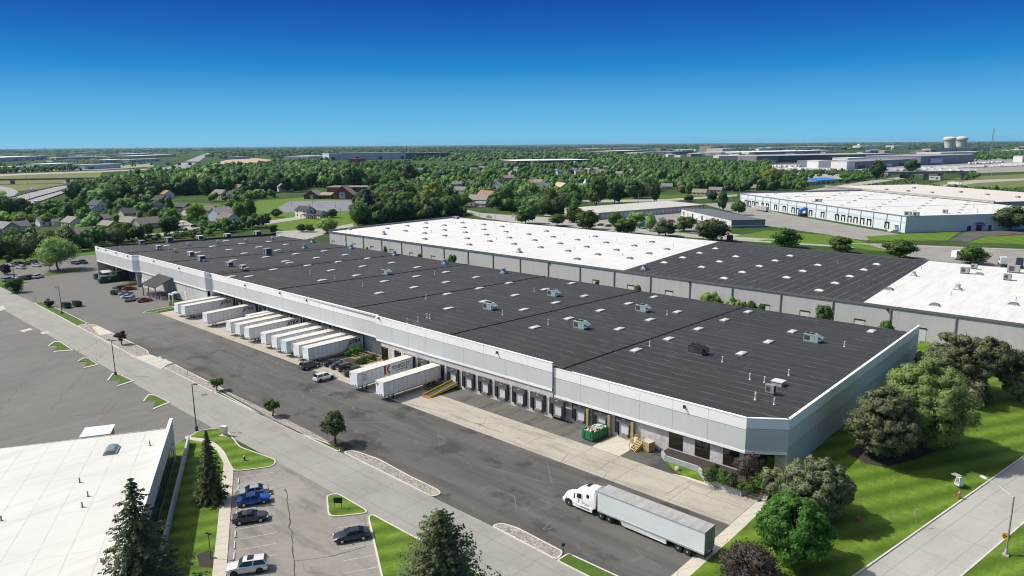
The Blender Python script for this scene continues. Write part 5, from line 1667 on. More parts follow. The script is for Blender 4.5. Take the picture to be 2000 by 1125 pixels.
TR = [(z6(368, 545), 'X0', 93, 'leftmost white semi trailer, mostly behind its lettered neighbour'), (z6(470, 580), 'X', 93.5, 'second white semi trailer from the left with black lettering'),
  (z6(795, 695), 'X', 95, 'white semi trailer standing alone with black lettering'), (z6(1140, 825), 'V0', 93, 'white semi trailer leftmost of the middle three'),
  (z6(1275, 867), 'V', 93, 'white semi trailer in the middle of the middle three'), (z6(1410, 922), 'X', 92.5, 'white semi trailer rightmost of the middle three with lettering'),
  ((520.7, 674.2), 'V0', 91.5, 'white semi trailer leftmost of the group of five'), ((542, 682), 'V', 91.5, 'white semi trailer second of the group of five with partly hidden lettering'),
  ((560.5, 690.3), 'T', 91, 'white semi trailer with pale blue nose and teal corner, middle of the five'), ((585.3, 698.3), 'V', 91, 'white semi trailer fourth of the group of five with partly hidden lettering'),
  ((603.3, 704.3), 'X', 90, 'white semi trailer beside the dark parked cars with lettering'), ((698.75, 756.2), 'K', 92, 'white semi trailer with a red K emblem and grey lettering'),
  ((750, 775), '', 90, 'plain ribbed white semi trailer beside the yellow ramp')]
for (px, py), lg, az, lb in TR:
 p = ZT(px, py)
 a = R(az - 90)
 x, y = p[0] - 1.3 * math.cos(a), p[1] - 1.3 * math.sin(a)
 trailer((x, y), a, lb, logo={'X0': None, 'V0': None, 'T': None, '': None}.get(lg, lg), nose=(.62, .80, .84) if lg == 'T' else None, frontmark='slash' if lg == '' else None)
p = at(*z6(1412, 585), 4.08)
trailer((p[0] - 1.3, p[1]), R(3), 'short white trailer almost hidden behind the three middle trailers', L=8.6)
# ---- the semi truck in the yard
def semi(loc, rz, label):
 t = thing('semi_truck', label, 'semi truck', (loc[0], loc[1], .02), rz)
 wt = car_paint((.83, .84, .84), 0, .3)
 W = 1.28
 # trailer box: local x forward; rear at x=0
 L = 16.15
 cm = paint((.70, .755, .77), .42, .02, .05, .4)
 b = MB(); b.box(0, L, -W, W, 1.15, 4.02); b.build('trailer_box', [cm], t)
 b = MB(); b.box(-.03, L + .02, -W - .02, W + .02, 4.02, 4.07)
 n = N('dusty_trailer_roof'); ps = n.obj()
 rs_ = n.noise(n.map(ps, (.9, .25, 1)), 1.0, 5, .65)
 rib = n.lines(n.sep(ps)[0], 1.22, .12)
 c = n.ramp(rs_, (.35, (.28, .28, .275)), (.7, (.45, .45, .44)))
 b.build('trailer_roof', [n.done(n.mix(n.math('MULTIPLY', rib, .35), c, (.52, .52, .51)), .6)], t)
 b = MB()
 for s in (-1, 1):
  b.box(0, L, s * (W + .02) - .02, s * (W + .02) + .02, 1.02, 1.24)
  b.box(0, L, s * (W + .015) - .015, s * (W + .015) + .015, 3.9, 4.0)
 b.build('rail', [paint((.55, .57, .58), .4, .5)], t)
 b = MB()
 for y in (-.63, .63):
  b.box(-.06, -.015, y - .6, y + .6, 1.2, 3.9)
 rd = b.build('rear_door', [paint((.36, .41, .42), .5)], t)
 b = MB()
 for y in (-1.26, -.03, .03, 1.26):
  b.box(-.075, -.06, y - .05, y + .05, 1.15, 3.98)
 for y in (-.4, .4):
  b.cyl((-.1, y, 1.2), (-.1, y, 3.9), .02, .02, 6)
 b.build('lock_rod', [M['steel']], rd)
 b = MB(); b.box(-.02, .1, -1.1, 1.1, .5, .62); b.box(-.02, .1, -.9, -.8, .62, 1.1); b.box(-.02, .1, .8, .9, .62, 1.1); b.build('rear_bumper', [M['dark']], t)
 for y in (-1.05, -.9, .9, 1.05):
  b = MB(); b.box(-.09, -.05, y - .06, y + .06, 1.0, 1.1); b.build('taillight', [M['tail']], t)
 b = MB()
 for s in (-1, 1):
  b.add([(5.3, s * 1.28, 1.02), (12.4, s * 1.28, 1.02), (12.1, s * 1.22, .38), (5.6, s * 1.28, .38), (5.3, s * 1.25, .38)], [(0, 1, 2, 3, 4)])
  b.add([(5.3, s * 1.22, 1.02), (12.4, s * 1.22, 1.02), (12.1, s * 1.16, .38), (5.6, s * 1.22, .38), (5.3, s * 1.19, .38)], [(4, 3, 2, 1, 0)])
 b.build('side_skirt', [paint((.72, .74, .74), .45)], t)
 b = MB(); b.box(.6, L - .4, -.5, .5, .85, 1.12); b.build('chassis', [M['dark']], t)
 b = MB()
 for s in (-.85, .85):
  b.box(12.6, 12.8, s - .09, s + .09, .45, 1.1); b.box(12.5, 12.9, s - .2, s + .2, .4, .5)
 b.build('landing_gear', [M['dark']], t)
 # tractor: frame, sleeper, cab, hood
 b = MB(); b.box(L - 3.2, L + 4.9, -.45, .45, .7, 1.0); b.cyl((L - 1.2, 0, 1.0), (L - 1.2, 0, 1.12), .55, .55, 14); b.build('tractor_frame', [M['dark']], t)
 x0 = L + .75                      # back of the sleeper
 def ring(x, hw, zb, zt_, rt=.3, crown=.12):
  return [(x, -hw, zb), (x, -hw, zt_ - rt), (x, -hw + rt * .5, zt_ - rt * .3), (x, -hw * .4, zt_ + crown * .6), (x, 0, zt_ + crown), (x, hw * .4, zt_ + crown * .6), (x, hw - rt * .5, zt_ - rt * .3), (x, hw, zt_ - rt), (x, hw, zb)]
 b = MB()
 b.loft([ring(x0, 1.22, .9, 3.72), ring(x0 + .9, 1.24, .9, 3.68), ring(x0 + 1.9, 1.22, .9, 3.5), ring(x0 + 2.6, 1.16, .9, 3.2, .35), ring(x0 + 3.0, 1.12, .9, 2.92, .35), ring(x0 + 3.25, 1.1, .9, 2.7, .3)], 0)
 cab = b.build('cab', [wt], t, 40)
 b = MB()
 b.loft([ring(x0 + 3.25, 1.08, .75, 2.08, .25, .08), ring(x0 + 4.1, 1.02, .72, 1.98, .3, .07), ring(x0 + 4.9, .92, .7, 1.78, .35, .06), ring(x0 + 5.4, .78, .7, 1.5, .35, .04), ring(x0 + 5.62, .66, .72, 1.2, .3, .02)], 0)
 b.build('hood', [wt], t, 40)
 b = MB()
 for s in (-1, 1):
  pf = []
  for k in range(9):
   a = math.pi * k / 8
   pf.append((x0 + 4.35 - .78 * math.cos(a), .55 + .72 * math.sin(a)))
  vs = [(x, s * .85, z) for x, z in pf] + [(x, s * 1.22, z) for x, z in pf]
  b.add(vs, [(k, k + 1, 10 + k, 9 + k) for k in range(8)])
  b.box(x0 + .2, x0 + 3.6, s * 1.2 - .1, s * 1.2 + .1, .42, .98)
 b.build('fender', [wt], t, 40)
 b = MB(); b.loft([[(x0 + 5.1, -1.2, .38), (x0 + 5.1, -1.2, .85), (x0 + 5.1, 1.2, .85), (x0 + 5.1, 1.2, .38)], [(x0 + 5.75, -.85, .4), (x0 + 5.75, -.85, .82), (x0 + 5.75, .85, .82), (x0 + 5.75, .85, .4)]]); b.build('bumper', [wt], t)
 b = MB(); b.add([(x0 + 5.64, -.5, .82), (x0 + 5.64, .5, .82), (x0 + 5.55, .45, 1.42), (x0 + 5.55, -.45, 1.42)], [(0, 1, 2, 3)]); b.build('grille', [M['dark']], t)
 b = MB()
 b.add([(x0 + 3.29, -.98, 2.08), (x0 + 3.29, .98, 2.08), (x0 + 2.98, .9, 2.78), (x0 + 2.98, -.9, 2.78)], [(0, 1, 2, 3)])
 b.build('windscreen', [CG], t)
 for s in (-1, 1):
  b = MB(); b.add([(x0 + 2.1, s * 1.225, 1.85), (x0 + 3.0, s * 1.15, 1.85), (x0 + 2.85, s * 1.15, 2.5), (x0 + 2.1, s * 1.225, 2.6)], [(0, 1, 2, 3)] if s < 0 else [(3, 2, 1, 0)])
  b.add([(x0 + .75, s * 1.247, 2.35), (x0 + 1.25, s * 1.247, 2.35), (x0 + 1.2, s * 1.24, 2.9), (x0 + .75, s * 1.24, 2.9)], [(0, 1, 2, 3)])
  b.build('side_window', [CG], t)
  b = MB(); b.cbox((x0 + 3.15, s * 1.5, 2.15), (.18, .1, .7)); b.cyl((x0 + 3.1, s * 1.1, 2.4), (x0 + 3.15, s * 1.5, 2.4), .03, .03, 6); b.build('mirror', [M['dark']], t)
  b = MB(); b.cbox((x0 + 5.15, s * .86, 1.12), (.4, .18, .26), 0, -s * .5); b.build('headlight', [M['lens']], t)
  b = MB(); b.cyl((x0 + 2.2, s * 1.02, .72), (x0 + .6, s * 1.02, .72), .3, .3, 14); b.build('fuel_tank', [M['chrome']], t, 40)
  b = MB(); b.box(x0 - .35, x0, s * 1.2 - .03, s * 1.2 + .03, 1.2, 3.6); b.build('side_fairing', [wt], t)
  b = MB(); b.cyl((x0 - .2, s * .95, 1.0), (x0 - .2, s * .95, 3.9), .08, .08, 10); b.build('exhaust_stack', [M['chrome']], t, 40)
  b = MB(); b.box(x0 + 1.9, x0 + 3.1, s * 1.235 - .01, s * 1.235 + .01, .95, 1.0); b.box(x0 + 1.95, x0 + 1.975, s * 1.235 - .012, s * 1.235 + .012, 1.0, 2.6); b.build('door_seam', [paint((.45, .46, .46), .5)], t)
 b = MB()
 for sd in (-1, 1):
  for x, z, w in ((1.75, 1.42, .25), (1.35, 1.38, .4), (.95, 1.33, .45), (1.2, 1.15, .7)):
   b.box(x0 + x - w / 2, x0 + x + w / 2, sd * 1.25 - .012, sd * 1.25 + .012, z - .05, z + .05)
 b.build('door_marking', [paint((.35, .42, .42), .6)], t)
 b = MB(); b.box(x0 + 1.3, x0 + 1.8, -.5, .5, 3.74, 3.78); b.build('roof_vent', [M['dark']], t)
 for x, dual in ((2.3, 1), (3.6, 1), (L - 1.9, 1), (L - .55, 1), (x0 + 4.35, 0)):
  for s in (-1, 1):
   w = .56 if dual else .3
   y = s * (1.0 if dual else 1.05)
   b = MB(); b.cyl((0, -w / 2, 0), (0, w / 2, 0), .51, .51, 20); o = b.build('wheel', [M['rubber']], t, 40, (x, y, .51))
   b = MB()
   prof_ = [(.31, w / 2 + .004), (.3, w / 2 - .08), (.14, w / 2 - .1), (.12, w / 2 + .03), (0, w / 2 + .03)]
   vs, fs = [], []
   for i in range(14):
    a = 2 * math.pi * i / 14
    for r_, h in prof_:
     vs.append((r_ * math.cos(a), s * h, r_ * math.sin(a)))
   for i in range(14):
    j = (i + 1) % 14
    for k in range(4):
     fs.append((i * 5 + k, j * 5 + k, j * 5 + k + 1, i * 5 + k + 1))
   b.add(vs, fs)
   b.build('rim', [paint((.62, .62, .6), .35, .4)], o, 30)
 b = MB()
 for x in (1.5, L - 2.7):
  for s in (-1, 1):
   b.box(x, x + .03, s * 1.0 - .3, s * 1.0 + .3, .2, 1.0)
 b.build('mudflap', [M['black']], t)
 return t
rear = (-36.68, 76.12)
semi(rear, R(180), 'white semi truck with a long plain trailer standing in the truck yard')
# ---- vehicles and trailers far behind
GT = 'trailers parked behind the warehouse'
p = P2(1862, 508)
o = trailer((p[0], p[1]), R(-28), 'lone white box trailer parked behind the second warehouse', group=GT, frontmark=None)
def simple_truck(loc, rz, col, lbl, grp):
 t = thing('truck_tractor', lbl, 'truck', (loc[0], loc[1], .05), rz, grp)
 cpn = paint(col, .4, .1)
 b = MB(); b.box(-1.6, 1.2, -1.2, 1.2, .9, 3.6); b.extr([(1.2, .9), (3.3, .9), (3.2, 1.9), (1.2, 2.2)], -1.0, 1.0); b.box(-1.3, .4, -1.1, 1.1, 3.6, 3.95); b.build('cab', [cpn], t)
 b = MB(); b.box(1.15, 1.24, -1.0, 1.0, 2.25, 3.2); b.box(-.2, .9, -1.22, 1.22, 2.2, 3.1); b.build('windows', [CG], t)
 b = MB(); b.box(-4.2, 3.2, -.45, .45, .7, 1.0); b.build('frame', [M['dark']], t)
 for x in (-3.6, -2.3, 2.5):
  for s in (-1, 1):
   wheel(t, x, s * 1.0, .5, .5, .55)
 return t
simple_truck(P2(1958, 519), R(110), (.75, .76, .77), 'white truck tractor parked behind the second warehouse', GT)
simple_truck(P2(1990, 522), R(100), (.05, .06, .09), 'dark truck tractor at the right edge behind the second warehouse', GT)
simple_truck(P2(1255, 446), R(200), (.01, .16, .13), 'teal truck tractor in the storage yard', 'vehicles in the storage yard')
for x, y, col, kind, a, lb in ((1200, 428, (.75, .75, .75), 'suv', 20, 'white van by an open storage door'), (1172, 441, (.05, .05, .06), 'sedan', 200, 'dark car at the grass edge of the storage yard'),
        (1188, 443, (.06, .05, .05), 'sedan', 200, 'black car next to the yard exit'), (1294, 430, (.3, .42, .55), 'pickup', 10, 'pale blue pickup in the storage yard'),
        (1312, 434, (.22, .015, .012), 'suv', 10, 'dark red car in the storage yard'), (1270, 450, (.6, .6, .6), 'sedan', 180, 'white car beside the teal tractor'),
        (1070, 423, (.75, .75, .73), 'suv', 10, 'white van on the access road'), (955, 425, (.3, .31, .3), 'sedan', 0, 'grey car driving on the access road'),
        (1097, 416, (.4, .4, .38), 'suv', 10, 'pale trailer van beside the storage units'), (1005, 424, (.8, .8, .8), 'suv', 10, 'white box van half behind a tree'),
        (1460, 404, (.6, .62, .6), 'pickup', 30, 'silver pickup near the blue warehouse docks'), (92, 441, (.75, .75, .75), 'sedan', 0, 'white sedan left on the house driveway'),
        (108, 440, (.8, .8, .8), 'suv', 0, 'white suv right on the house driveway'), (353, 430, (.04, .04, .045), 'sedan', 60, 'dark car on the side street'),
        (381, 444, (.05, .05, .05), 'suv', 60, 'dark suv at the side street corner')):
 make_car(kind, col, P2(x, y), R(a), lb, detail=False)
p = P2(1497, 412)
trailer((p[0] - 8, p[1]), R(-127), 'grey lettered trailer backed toward the blue warehouse docks', group=GT, col=(.4, .4, .4), frontmark=None)
p = P2(1080, 409); trailer((p[0], p[1]), R(-70), 'grey trailer behind the access road', L=12, group=GT, col=(.45, .46, .46), frontmark=None)
p = P2(1005, 424)
# ------------------------------------------------------------------ yard objects
# yellow loading ramp
p0, p1 = P2(835, 776), P2(890, 752)
t = thing('loading_ramp', 'yellow sided mobile ramp leading up to a dock door', 'ramp', (-107.8, 91.2, .02), 0)
b = MB(); b.add([(-1.0, 0, .1), (1.0, 0, .1), (1.0, 8.3, 1.15), (-1.0, 8.3, 1.15), (-1.0, 0, 0), (1.0, 0, 0), (1.0, 8.3, .95), (-1.0, 8.3, .95)], [(0, 1, 2, 3), (7, 6, 5, 4), (0, 4, 5, 1), (2, 6, 7, 3)]); b.build('deck', [paint((.07, .065, .06), .7, .2, .3)], t)
for s in (-1, 1):
 b = MB(); b.extr([(-.1, 0), (8.4, .75), (8.4, 1.55), (-.1, .38)], s * 1.05 - .06, s * 1.05 + .06, axis='x'); b.build('side_rail', [M['yellow']], t)
b = MB(); b.add([(-1.0, -.7, .02), (1.0, -.7, .02), (1.0, .3, .14), (-1.0, .3, .14)], [(0, 1, 2, 3)]); b.build('lip', [paint((.40, .12, .05), .6)], t)
b = MB(); b.box(-.9, .9, 6.2, 6.4, 0, .8); b.build('support_leg', [M['dark']], t)
# second ramp at the far end
t = thing('loading_ramp', 'dull yellow ramp at the far end beside the green compactor', 'ramp', (-285, 92.6, .02), 0)
b = MB(); b.extr([(0, 0), (8.5, 0), (8.5, 1.5), (0, .3)], -1.2, 1.2, axis='x'); b.build('side_rail', [paint((.42, .34, .03), .6)], t)
b = MB(); b.add([(-1.05, .1, .33), (1.05, .1, .33), (1.05, 8.4, 1.5), (-1.05, 8.4, 1.5)], [(0, 1, 2, 3)]); b.build('deck', [M['dark']], t)
# green skip full of rubbish
t = thing('skip', 'open green dumpster heaped with white rubbish by a dock', 'dumpster', (-69.6, 97.6, .02), R(-4))
b = MB()
L2, W2, h = 1.9, 1.2, 1.5
for s in (-1, 1):
 b.extr([(-2.3, .2), (2.3, .2), (2.3, 1.75), (-2.3, 1.75)], s * 1.2 - .06, s * 1.2 + .06, axis='x')
 b.box(-1.14, 1.14, s * 2.3 - .06, s * 2.3 + .06, .2, 1.75)
b.box(-1.14, 1.14, -2.24, 2.24, .2, .3)
for k in range(7):
 y = -2.1 + k * .7
 b.box(1.26, 1.34, y - .06, y + .06, .2, 1.7); b.box(-1.34, -1.26, y - .06, y + .06, .2, 1.7)
for x in (-.7, .7):
 b.box(x - .06, x + .06, -2.44, -2.36, .2, 1.7)
b.box(-1.3, 1.3, -2.42, 2.42, 1.7, 1.82) if False else None
b.build('bin_body', [M['green']], t)
b = MB()
for k in range(90):
 a, c = RNG.uniform(-1.0, 1.0), RNG.uniform(-2.1, 2.1)
 z = 1.45 + .55 * (1 - (a / 1.1) ** 2) * (1 - (c / 2.3) ** 2)
 b.cbox((a, c, z + RNG.uniform(-.1, .1)), (RNG.uniform(.15, .5), RNG.uniform(.15, .5), RNG.uniform(.1, .3)), 0 if RNG.random() < .8 else 1, RNG.uniform(0, 3), .7)
b.build('rubbish', [paint((.66, .65, .62), .8, 0, .3), paint((.3, .22, .14), .8)], t)
for x in (-.8, .8):
 b = MB(); b.cyl((x - .1, -2.1, .12), (x + .1, -2.1, .12), .12, .12, 10); b.build('wheel', [M['dark']], t)
# yellow steps and crate
t = thing('mobile_steps', 'yellow mobile steps with handrails against the wall', 'steps', (-61.3, 97.7, .02), R(-14))
b = MB()
for k in range(5):
 b.box(-.6, .6, -.9 + k * .38, -.5 + k * .38, .2 + k * .24, .27 + k * .24)
b.build('step', [paint((.45, .38, .3), .8)], t)
for s in (-1, 1):
 b = MB()
 b.extr([(-1.0, 0), (1.1, 0), (1.1, 1.25), (.8, 1.25)], s * .66 - .05, s * .66 + .05, axis='x')
 b.tube([(s * .66, -.9, .3), (s * .66, -.9, 1.2), (s * .66, .6, 2.3), (s * .66, 1.1, 2.3), (s * .66, 1.1, 1.2)], .05)
 b.tube([(s * .66, -.9, .75), (s * .66, 1.0, 1.85)], .04)
 b.build('handrail', [M['yellow']], t)
t = thing('wooden_crate', 'wooden crate with a dirty white top beside the yellow steps', 'crate', (-59.6, 98.9, .02), R(-12))
b = MB()
for k in range(6):
 b.box(-.85, .85, -.75, -.7, .1 + k * .26, .32 + k * .26); b.box(.8, .85, -.7, .7, .1 + k * .26, .32 + k * .26); b.box(-.85, -.8, -.7, .7, .1 + k * .26, .32 + k * .26)
b.box(-.78, .78, -.68, .68, .05, 1.55); b.build('slats', [M['wood']], t)
b = MB(); b.box(-.9, .9, -.8, .8, 1.62, 1.72); b.build('lid', [paint((.5, .45, .37), .8)], t)
p = P2(1248, 862); t = thing('tank', 'small white drum behind the yellow steps', 'drum', (-62.2, 99.3, .02)); b = MB(); b.lathe([(0, 0), (.45, 0), (.48, 1.1), (.3, 1.4), (0, 1.45)], (0, 0, 0), 12); b.build('drum', [M['offwhite']], t, 50)
# green bins of the yard
for (px, py), lb in (((125, 602), 'dark green front load bin nearest the grass island'), ((146, 599), 'dark green front load bin on the right of the pair')):
 p = P2(px, py)
 t = thing('refuse_bin', lb, 'dumpster', (p[0], p[1] + .8, .02), R(8), 'dark green bins')
 b = MB(); b.extr([(-1.0, .15), (1.0, .15), (1.15, 1.3), (.7, 1.75), (-1.15, 1.95)], -1.15, 1.15, axis='x'); b.build('bin_body', [M['dkgreen']], t)
 b = MB(); b.add([(-1.2, .72, 1.79), (1.2, .72, 1.79), (1.2, -1.2, 2.0), (-1.2, -1.2, 2.0)], [(0, 1, 2, 3)]); b.build('lid', [M['black']], t)
 b = MB(); b.box(-1.3, -1.15, -.6, .6, .9, 1.1); b.box(1.15, 1.3, -.6, .6, .9, 1.1); b.build('fork_pocket', [M['dkgreen']], t)
# compactor at the far end
t = thing('compactor', 'long dark green compactor container with its press against the far docks', 'compactor', (-298, 90.5, .02), 0)
b = MB(); b.extr([(0, .25), (6.2, .25), (6.2, 2.5), (.6, 2.5), (0, 1.7)], -1.2, 1.2, axis='x'); b.build('container', [M['dkgreen']], t)
b = MB(); b.box(-1.3, 1.3, 6.25, 10.5, .3, 3.6); b.box(-1.5, 1.5, 6.25, 8.0, 3.6, 3.75); b.build('press', [paint((.008, .035, .022), .5)], t)
b = MB()
for k in range(8):
 b.box(-1.26, 1.26, .9 + k * .72, .98 + k * .72, .3, 2.55)
b.build('rib', [M['dkgreen']], t)
b = MB(); b.box(1.205, 1.22, 3.0, 3.8, 1.3, 1.9); b.build('sign_plate', [M['offwhite']], t)
t = thing('tarp_shelter', 'white tarpaulin shelter behind the green compactor', 'shelter', (-309, 97, .02), 0)
b = MB(); b.extr([(-2.4, 2.3), (0, 3.0), (2.4, 2.3), (2.4, 2.4), (0, 3.1), (-2.4, 2.4)], -2.2, 2.2); b.build('cover', [M['offwhite']], t)
for x in (-2.2, 2.2):
 for y in (-2, 2):
  b = MB(); b.cyl((x, y, 0), (x, y, 2.4), .05, .05, 6); b.build('post', [M['grey']], t)
b = MB(); b.box(-2.2, 2.2, 1.9, 1.95, 0, 2.2); b.build('back_cloth', [paint((.2, .2, .2), .8)], t)
for (x, y, a, c, h, col, lb) in ((-304.5, 98.5, 2.4, 2.2, 2.6, (.05, .04, .04), 'dark brown bin between shelter and press'), (-301.5, 101, 2.6, 2.0, 3.2, (.5, .48, .42), 'pale crate behind the green press'), (-309, 93.0, 2.0, 1.4, 2.2, (.12, .12, .13), 'dark cabinet in front of the white shelter')):
 t = thing('storage_bin', lb, 'bin', (x, y, .02)); b = MB(); b.cbox((0, 0, h / 2), (a, c, h), 0, 0, .95); b.cbox((0, 0, h + .04), (a, c, .08)); b.build('bin_body', [paint(col, .7)], t)
 b = MB()
 for k in range(4):
  b.box(-a / 2 - .02, a / 2 + .02, -c / 2 - .04, -c / 2, .3 + k * .55, .36 + k * .55)
 b.build('batten', [paint(tuple(v * .7 for v in col), .7)], t)
# picnic corner left of the first trailer
t = thing('white_parasol', 'small white parasol by the purple shrubs at the far canopy', 'parasol', (-245.5, 97.5, .02)); b = MB(); b.cyl((0, 0, 0), (0, 0, 2.5), .05, .05, 6); b.build('pole', [M['steel']], t)
b = MB(); b.lathe([(0, 2.9), (1.3, 2.35), (1.3, 2.25), (0, 2.8)], (0, 0, 0), 8); b.build('shade', [M['offwhite']], t)
t = thing('pergola', 'small pale gate frame beside the first trailer', 'frame', (-241.5, 94.5, .02)); b = MB()
for x in (-1.4, 1.4):
 b.box(x - .2, x + .2, -.2, .2, 0, 2.6)
b.box(-1.7, 1.7, -.25, .25, 2.6, 2.9); b.build('frame', [M['offwhite']], t)
island('grass_island', poly((279, 612), (284, 608), (337, 598), (342, 601), (300, 611)), M['turf'], 'thin grass island at the end of the trailer row', .5)
# ------------------------------------------------------------------ lamps, signs, hydrants
def lamp_tall(px, py, h, lb, arms=1, base=True, rz=0.0, grp='lamp posts along the street', z=.12):
 p = P2(px, py)
 t = thing('street_lamp', lb, 'street lamp', (p[0], p[1], z), rz, grp)
 b = MB()
 b.cyl((0, 0, .6), (0, 0, h), .1, .075, 10); b.build('pole', [paint((.05, .04, .035), .5, .3)], t, 40)
 b = MB(); b.cyl((0, 0, 0), (0, 0, .7), .3, .28, 12); b.build('footing', [paint((.1, .095, .09), .8)], t, 40)
 for k in range(arms):
  s = 1 - 2 * k
  b = MB(); b.cyl((0, 0, h - .1), (s * .5, 0, h - .02), .04, .04, 6); b.cbox((s * .75, 0, h), (.7, .4, .14)); b.build('lamp_head', [paint((.06, .05, .045), .5)], t)
 return t
lamp_tall(384, 841, 8.9, 'tall brown lamp post at the corner of the white roofed building', 1, rz=R(30))
lamp_tall(226, 733, 8.2, 'tall brown lamp post on a notched grass island', 2, rz=R(20))
lamp_tall(121.5, 613, 8.6, 'tall thin lamp post behind the two green bins', 1, rz=R(-60))
lamp_tall(98, 531, 8, 'thin lamp post beside the big tree', 1, rz=R(0))
lamp_tall(28, 541, 8, 'thin lamp post at the far left car park', 1, rz=R(0))
p = P2(412, 1092)
t = thing('garden_lamp', 'low black double headed lamp in a mulch ring', 'lamp', (p[0], p[1], .1), R(20))
b = MB(); b.cyl((0, 0, 0), (0, 0, 3.4), .05, .045, 8); b.build('pole', [M['dark']], t)
b = MB(); b.cbox((-.22, 0, 3.45), (.34, .26, .16)); b.cbox((.22, 0, 3.45), (.34, .26, .16)); b.build('lamp_head', [M['dark']], t)
b = MB(); b.cyl((.4, .2, 0), (.4, .2, .28), .14, .16, 8); b.build('ground_light', [M['offwhite']], t)
# road lamp with the long arm
p = Vector(P2(1964, 1086))
tip = Vector(at(1925, 934, 8.6)[:2])
base_t = thing('street_lamp', 'tall silver street lamp with a long arm over the pale road', 'street lamp', (p.x, p.y, .1), 0)
b = MB(); b.cyl((0, 0, .3), (0, 0, 8.0), .12, .08, 12); b.build('pole', [M['steel']], base_t, 40)
b = MB(); b.box(-.35, .35, -.35, .35, 0, .18); b.cyl((0, 0, .18), (0, 0, .9), .2, .17, 12); b.build('footing', [paint((.4, .39, .36), .8)], base_t)
tp = at(1970, 962, 8.0)
d = tip - p
L = d.length
d.normalize()
b = MB(); b.tube([(0, 0, 7.9), (d.x * L * .5, d.y * L * .5, 8.35), (d.x * L, d.y * L, 8.5)], .075, 8); b.build('arm', [M['steel']], base_t)
b = MB(); b.cbox((d.x * (L + .3), d.y * (L + .3), 8.5), (.9, .32, .18), 0, math.atan2(d.y, d.x), .8); b.build('lamp_head', [paint((.75, .76, .76), .35)], base_t)
# railroad sign
ps = Vector(P2(1963, 1090))
zz = 2.5
c = Vector(at(1965.5, 1049, zz)[:2])
t = thing('railroad_sign', 'round orange yellow sign with a black cross and two letters R', 'sign', (c.x, c.y, .1), 0)
face = math.atan2(-c.y, -c.x)
t.rotation_euler = (0, 0, face + R(90))
b = MB(); b.cyl((0, .06, 0), (0, .06, zz + .4), .04, .04, 8); b.build('post', [M['steel']], t)
b = MB(); b.cyl((0, .02, zz), (0, -.02, zz), .47, .47, 28); dsk = b.build('disc', [paint((.72, .34, .02), .5)], t)
b = MB()
for s in (-1, 1):
 w = .045
 a = R(45) * s
 k, sn = math.cos(a), math.sin(a)
 b.add([(x * k - z * sn, -.024 - .001 * s, zz + x * sn + z * k) for x, z in ((-.45, -w), (.45, -w), (.45, w), (-.45, w))], [(0, 1, 2, 3)])
b.build('cross', [M['black']], dsk)
for s in (-1, 1):
 lettering('R', .3, M['black'], dsk, (s * .28, -.028, zz), '-y', fat=.01)
# small sign posts
p = P2(1787, 1031)
t = thing('sign_post', 'thin grey sign post seen edge on in the lawn by the road', 'sign', (p[0], p[1], .15), 0)
b = MB(); b.cyl((0, 0, 0), (0, 0, 2.7), .035, .035, 8); b.build('post', [M['steel']], t)
b = MB(); b.cbox((0, .03, 2.2), (.03, .45, .6), 0, R(-28)); b.build('plate', [paint((.5, .5, .5), .4, .4)], t)
p = P2(661, 994)
t = thing('notice_sign', 'small black sign board on two legs in the grass island', 'sign', (p[0], p[1], .12), R(40))
b = MB()
for x in (-.5, .5):
 b.cyl((x, 0, 0), (x, 0, 1.7), .04, .04, 8)
b.build('leg', [M['dark']], t)
b = MB(); b.cbox((0, -.05, 1.25), (1.25, .06, .85)); b.build('board', [M['black']], t)
p = P2(70, 593)
t = thing('sign_post', 'square sign on a post at the tip of the grass island', 'sign', (p[0], p[1], .12), R(10))
b = MB(); b.cyl((0, 0, 0), (0, 0, 2.3), .04, .04, 8); b.build('post', [M['steel']], t)
b = MB(); b.cbox((0, -.05, 1.9), (.75, .04, .75)); b.build('plate', [paint((.2, .21, .2), .5)], t)
p = P2(1100, 1083)
t = thing('mail_post', 'small dark box on a post at the gravel bed before the truck', 'post', (p[0], p[1], .1), R(60))
b = MB(); b.cyl((0, 0, 0), (0, 0, 1.1), .05, .05, 8); b.build('post', [M['dark']], t)
b = MB(); b.cbox((0, 0, 1.3), (.4, .25, .35)); b.build('box', [M['dark']], t)
for (px, py), lb in (((367, 735), 'thin marker rod in the left gravel bed'), ((149, 625), 'short marker rod in the far grass island'), ((110, 598), 'short marker rod by the purple shrub')):
 p = P2(px, py)
 t = thing('marker_post', lb, 'post', (p[0], p[1], .1)); b = MB(); b.cyl((0, 0, 0), (0, 0, 1.5), .04, .04, 6); b.build('rod', [paint((.25, .2, .12), .7)], t)
 b = MB(); b.cyl((0, 0, 1.5), (0, 0, 1.56), .05, .03, 6); b.build('cap', [M['grey']], t)
def hydrant(px, py, body, cap, lb, z):
 p = at(px, py, z)
 t = thing('fire_hydrant', lb, 'hydrant', p)
 b = MB(); b.lathe([(.2, 0), (.2, .06), (.13, .08), (.13, .58), (.18, .6), (.18, .66)], (0, 0, 0), 12); b.build('barrel', [body], t, 40)
 b = MB(); b.lathe([(.17, .66), (.16, .74), (.09, .84), (.05, .92), (0, .92)], (0, 0, 0), 12); b.build('bonnet', [cap], t, 40)
 b = MB(); b.cyl((-.27, 0, .48), (.27, 0, .48), .08, .08, 8); b.cyl((0, -.25, .45), (0, 0, .45), .1, .1, 8); b.build('outlet', [body], t, 40)
hydrant(478, 899, paint((.06, .02, .02), .5), M['white'], 'dark red hydrant with a white cap on the corner lawn', .12)
hydrant(1873, 971, paint((.55, .09, .06), .5), paint((.6, .3, .25), .5), 'faded red hydrant near the pale road', .3)
p = P2(439, 852)
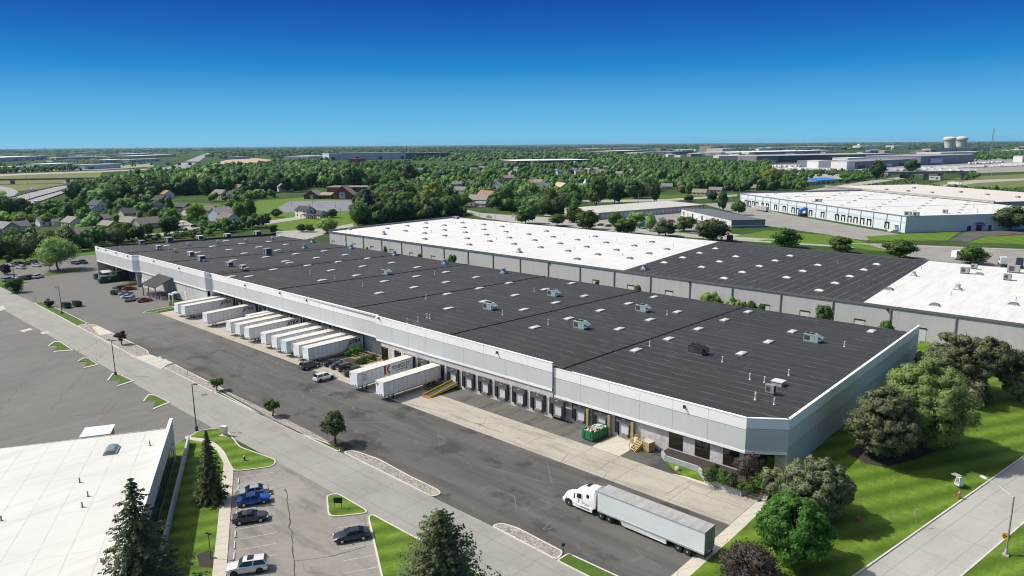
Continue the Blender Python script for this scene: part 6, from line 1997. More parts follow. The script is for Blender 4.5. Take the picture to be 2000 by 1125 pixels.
t = thing('utility_cabinet', 'white utility cabinet on a concrete pad at the street corner', 'cabinet', (p[0], p[1], .12), R(25))
b = MB(); b.box(-.8, .8, -.5, .5, 0, .1); b.build('pad', [M['walk']], t)
b = MB(); b.box(-.3, .3, -.1, .1, .1, .7); b.build('pedestal', [M['grey']], t)
b = MB(); b.box(-.5, .5, -.35, .35, .7, 1.75); b.box(-.54, .54, -.39, .39, 1.75, 1.82); b.build('cabinet', [paint((.66, .65, .62), .5)], t)
b = MB(); b.box(-.42, .42, -.36, -.35, .78, 1.68); b.build('door', [paint((.55, .55, .53), .5)], t)
p = at(1872, 947, .6)
t = thing('stone_marker', 'tapered white marker with dark slots and a leaning grey slab on the lawn', 'marker', p, R(-35))
b = MB(); b.cbox((0, 0, .65), (.95, .7, 1.3), 0, 0, .65); b.build('base', [paint((.62, .63, .64), .6)], t)
b = MB()
for x in (-.2, 0, .2):
 b.add([(x - .05, -.33, .25), (x + .05, -.33, .25), (x * .75 + .04, -.255, 1.15), (x * .75 - .04, -.255, 1.15)], [(0, 1, 2, 3)])
b.build('slot', [M['dark']], t)
b = MB(); b.cbox((-.65, .1, 1.3), (1.1, .9, .08), 0, .2); b.build('slab', [paint((.33, .33, .32), .8)], t)
p = at(1676, 1019, .4)
t = thing('red_ball_post', 'small red cap sticking out of the lawn behind the pine', 'marker', p); b = MB(); b.lathe([(.0, .7), (.25, .65), (.3, .45), (.2, .3), (.12, .3), (.12, 0)], (0, 0, 0), 12); b.build('cap', [paint((.5, .08, .06), .6)], t, 60)
t = thing('boulder', 'round pale boulder in the grass wedge', 'boulder', at(1323, 918, .12)); b = MB(); b.lathe([(0, .62), (.35, .5), (.48, .25), (.42, -.05)], (0, 0, 0), 10); b.build('stone', [paint((.42, .40, .34), .9, 0, .3)], t, 60)
p = P2(399, 771); sheet('manhole_cover', [(p[0] + .7 * math.cos(k * .5236), p[1] + .7 * math.sin(k * .5236)) for k in range(12)], .016, paint((.13, .12, .11), .8), 'round manhole cover in the street', 'manhole')
sheet('street_patch', poly((518, 838), (536, 829), (556, 837), (537, 844)), .015, paint((.27, .245, .215), .9), 'darker square patch in the street', 'road')
t = thing('dark_box', 'black block standing behind the second warehouse', 'box', at(1425, 474, 0)); b = MB(); b.cbox((0, 0, 1.9), (2.6, 2.0, 3.8)); b.cbox((0, 0, 3.9), (2.7, 2.1, .12)); b.build('block', [M['black']], t)
b = MB(); b.box(-1.0, 1.0, -1.03, -1.0, .4, 3.4); b.build('panel', [M['dark']], t)
# ------------------------------------------------------------------ houses
HOUSES = []
def house(px, py, w, d, h, rz, wall, roof, label, pitch=.45, garage=False, chim=False, win=True, group=None, at_xy=None):
 p = at_xy or P2(px, py)
 HOUSES.append((p[0], p[1], max(w, d) * .62))
 t = thing('house', label, 'house', (p[0], p[1], 0), rz, group)
 b = MB()
 rh = d / 2 * pitch * 1.5
 b.extr([(-d / 2, 0), (d / 2, 0), (d / 2, h), (0, h + rh), (-d / 2, h)], -w / 2, w / 2, axis='x')
 if garage:
  b.extr([(-d / 2 - 5, 0), (-d / 2 + .1, 0), (-d / 2 + .1, 2.9), (-d / 2 - 2.5, 4.4), (-d / 2 - 5, 2.9)], w * .02, w / 2 + 1.5, axis='x')
 b.build('wall', [paint(wall, .7, 0, .08)], t)
 b = MB()
 o = .45
 s = rh / (d / 2)
 for a in (-1, 1):
  b.extr([(a * (d / 2 + o), h - o * s), (0, h + rh + .02), (0, h + rh + .28), (a * (d / 2 + o), h - o * s + .26)], -w / 2 - o, w / 2 + o, axis='x')
 if garage:
  for a in (-1, 1):
   b.extr([(-d / 2 - 2.5 + a * 2.9, 2.65), (-d / 2 - 2.5, 4.42), (-d / 2 - 2.5, 4.66), (-d / 2 - 2.5 + a * 2.9, 2.9)], w * .02 - .3, w / 2 + 1.8, axis='x')
 rf = b.build('roof', [paint(roof, .9, 0, .2, 2)], t)
 if chim:
  b = MB(); b.box(w * .3 - .5, w * .3 + .5, .6, 1.5, h, h + rh + .9); b.box(w * .3 - .58, w * .3 + .58, .52, 1.58, h + rh + .9, h + rh + 1.05); b.build('chimney', [paint((.5, .48, .45), .8)], rf)
 if win:
  fl = (1.0, 3.6) if h > 4.5 else (1.0,)
  for zf in fl:
   for x in (-.3, .3):
    b = MB(); b.box(x * w - .6, x * w + .6, -d / 2 - .05, -d / 2, zf, zf + 1.2); b.build('window', [M['glass']], t)
   b = MB(); b.box(w / 2, w / 2 + .05, -.6, .6, zf, zf + 1.2); b.build('window', [M['glass']], t)
  b = MB(); b.box(-.5, .5, -d / 2 - .06, -d / 2, 0, 2.1); b.build('door', [paint((.15, .12, .1), .6)], t)
  if garage:
   b = MB(); b.box(w * .3 - 1.4, w * .3 + 1.4, -d / 2 - 5.05, -d / 2 - 5, 0, 2.3); b.build('garage_door', [M['white']], t)
 return t
cr, wt_, ta, gy, bl, bn = (.66, .61, .52), (.80, .80, .79), (.52, .46, .38), (.48, .47, .45), (.48, .60, .70), (.36, .31, .26)
rg_, rd_, rb_, rt_ = (.20, .20, .20), (.06, .06, .065), (.15, .11, .09), (.24, .22, .20)
HL = [
 (14, 461, 15, 9, 5.4, 10, (.36, .35, .28), rg_, 'grey beige gabled house at the far left edge', 0, 1, 0), (40, 458, 9, 8, 5.2, 100, bl, rg_, 'pale blue house wall between trees at the left edge', 0, 0, 0),
 (93, 440, 12, 9, 3.0, 95, wt_, rg_, 'white low house with garage at its driveway', 0, 1, 0), (145, 450, 12, 9, 5.6, 8, cr, rt_, 'tall tan house with a small tree in front', 0, 0, 0),
 (165, 465, 13, 9, 3.0, 100, (.22, .23, .23), rt_, 'low dark grey gabled house behind the pale road', 0, 0, 0), (200, 436, 9, 8, 3.4, 95, wt_, rg_, 'white bungalow with three small gable windows', 0, 0, 0),
 (213, 447, 14, 7, 2.8, 8, bn, rt_, 'low brown roofed house in front of the white bungalow', 0, 0, 0), (192, 412, 13, 10, 5.2, 15, wt_, (.06, .07, .10), 'white house with dark blue roof beside the wood', 0, 1, 1),
 (250, 431, 10, 9, 5.6, 100, (.62, .56, .45), (.12, .12, .125), 'tall cream gabled house with dark roof', 0, 0, 0), (259, 442, 12, 9, 3.2, 15, gy, rt_, 'grey house with a shallow roof by the big hedge', 0, 0, 0),
 (287, 445, 15, 10, 3.2, 100, gy, rt_, 'wide grey gabled house behind the dark hedge trees', 0, 0, 0), (276, 378, 14, 9, 3.2, 5, wt_, (.14, .15, .17), 'low white house at the foot of the wood', 0, 0, 0),
 (315, 400, 16, 10, 4.6, 5, (.09, .10, .14), (.035, .04, .06), 'dark blue house among the trees', 0, 0, 0), (324, 386, 16, 10, 4.2, 5, wt_, (.40, .19, .08), 'house with a bright orange brown roof', 0, 1, 0),
 (304, 412, 9, 7, 4.5, 100, (.42, .43, .58), (.05, .06, .09), 'lavender white gabled house in shade', 0, 0, 0), (327, 372, 9, 8, 3.6, 100, wt_, rg_, 'small white gable against the dark wood', 0, 0, 0),
 (373, 376, 10, 8, 3.2, 5, (.55, .5, .42), rt_, 'small cream house at the edge of the wood', 0, 0, 0), (360, 410, 15, 8, 3.0, 5, (.08, .09, .10), (.06, .065, .07), 'low dark roofed house by the side street', 0, 0, 0),
 (368, 420, 7, 7, 3.2, 100, wt_, rg_, 'small white gable end by the side street', 0, 0, 0), (432, 389, 15, 11, 5.6, 12, (.45, .42, .36), (.20, .19, .18), 'large tan two storey house beyond the back lawn', 0, 0, 0),
 (448, 389, 11, 9, 5.0, 100, wt_, rg_, 'white gable end attached beside the large tan house', 0, 0, 0), (466, 376, 14, 11, 5.2, 10, ta, (.22, .19, .17), 'brown roofed two storey house behind the tan one', 0, 0, 0),
 (440, 369, 11, 9, 4.6, 10, wt_, (.14, .15, .16), 'white house just below the wood', 0, 0, 0), (433, 430, 13, 11, 5.4, 100, (.46, .55, .64), (.34, .32, .30), 'pale blue gabled house by the columnar trees', 0, 0, 1),
 (447, 441, 13, 10, 5.0, 5, (.48, .54, .58), (.17, .14, .125), 'pale blue house with brown roof nearest the warehouse corner', 0, 0, 0), (413, 420, 13, 9, 4.0, 5, (.2, .17, .15), (.13, .11, .10), 'dark brown roofed house behind the pale blue gable', 0, 0, 0),
 (554, 374, 16, 12, 5.4, 160, wt_, (.26, .24, .24), 'large white house left of the brick church', 0, 1, 0), (508, 381, 16, 9, 2.8, 5, bn, (.16, .15, .14), 'low tan roofed house by the hedge of the lawn', 0, 0, 0),
 (597, 424, 14, 8, 5.2, 3, (.70, .70, .68), (.045, .045, .045), 'white farmhouse with a black roof on the bright lawn', 0, 0, 1), (705, 360, 10, 8, 4.6, 100, wt_, rg_, 'white gable house behind the church', 0, 0, 0),
 (664, 333, 10, 8, 4.6, 30, wt_, rg_, 'white house peeking out of the wood', 0, 0, 0), (820, 360, 14, 11, 5.6, 100, (.56, .56, .56), (.40, .30, .22), 'grey white house with a tan roof between dark trees', 0, 0, 1),
 (893, 368, 12, 10, 5.2, 60, (.50, .45, .37), rt_, 'tan house left of the winding street', 0, 0, 0), (900, 377, 13, 10, 3.4, 20, wt_, rg_, 'low pale house by the winding street', 0, 0, 0),
 (937, 402, 17, 11, 5.6, 20, (.52, .48, .41), (.26, .245, .23), 'large tan house at the street corner', 0, 1, 1), (952, 392, 16, 10, 5.8, 5, (.4, .36, .3), (.30, .19, .14), 'house with a long red brown roof', 0, 0, 0),
 (970, 373, 10, 12, 6.0, 110, (.44, .52, .62), (.26, .28, .32), 'tall pale blue two storey house', 0, 0, 0), (993, 355, 14, 11, 5.4, 60, (.42, .36, .31), (.24, .22, .21), 'brown two storey house with a dark bush', 0, 0, 0),
 (1040, 360, 11, 10, 5.4, 100, (.44, .38, .33), (.23, .215, .2), 'brown gabled house of the right hand row', 0, 0, 0), (1052, 364, 13, 10, 5.0, 10, (.4, .35, .31), (.23, .20, .19), 'brown roofed house joined to the gabled one', 0, 0, 0),
 (1060, 373, 14, 11, 4.8, 60, wt_, (.16, .18, .24), 'white house with a dark blue grey roof', 0, 1, 0), (1097, 373, 17, 12, 5.0, 160, (.55, .48, .37), (.45, .38, .28), 'house with a pale tan roof above the hedge', 0, 0, 0),
 (1142, 370, 14, 9, 3.6, 20, wt_, rt_, 'white chapel like house below the steeple', 0, 0, 0), (1282, 374, 14, 9, 4.0, 100, (.52, .57, .60), (.24, .21, .19), 'pale blue low house behind the storage units', 0, 0, 0),
 (1302, 370, 12, 9, 3.6, 30, (.36, .37, .37), (.20, .20, .2), 'grey low house beside the pale blue one', 0, 0, 0), (1288, 355, 10, 8, 5.0, 100, (.4, .44, .52), (.2, .22, .26), 'blue grey gable showing among the trees', 0, 0, 0),
 (1348, 363, 11, 9, 4.6, 30, wt_, (.24, .23, .21), 'pale gabled house between dark conifers', 0, 0, 0), (1367, 381, 14, 9, 2.9, 12, ta, (.24, .21, .17), 'low brick ranch house beyond the green verge', 0, 0, 0),
 (1398, 376, 13, 8, 2.9, 12, ta, (.2, .18, .16), 'low brown house in the shade of trees', 0, 0, 0), (1464, 372, 13, 9, 3.2, 20, (.5, .47, .4), (.24, .20, .17), 'low tan house left of the yellow tree', 0, 0, 0),
 (1500, 370, 12, 8, 3.2, 0, (.5, .47, .4), (.26, .23, .2), 'low tan house below the yellow tree', 0, 0, 0), (1522, 366, 12, 8, 3.2, 0, wt_, (.24, .2, .18), 'low white house right of the yellow tree', 0, 0, 0),
 (810, 421, 10, 8, 2.8, 8, (.2, .19, .18), (.16, .14, .125), 'low dark shed roof between trees behind the white roof', 0, 0, 0)]
for (px, py, w, d, h, a, wc, rc, lb, _x, g, ch) in HL:
 house(px, py, w, d, h, R(a), wc, rc, lb, garage=bool(g), chim=bool(ch))
k = 0
far_h = [(920, 329), (935, 327), (942, 331), (955, 330), (925, 336), (933, 341), (948, 340), (905, 333), (1000, 342), (1090, 332), (1113, 330), (1120, 336), (1127, 341), (1136, 335), (1148, 337), (1156, 343), (1163, 334), (1172, 338),
   (1180, 331), (1092, 342), (1086, 338), (1198, 334), (1110, 345), (1010, 333), (1030, 331), (985, 336), (880, 338), (862, 341), (820, 336), (1230, 338), (1210, 345), (742, 343), (760, 339)]
for (px, py) in far_h:
 house(px, py, 13, 9, float(RNG.uniform(3.4, 5.6)), float(RNG.uniform(0, 3.1)), [cr, wt_, (.6, .57, .52), ta, (.5, .55, .6)][k % 5], [rg_, rt_, (.22, .2, .19), (.14, .15, .17)][k % 4],
   'distant house roof among the neighbourhood trees', win=False, group='distant neighbourhood houses')
 k += 1
# farmhouse porch
p = P2(604, 427)
t = thing('porch', 'dark veranda along the front of the white farmhouse', 'porch', (p[0], p[1] - 0, 0), R(3))
b = MB(); b.extr([(-1.6, 2.5), (2, 3.1), (2, 3.3), (-1.6, 2.7)], -7.5, 7.5, axis='x'); b.build('roof', [paint((.04, .04, .04), .8)], t)
for k in range(7):
 b = MB(); b.box(-7.3 + k * 2.4, -7.15 + k * 2.4, -1.5, -1.35, 0, 2.5); b.build('post', [M['white']], t)
p = P2(626, 425); house(0, 0, 9, 7, 2.6, R(3), (.62, .63, .66), (.06, .06, .06), 'white garage beside the farmhouse', garage=False, at_xy=p)
# brick church
c0, c1 = Vector(P2(600, 389)), Vector(P2(692, 389))
d = c1 - c0
t = thing('church', 'low red brick church with two gable fronts and a pale cross window', 'church', (c0.x, c0.y, 0), math.atan2(d.y, d.x))
L = d.length
HOUSES.append(((c0.x + c1.x) / 2, (c0.y + c1.y) / 2 + 8, 34))
s_ = L / 92.0     # metres per photo pixel at the front
b = MB()
b.box(0, L, 4, 20, 0, 3.6); b.box(30 * s_, L + 20, 14, 34, 0, 10.0)
def gable(x0, x1, y0, y1, h, rh):
 m_ = (x0 + x1) / 2
 b.extr([(x0, 0), (x1, 0), (x1, h), (m_, h + rh), (x0, h)], y0, y1)
gable(-6 * s_, 22 * s_, 0, 16, 3.6, 4.6); gable(50 * s_, 90 * s_, -1, 16, 4.2, 8.2)
b.build('wall', [M['brick']], t)
b = MB()
for x0, x1, y0, y1, h, rh in ((-6 * s_, 22 * s_, -.8, 16, 3.6, 4.6), (50 * s_, 90 * s_, -1.8, 16, 4.2, 8.2)):
 m_ = (x0 + x1) / 2
 b.extr([(x0 - 1, h - .5), (m_, h + rh + .1), (m_, h + rh + .5), (x0 - 1, h - .1)], y0, y1)
 b.extr([(x1 + 1, h - .5), (m_, h + rh + .1), (m_, h + rh + .5), (x1 + 1, h - .1)], y0, y1)
b.extr([(3, 3.6), (12, 6.0), (21, 3.6)], 20 * s_, 52 * s_, axis='x')
b.box(30 * s_ - .4, L + 20.4, 13.6, 34.4, 10.0, 11.2)
rf = b.build('roof', [paint((.30, .25, .21), .9, 0, .15, .5)], t)
b = MB(); b.box(60 * s_, 61.5 * s_, 20, 21.5, 11, 12.4); b.box(L + 8, L + 9.5, 20, 22, 11, 12.6); b.build('roof_vent', [M['dark']], rf)
b = MB(); b.box(64 * s_, 75 * s_, -1.08, -1, .6, 6.6); w_ = b.build('window', [paint((.42, .52, .55), .3)], t)
b = MB(); b.box(69 * s_, 70 * s_, -1.2, -1.09, 1.6, 6.2); b.box(66.8 * s_, 72.2 * s_, -1.2, -1.09, 4.2, 4.9); b.build('cross', [paint((.06, .09, .1), .5)], w_)
b = MB(); b.box(6 * s_, 12 * s_, -.08, 0, .4, 4.0); b.build('window', [paint((.42, .5, .55), .3)], t)
b = MB(); b.box(26 * s_, 46 * s_, 3.94, 4, .6, 2.4); b.build('window', [M['glass']], t)
# white house gable, shaped as a small tower with a pointed cap
p = P2(1143, 372)
t = thing('steeple', 'narrow white gabled tower among the neighbourhood trees', 'steeple', (p[0], p[1], 0))
b = MB(); b.cbox((0, 0, 3.5), (5, 5, 7)); b.build('tower', [M['white']], t)
b = MB(); b.cyl((0, 0, 7), (0, 0, 13), 3.2, .2, 4); b.build('gable_tip', [paint((.72, .74, .78), .5)], t)
# utility buildings of the mid distance
p0_, p1_ = P2(780, 367), P2(828, 366)
oblong('church_hall', 'long white flat hall behind dark trees', 'hall', p0_, p1_, 22, 6, paint((.45, .47, .5), .6), M['fascia_w'])
p0_, p1_ = P2(1593, 360), P2(1636, 357)
t, L, rf = oblong('filling_station', 'low shop with bright blue roof by the climbing road', 'shop', p0_, p1_, 16, 4.2, paint((.5, .52, .55), .6), paint((.05, .22, .55), .5), 2.0)
b = MB()
for k in range(4):
 b.box(2 + k * L / 4.4, 2 + k * L / 4.4 + L / 7, -.05, 0, .4, 2.8)
b.build('window', [M['glass']], t)
p0_, p1_ = P2(1576, 362), P2(1598, 361)
oblong('tan_shop', 'tan building joined to the left of the blue roofed shop', 'shop', p0_, p1_, 14, 4.0, paint((.36, .33, .28), .7), paint((.33, .3, .26), .8))
# ------------------------------------------------------------------ trees
LEAF = dict(
 twig=m_leaf('leaves_grey_purple', (.055, .040, .038), (.12, .092, .085), .01, .2),
 mid=m_leaf('leaves_mid_green', (.042, .10, .016), (.115, .215, .034)), dark=m_leaf('leaves_dark_green', (.024, .062, .018), (.066, .135, .034), trans=.3),
 lime=m_leaf('leaves_lime_green', (.11, .20, .014), (.23, .36, .035), trans=.45), grey=m_leaf('leaves_grey_green', (.060, .092, .034), (.125, .17, .062)),
 pale=m_leaf('leaves_fresh_green', (.13, .23, .06), (.30, .46, .14), trans=.45), spruce=m_leaf('needles_spruce', (.038, .062, .022), (.16, .19, .075), trans=.25),
 pine=m_leaf('needles_pine', (.064, .084, .036), (.20, .235, .115), .01, .25), purple=m_leaf('leaves_purple', (.030, .014, .014), (.075, .040, .034), .02, .25), yellow=m_leaf('leaves_yellow', (.14, .16, .008), (.26, .26, .02), trans=.4),
 rich=m_leaf('leaves_rich_green', (.034, .105, .012), (.105, .25, .028), trans=.45), blue=m_leaf('needles_blue_green', (.04, .065, .05), (.09, .13, .095), trans=.2))
def fast_mesh(name, co, faces, mat, nrm=None):
 """quads only, from numpy arrays"""
 me = bpy.data.meshes.new(name)
 n, f = len(co), len(faces)
 k = faces.shape[1]
 me.vertices.add(n)
 me.vertices.foreach_set('co', np.ascontiguousarray(co, dtype=np.float32).ravel())
 me.loops.add(f * k)
 me.loops.foreach_set('vertex_index', np.ascontiguousarray(faces, dtype=np.int32).ravel())
 me.polygons.add(f)
 me.polygons.foreach_set('loop_start', np.arange(0, f * k, k, dtype=np.int32))
 me.update(calc_edges=True)
 me.materials.append(mat)
 if nrm is not None:
  me.polygons.foreach_set('use_smooth', np.ones(f, dtype=bool))
  me.normals_split_custom_set_from_vertices(np.ascontiguousarray(nrm, dtype=np.float32))
 return me
def unit(v):
 return v / np.maximum(np.linalg.norm(v, axis=-1, keepdims=True), 1e-6)
def leaves(pos, nrm, size, rng, aspect=1.5, droop=0.0):
 """one folded quad per leaf clump"""
 n = len(pos)
 t = unit(np.cross(nrm, rng.normal(size=(n, 3))))
 if droop:
  t = unit(t - np.array([0, 0, droop]))
 bt = unit(np.cross(nrm, t))
 s = (size * rng.uniform(.6, 1.35, n))[:, None]
 a = pos + t * s * aspect * .5
 c = pos - t * s * aspect * .5
 b_ = pos + bt * s * .5 + nrm * s * .12
 d = pos - bt * s * .5 + nrm * s * .12
 g = np.cross(b_ - a, d - a)
 fl = ((g * nrm).sum(1) < 0)[:, None]
 b2, d2 = np.where(fl, d, b_), np.where(fl, b_, d)
 co = np.stack([a, b2, c, d2], 1).reshape(-1, 3)
 fa = np.arange(4 * n).reshape(-1, 4)
 return co, fa
def blobs_crown(rng, nb, hx, z0, z1, rb, shape=1.0, lean=0.0):
 """clump centres filling an egg between z0 and z1 with half width hx"""
 out = []
 zc, hz = (z0 + z1) / 2, (z1 - z0) / 2
 tries = 0
 while len(out) < nb and tries < 5000:
  tries += 1
  d = unit(rng.normal(size=3))
  rr = rng.uniform(.35, 1) ** .5 * .86
  p = d * rr
  w = hx * (1 - .25 * shape * p[2]) if p[2] > 0 else hx * (1 + .1 * p[2])
  q = np.array([p[0] * w + lean * p[2], p[1] * w, zc + p[2] * hz])
  r = rb * rng.uniform(.7, 1.3) * (1.1 - .35 * max(0, p[2]))
  out.append((q, r))
 return out
def crown(name, rng, blobs, n, size, mat, aspect=1.5, flat=1.0, core=.62, nrand=.42, droop=0.0, hull=.35):
 c = np.array([b_[0] for b_ in blobs]); r = np.array([b_[1] for b_ in blobs])
 cen = c.mean(0)
 ix = rng.choice(len(blobs), n, p=r ** 2 / (r ** 2).sum())
 d = unit(rng.normal(size=(n, 3)))
 low = d[:, 2] < -.2
 d[low, 2] *= rng.uniform(.1, 1, low.sum())
 d = unit(d)
 rr = rng.uniform(.62 if core < .4 else .84, 1.12, n) * (1 + .35 * (rng.random(n) < .18))
 sc = np.array([1, 1, flat])
 pos = c[ix] + d * sc * (r[ix] * rr)[:, None]
 nr = unit(d + rng.normal(size=(n, 3)) * nrand)
 co, fa = leaves(pos, nr, size, rng, aspect, droop)
 sn = unit(d * (1 - hull) + unit(pos - cen) * hull + nr * .35)
 sn = np.repeat(sn, 4, 0)
 if core:
  ico = ICO1
  cs, fs, ns = [co], [fa], [sn]
  o = len(co)
  for q, rad in zip(c, r):
   v = ico[0] * (1 + rng.normal(size=(len(ico[0]), 1)) * .12)
   cs.append(q + v * sc * rad * core)
   fs.append(ico[1] + o)
   ns.append(unit(ico[0]))
   o += len(v)
  co, fa, sn = np.concatenate(cs), np.concatenate(fs), np.concatenate(ns)
 return fast_mesh(name, co, fa, mat, sn)
def _ico(sub):
 bm = bmesh.new()
 bmesh.ops.create_icosphere(bm, subdivisions=sub, radius=1)
 bm.verts.ensure_lookup_table()
 v = np.array([x.co[:] for x in bm.verts])
 f = np.array([[l.index for l in fc.verts] + [fc.verts[2].index] for fc in bm.faces])
 bm.free()
 return v, f
def _quadsphere(n, m):
 """sphere of quads only"""
 v, f = [], []
 for i in range(m + 1):
  ph = .06 + (math.pi - .12) * i / m
  for j in range(n):
   th = 2 * math.pi * j / n
   v.append((math.sin(ph) * math.cos(th), math.sin(ph) * math.sin(th), math.cos(ph)))
 for i in range(m):
  for j in range(n):
   k = (j + 1) % n
   f.append((i * n + j, (i + 1) * n + j, (i + 1) * n + k, i * n + k))
 return np.array(v), np.array(f)
ICO1 = _quadsphere(7, 5)
ICO0 = _quadsphere(6, 4)
def trunk_mesh(name, h, r, rng, limbs=5, spread=.5, mat=None, top=.75):
 b = MB()
 pts = [(0, 0, 0)]
 for k in range(1, 6):
  pts.append((rng.normal() * r * .5, rng.normal() * r * .5, h * top * k / 5))
 rad = [r * 1.35, r, r * .85, r * .7, r * .5, r * .25]
 for k in range(5):
  b.cyl(pts[k], pts[k + 1], rad[k], rad[k + 1], 8)
 for k in range(limbs):
  s = pts[2 + k % 3]
  a = 2 * math.pi * k / limbs + rng.uniform(-.4, .4)
  e = (s[0] + math.cos(a) * h * spread * .5, s[1] + math.sin(a) * h * spread * .5, s[2] + h * .16)
  e2 = (s[0] + math.cos(a + .2) * h * spread * .65, s[1] + math.sin(a + .2) * h * spread * .65, s[2] + h * .26)
  b.cyl(s, e, r * .42, r * .25, 6)
  b.cyl(e, e2, r * .25, r * .1, 6)
 return b.mesh(name, [mat or M['bark']], 60)
def tree_thing(name, label, cm, tm, loc, rz=0.0, sc=1.0, group=None, cat='tree'):
 t = thing(name, label, cat, loc, rz, group)
 t.scale = sc if isinstance(sc, (tuple, list)) else (sc,) * 3
 link('crown', cm, t)
 link('trunk', tm, t)
 return t
def spruce_mesh(name, h, w, rng, mat, levels=34, per=10, size=.42, bare=.06, droop=.25, taper=1.0, dens=9):
 ps, ns = [], []
 for i in range(levels):
  u = i / (levels - 1)
  z = h * (bare + (1 - bare) * u)
  L = w / 2 * ((1 - u) ** taper * .95 + .05) * rng.uniform(.85, 1.15)
  m = max(4, int(per * (1 - .55 * u)))
  for k in range(m):
   a = 2 * math.pi * (k + rng.uniform(-.35, .35)) / m + i * 1.7
   l = L * rng.uniform(.55, 1.22)
   n = max(3, int(dens * l / (w / 2)) + 2)
   tt = np.linspace(.12, 1, n)
   dirv = np.array([math.cos(a), math.sin(a), 0])
   side = np.array([-math.sin(a), math.cos(a), 0])
   for t_ in tt:
    base = dirv * l * t_ + np.array([0, 0, z - droop * l * t_ ** 1.3 + .12 * l * t_ ** 3])
    for s in (-1, 0, 1):
     wd = (1 - t_) * .28 * l + .05
     p = base + side * s * wd * rng.uniform(.5, 1.1) + rng.normal(size=3) * .05 * size
     p[2] -= abs(s) * .12 * l * rng.uniform(.2, 1)
     ps.append(p)
     ns.append(np.array([0, 0, 1.0]) + dirv * .5 + side * s * .5 + rng.normal(size=3) * .35)
 pos = np.array(ps); nr = unit(np.array(ns))
 co, fa = leaves(pos, nr, size, rng, 1.9, .15)
 rad = pos.copy(); rad[:, 2] = .35 * np.linalg.norm(pos[:, :2], axis=1)
 sn = np.repeat(unit(unit(rad) * .75 + nr * .6), 4, 0)
 return fast_mesh(name, co, fa, mat, sn)
# ---- foreground trees
rg = np.random.default_rng(5)
def px_h(px, by, ty, z=0.0):
 """height of an upright thing with base pixel (px, by) whose top is at pixel row ty"""
 b_ = at(px, by, z)
 lo, hi = 0.0, 45.0
 for _ in range(40):
  m_ = (lo + hi) / 2
  d = np.array([b_[0], b_[1], z + m_ - H])
  cy = d[0] * AX[1] + d[1] * AY[1] + d[2] * AZ[1]
  cz = d[0] * AX[2] + d[1] * AY[2] + d[2] * AZ[2]
  yy = 562.5 + FPX * cy / cz
  if yy > ty:
   lo = m_
  else:
   hi = m_
 return b_, lo
def px_w(b_, wpx):
 cz = b_[0] * AX[2] + b_[1] * AY[2] + (b_[2] - H) * AZ[2]
 return wpx * cz / FPX
def near_decid(name, label, px, by, ty, wpx, kind, n=9000, size=.42, nb=34, z=.1, bare=.12, rb=.3, core=.6, flat=.9, shape=1.0, trunk='bark', lean=0.0, hull=.3):
 b_, h = px_h(px, by, ty, z)
 w = px_w(b_, wpx)
 bl_ = blobs_crown(rg, nb, w / 2 * .86, h * bare, h * .97, w / 2 * rb, shape, lean)
 cm = crown(name + '_crown', rg, bl_, n, size, LEAF[kind], core=core, flat=flat, hull=hull)
 tm = trunk_mesh(name + '_trunk', h, .02 * h + .06, rg, 6, w / h * .32, M[trunk])
 return tree_thing(name, label, cm, tm, b_, 0, 1.0)
near_decid('maple_tree', 'dense rich green maple in front of the dark pine by the walkway', 1545, 1098, 962, 178, 'rich', 36000, .25, 170, .3, .06, .13, core=.82, hull=.35)
near_decid('shade_tree', 'tall pale green leafy tree beside the long wall', 1802, 878, 690, 222, 'pale', 42000, .26, 240, .7, .05, .115, core=.8, hull=.35)
near_decid('street_tree', 'largest young tree of the street verge with a mulch ring', 655, 867, 799, 64, 'grey', 3600, .24, 60, .14, .24, .17, core=0)
near_decid('street_tree', 'small young tree in the grass strip left of the largest one', 533, 812, 778, 34, 'mid', 1300, .24, 26, .14, .28, .22, core=0)
near_decid('street_tree', 'small green sapling at the end of the left gravel bed', 424, 763, 737, 29, 'mid', 1000, .24, 22, .14, .3, .24, core=0)
near_decid('plum_tree', 'small purple tree in the left gravel bed', 238, 673, 646, 28, 'twig', 1000, .24, 22, .14, .3, .24, core=0)
near_decid('plum_bush', 'small purple bush in the far grass island', 97, 599, 583, 16, 'purple', 500, .3, 8, .14, .1, .45, core=.5)
near_decid('park_tree', 'big spreading pale tree at the far car park', 114, 527, 465, 74, 'pale', 9000, .42, 60, .1, .2, .32, core=.5, lean=0)
near_decid('small_tree', 'dark small tree at the corner of the far car park', 30, 571, 543, 28, 'dark', 1200, .4, 12, .1, .1, .42)
near_decid('small_tree', 'small purple brown tree in front of the far car park', 10, 536, 517, 22, 'purple', 900, .4, 10, .1, .2, .42)
near_decid('small_tree', 'round dark tree at the edge of the bank behind the far car park', 18, 515, 498, 15, 'dark', 700, .4, 8, .1, .2, .42)
near_decid('small_tree', 'round green tree on the bank at the far car park', 50, 510, 496, 9, 'dark', 500, .4, 6, .1, .3, .42)
near_decid('plum_tree', 'purple leaved shrub tree beside the far canopy', 376, 585, 557, 24, 'purple', 1500, .36, 14, .1, .05, .36)
near_decid('bare_tree', 'small reddish grey nearly bare tree in the entrance planter', 1458, 948, 886, 52, 'twig', 3000, .16, 30, .9, .25, .34, core=0, trunk='barkgrey')
near_decid('barberry_bush', 'dark purple twiggy bush at the bottom edge by the walkway', 1465, 1140, 1072, 130, 'twig', 9000, .18, 40, .1, .02, .3, core=.4, trunk='barkgrey')
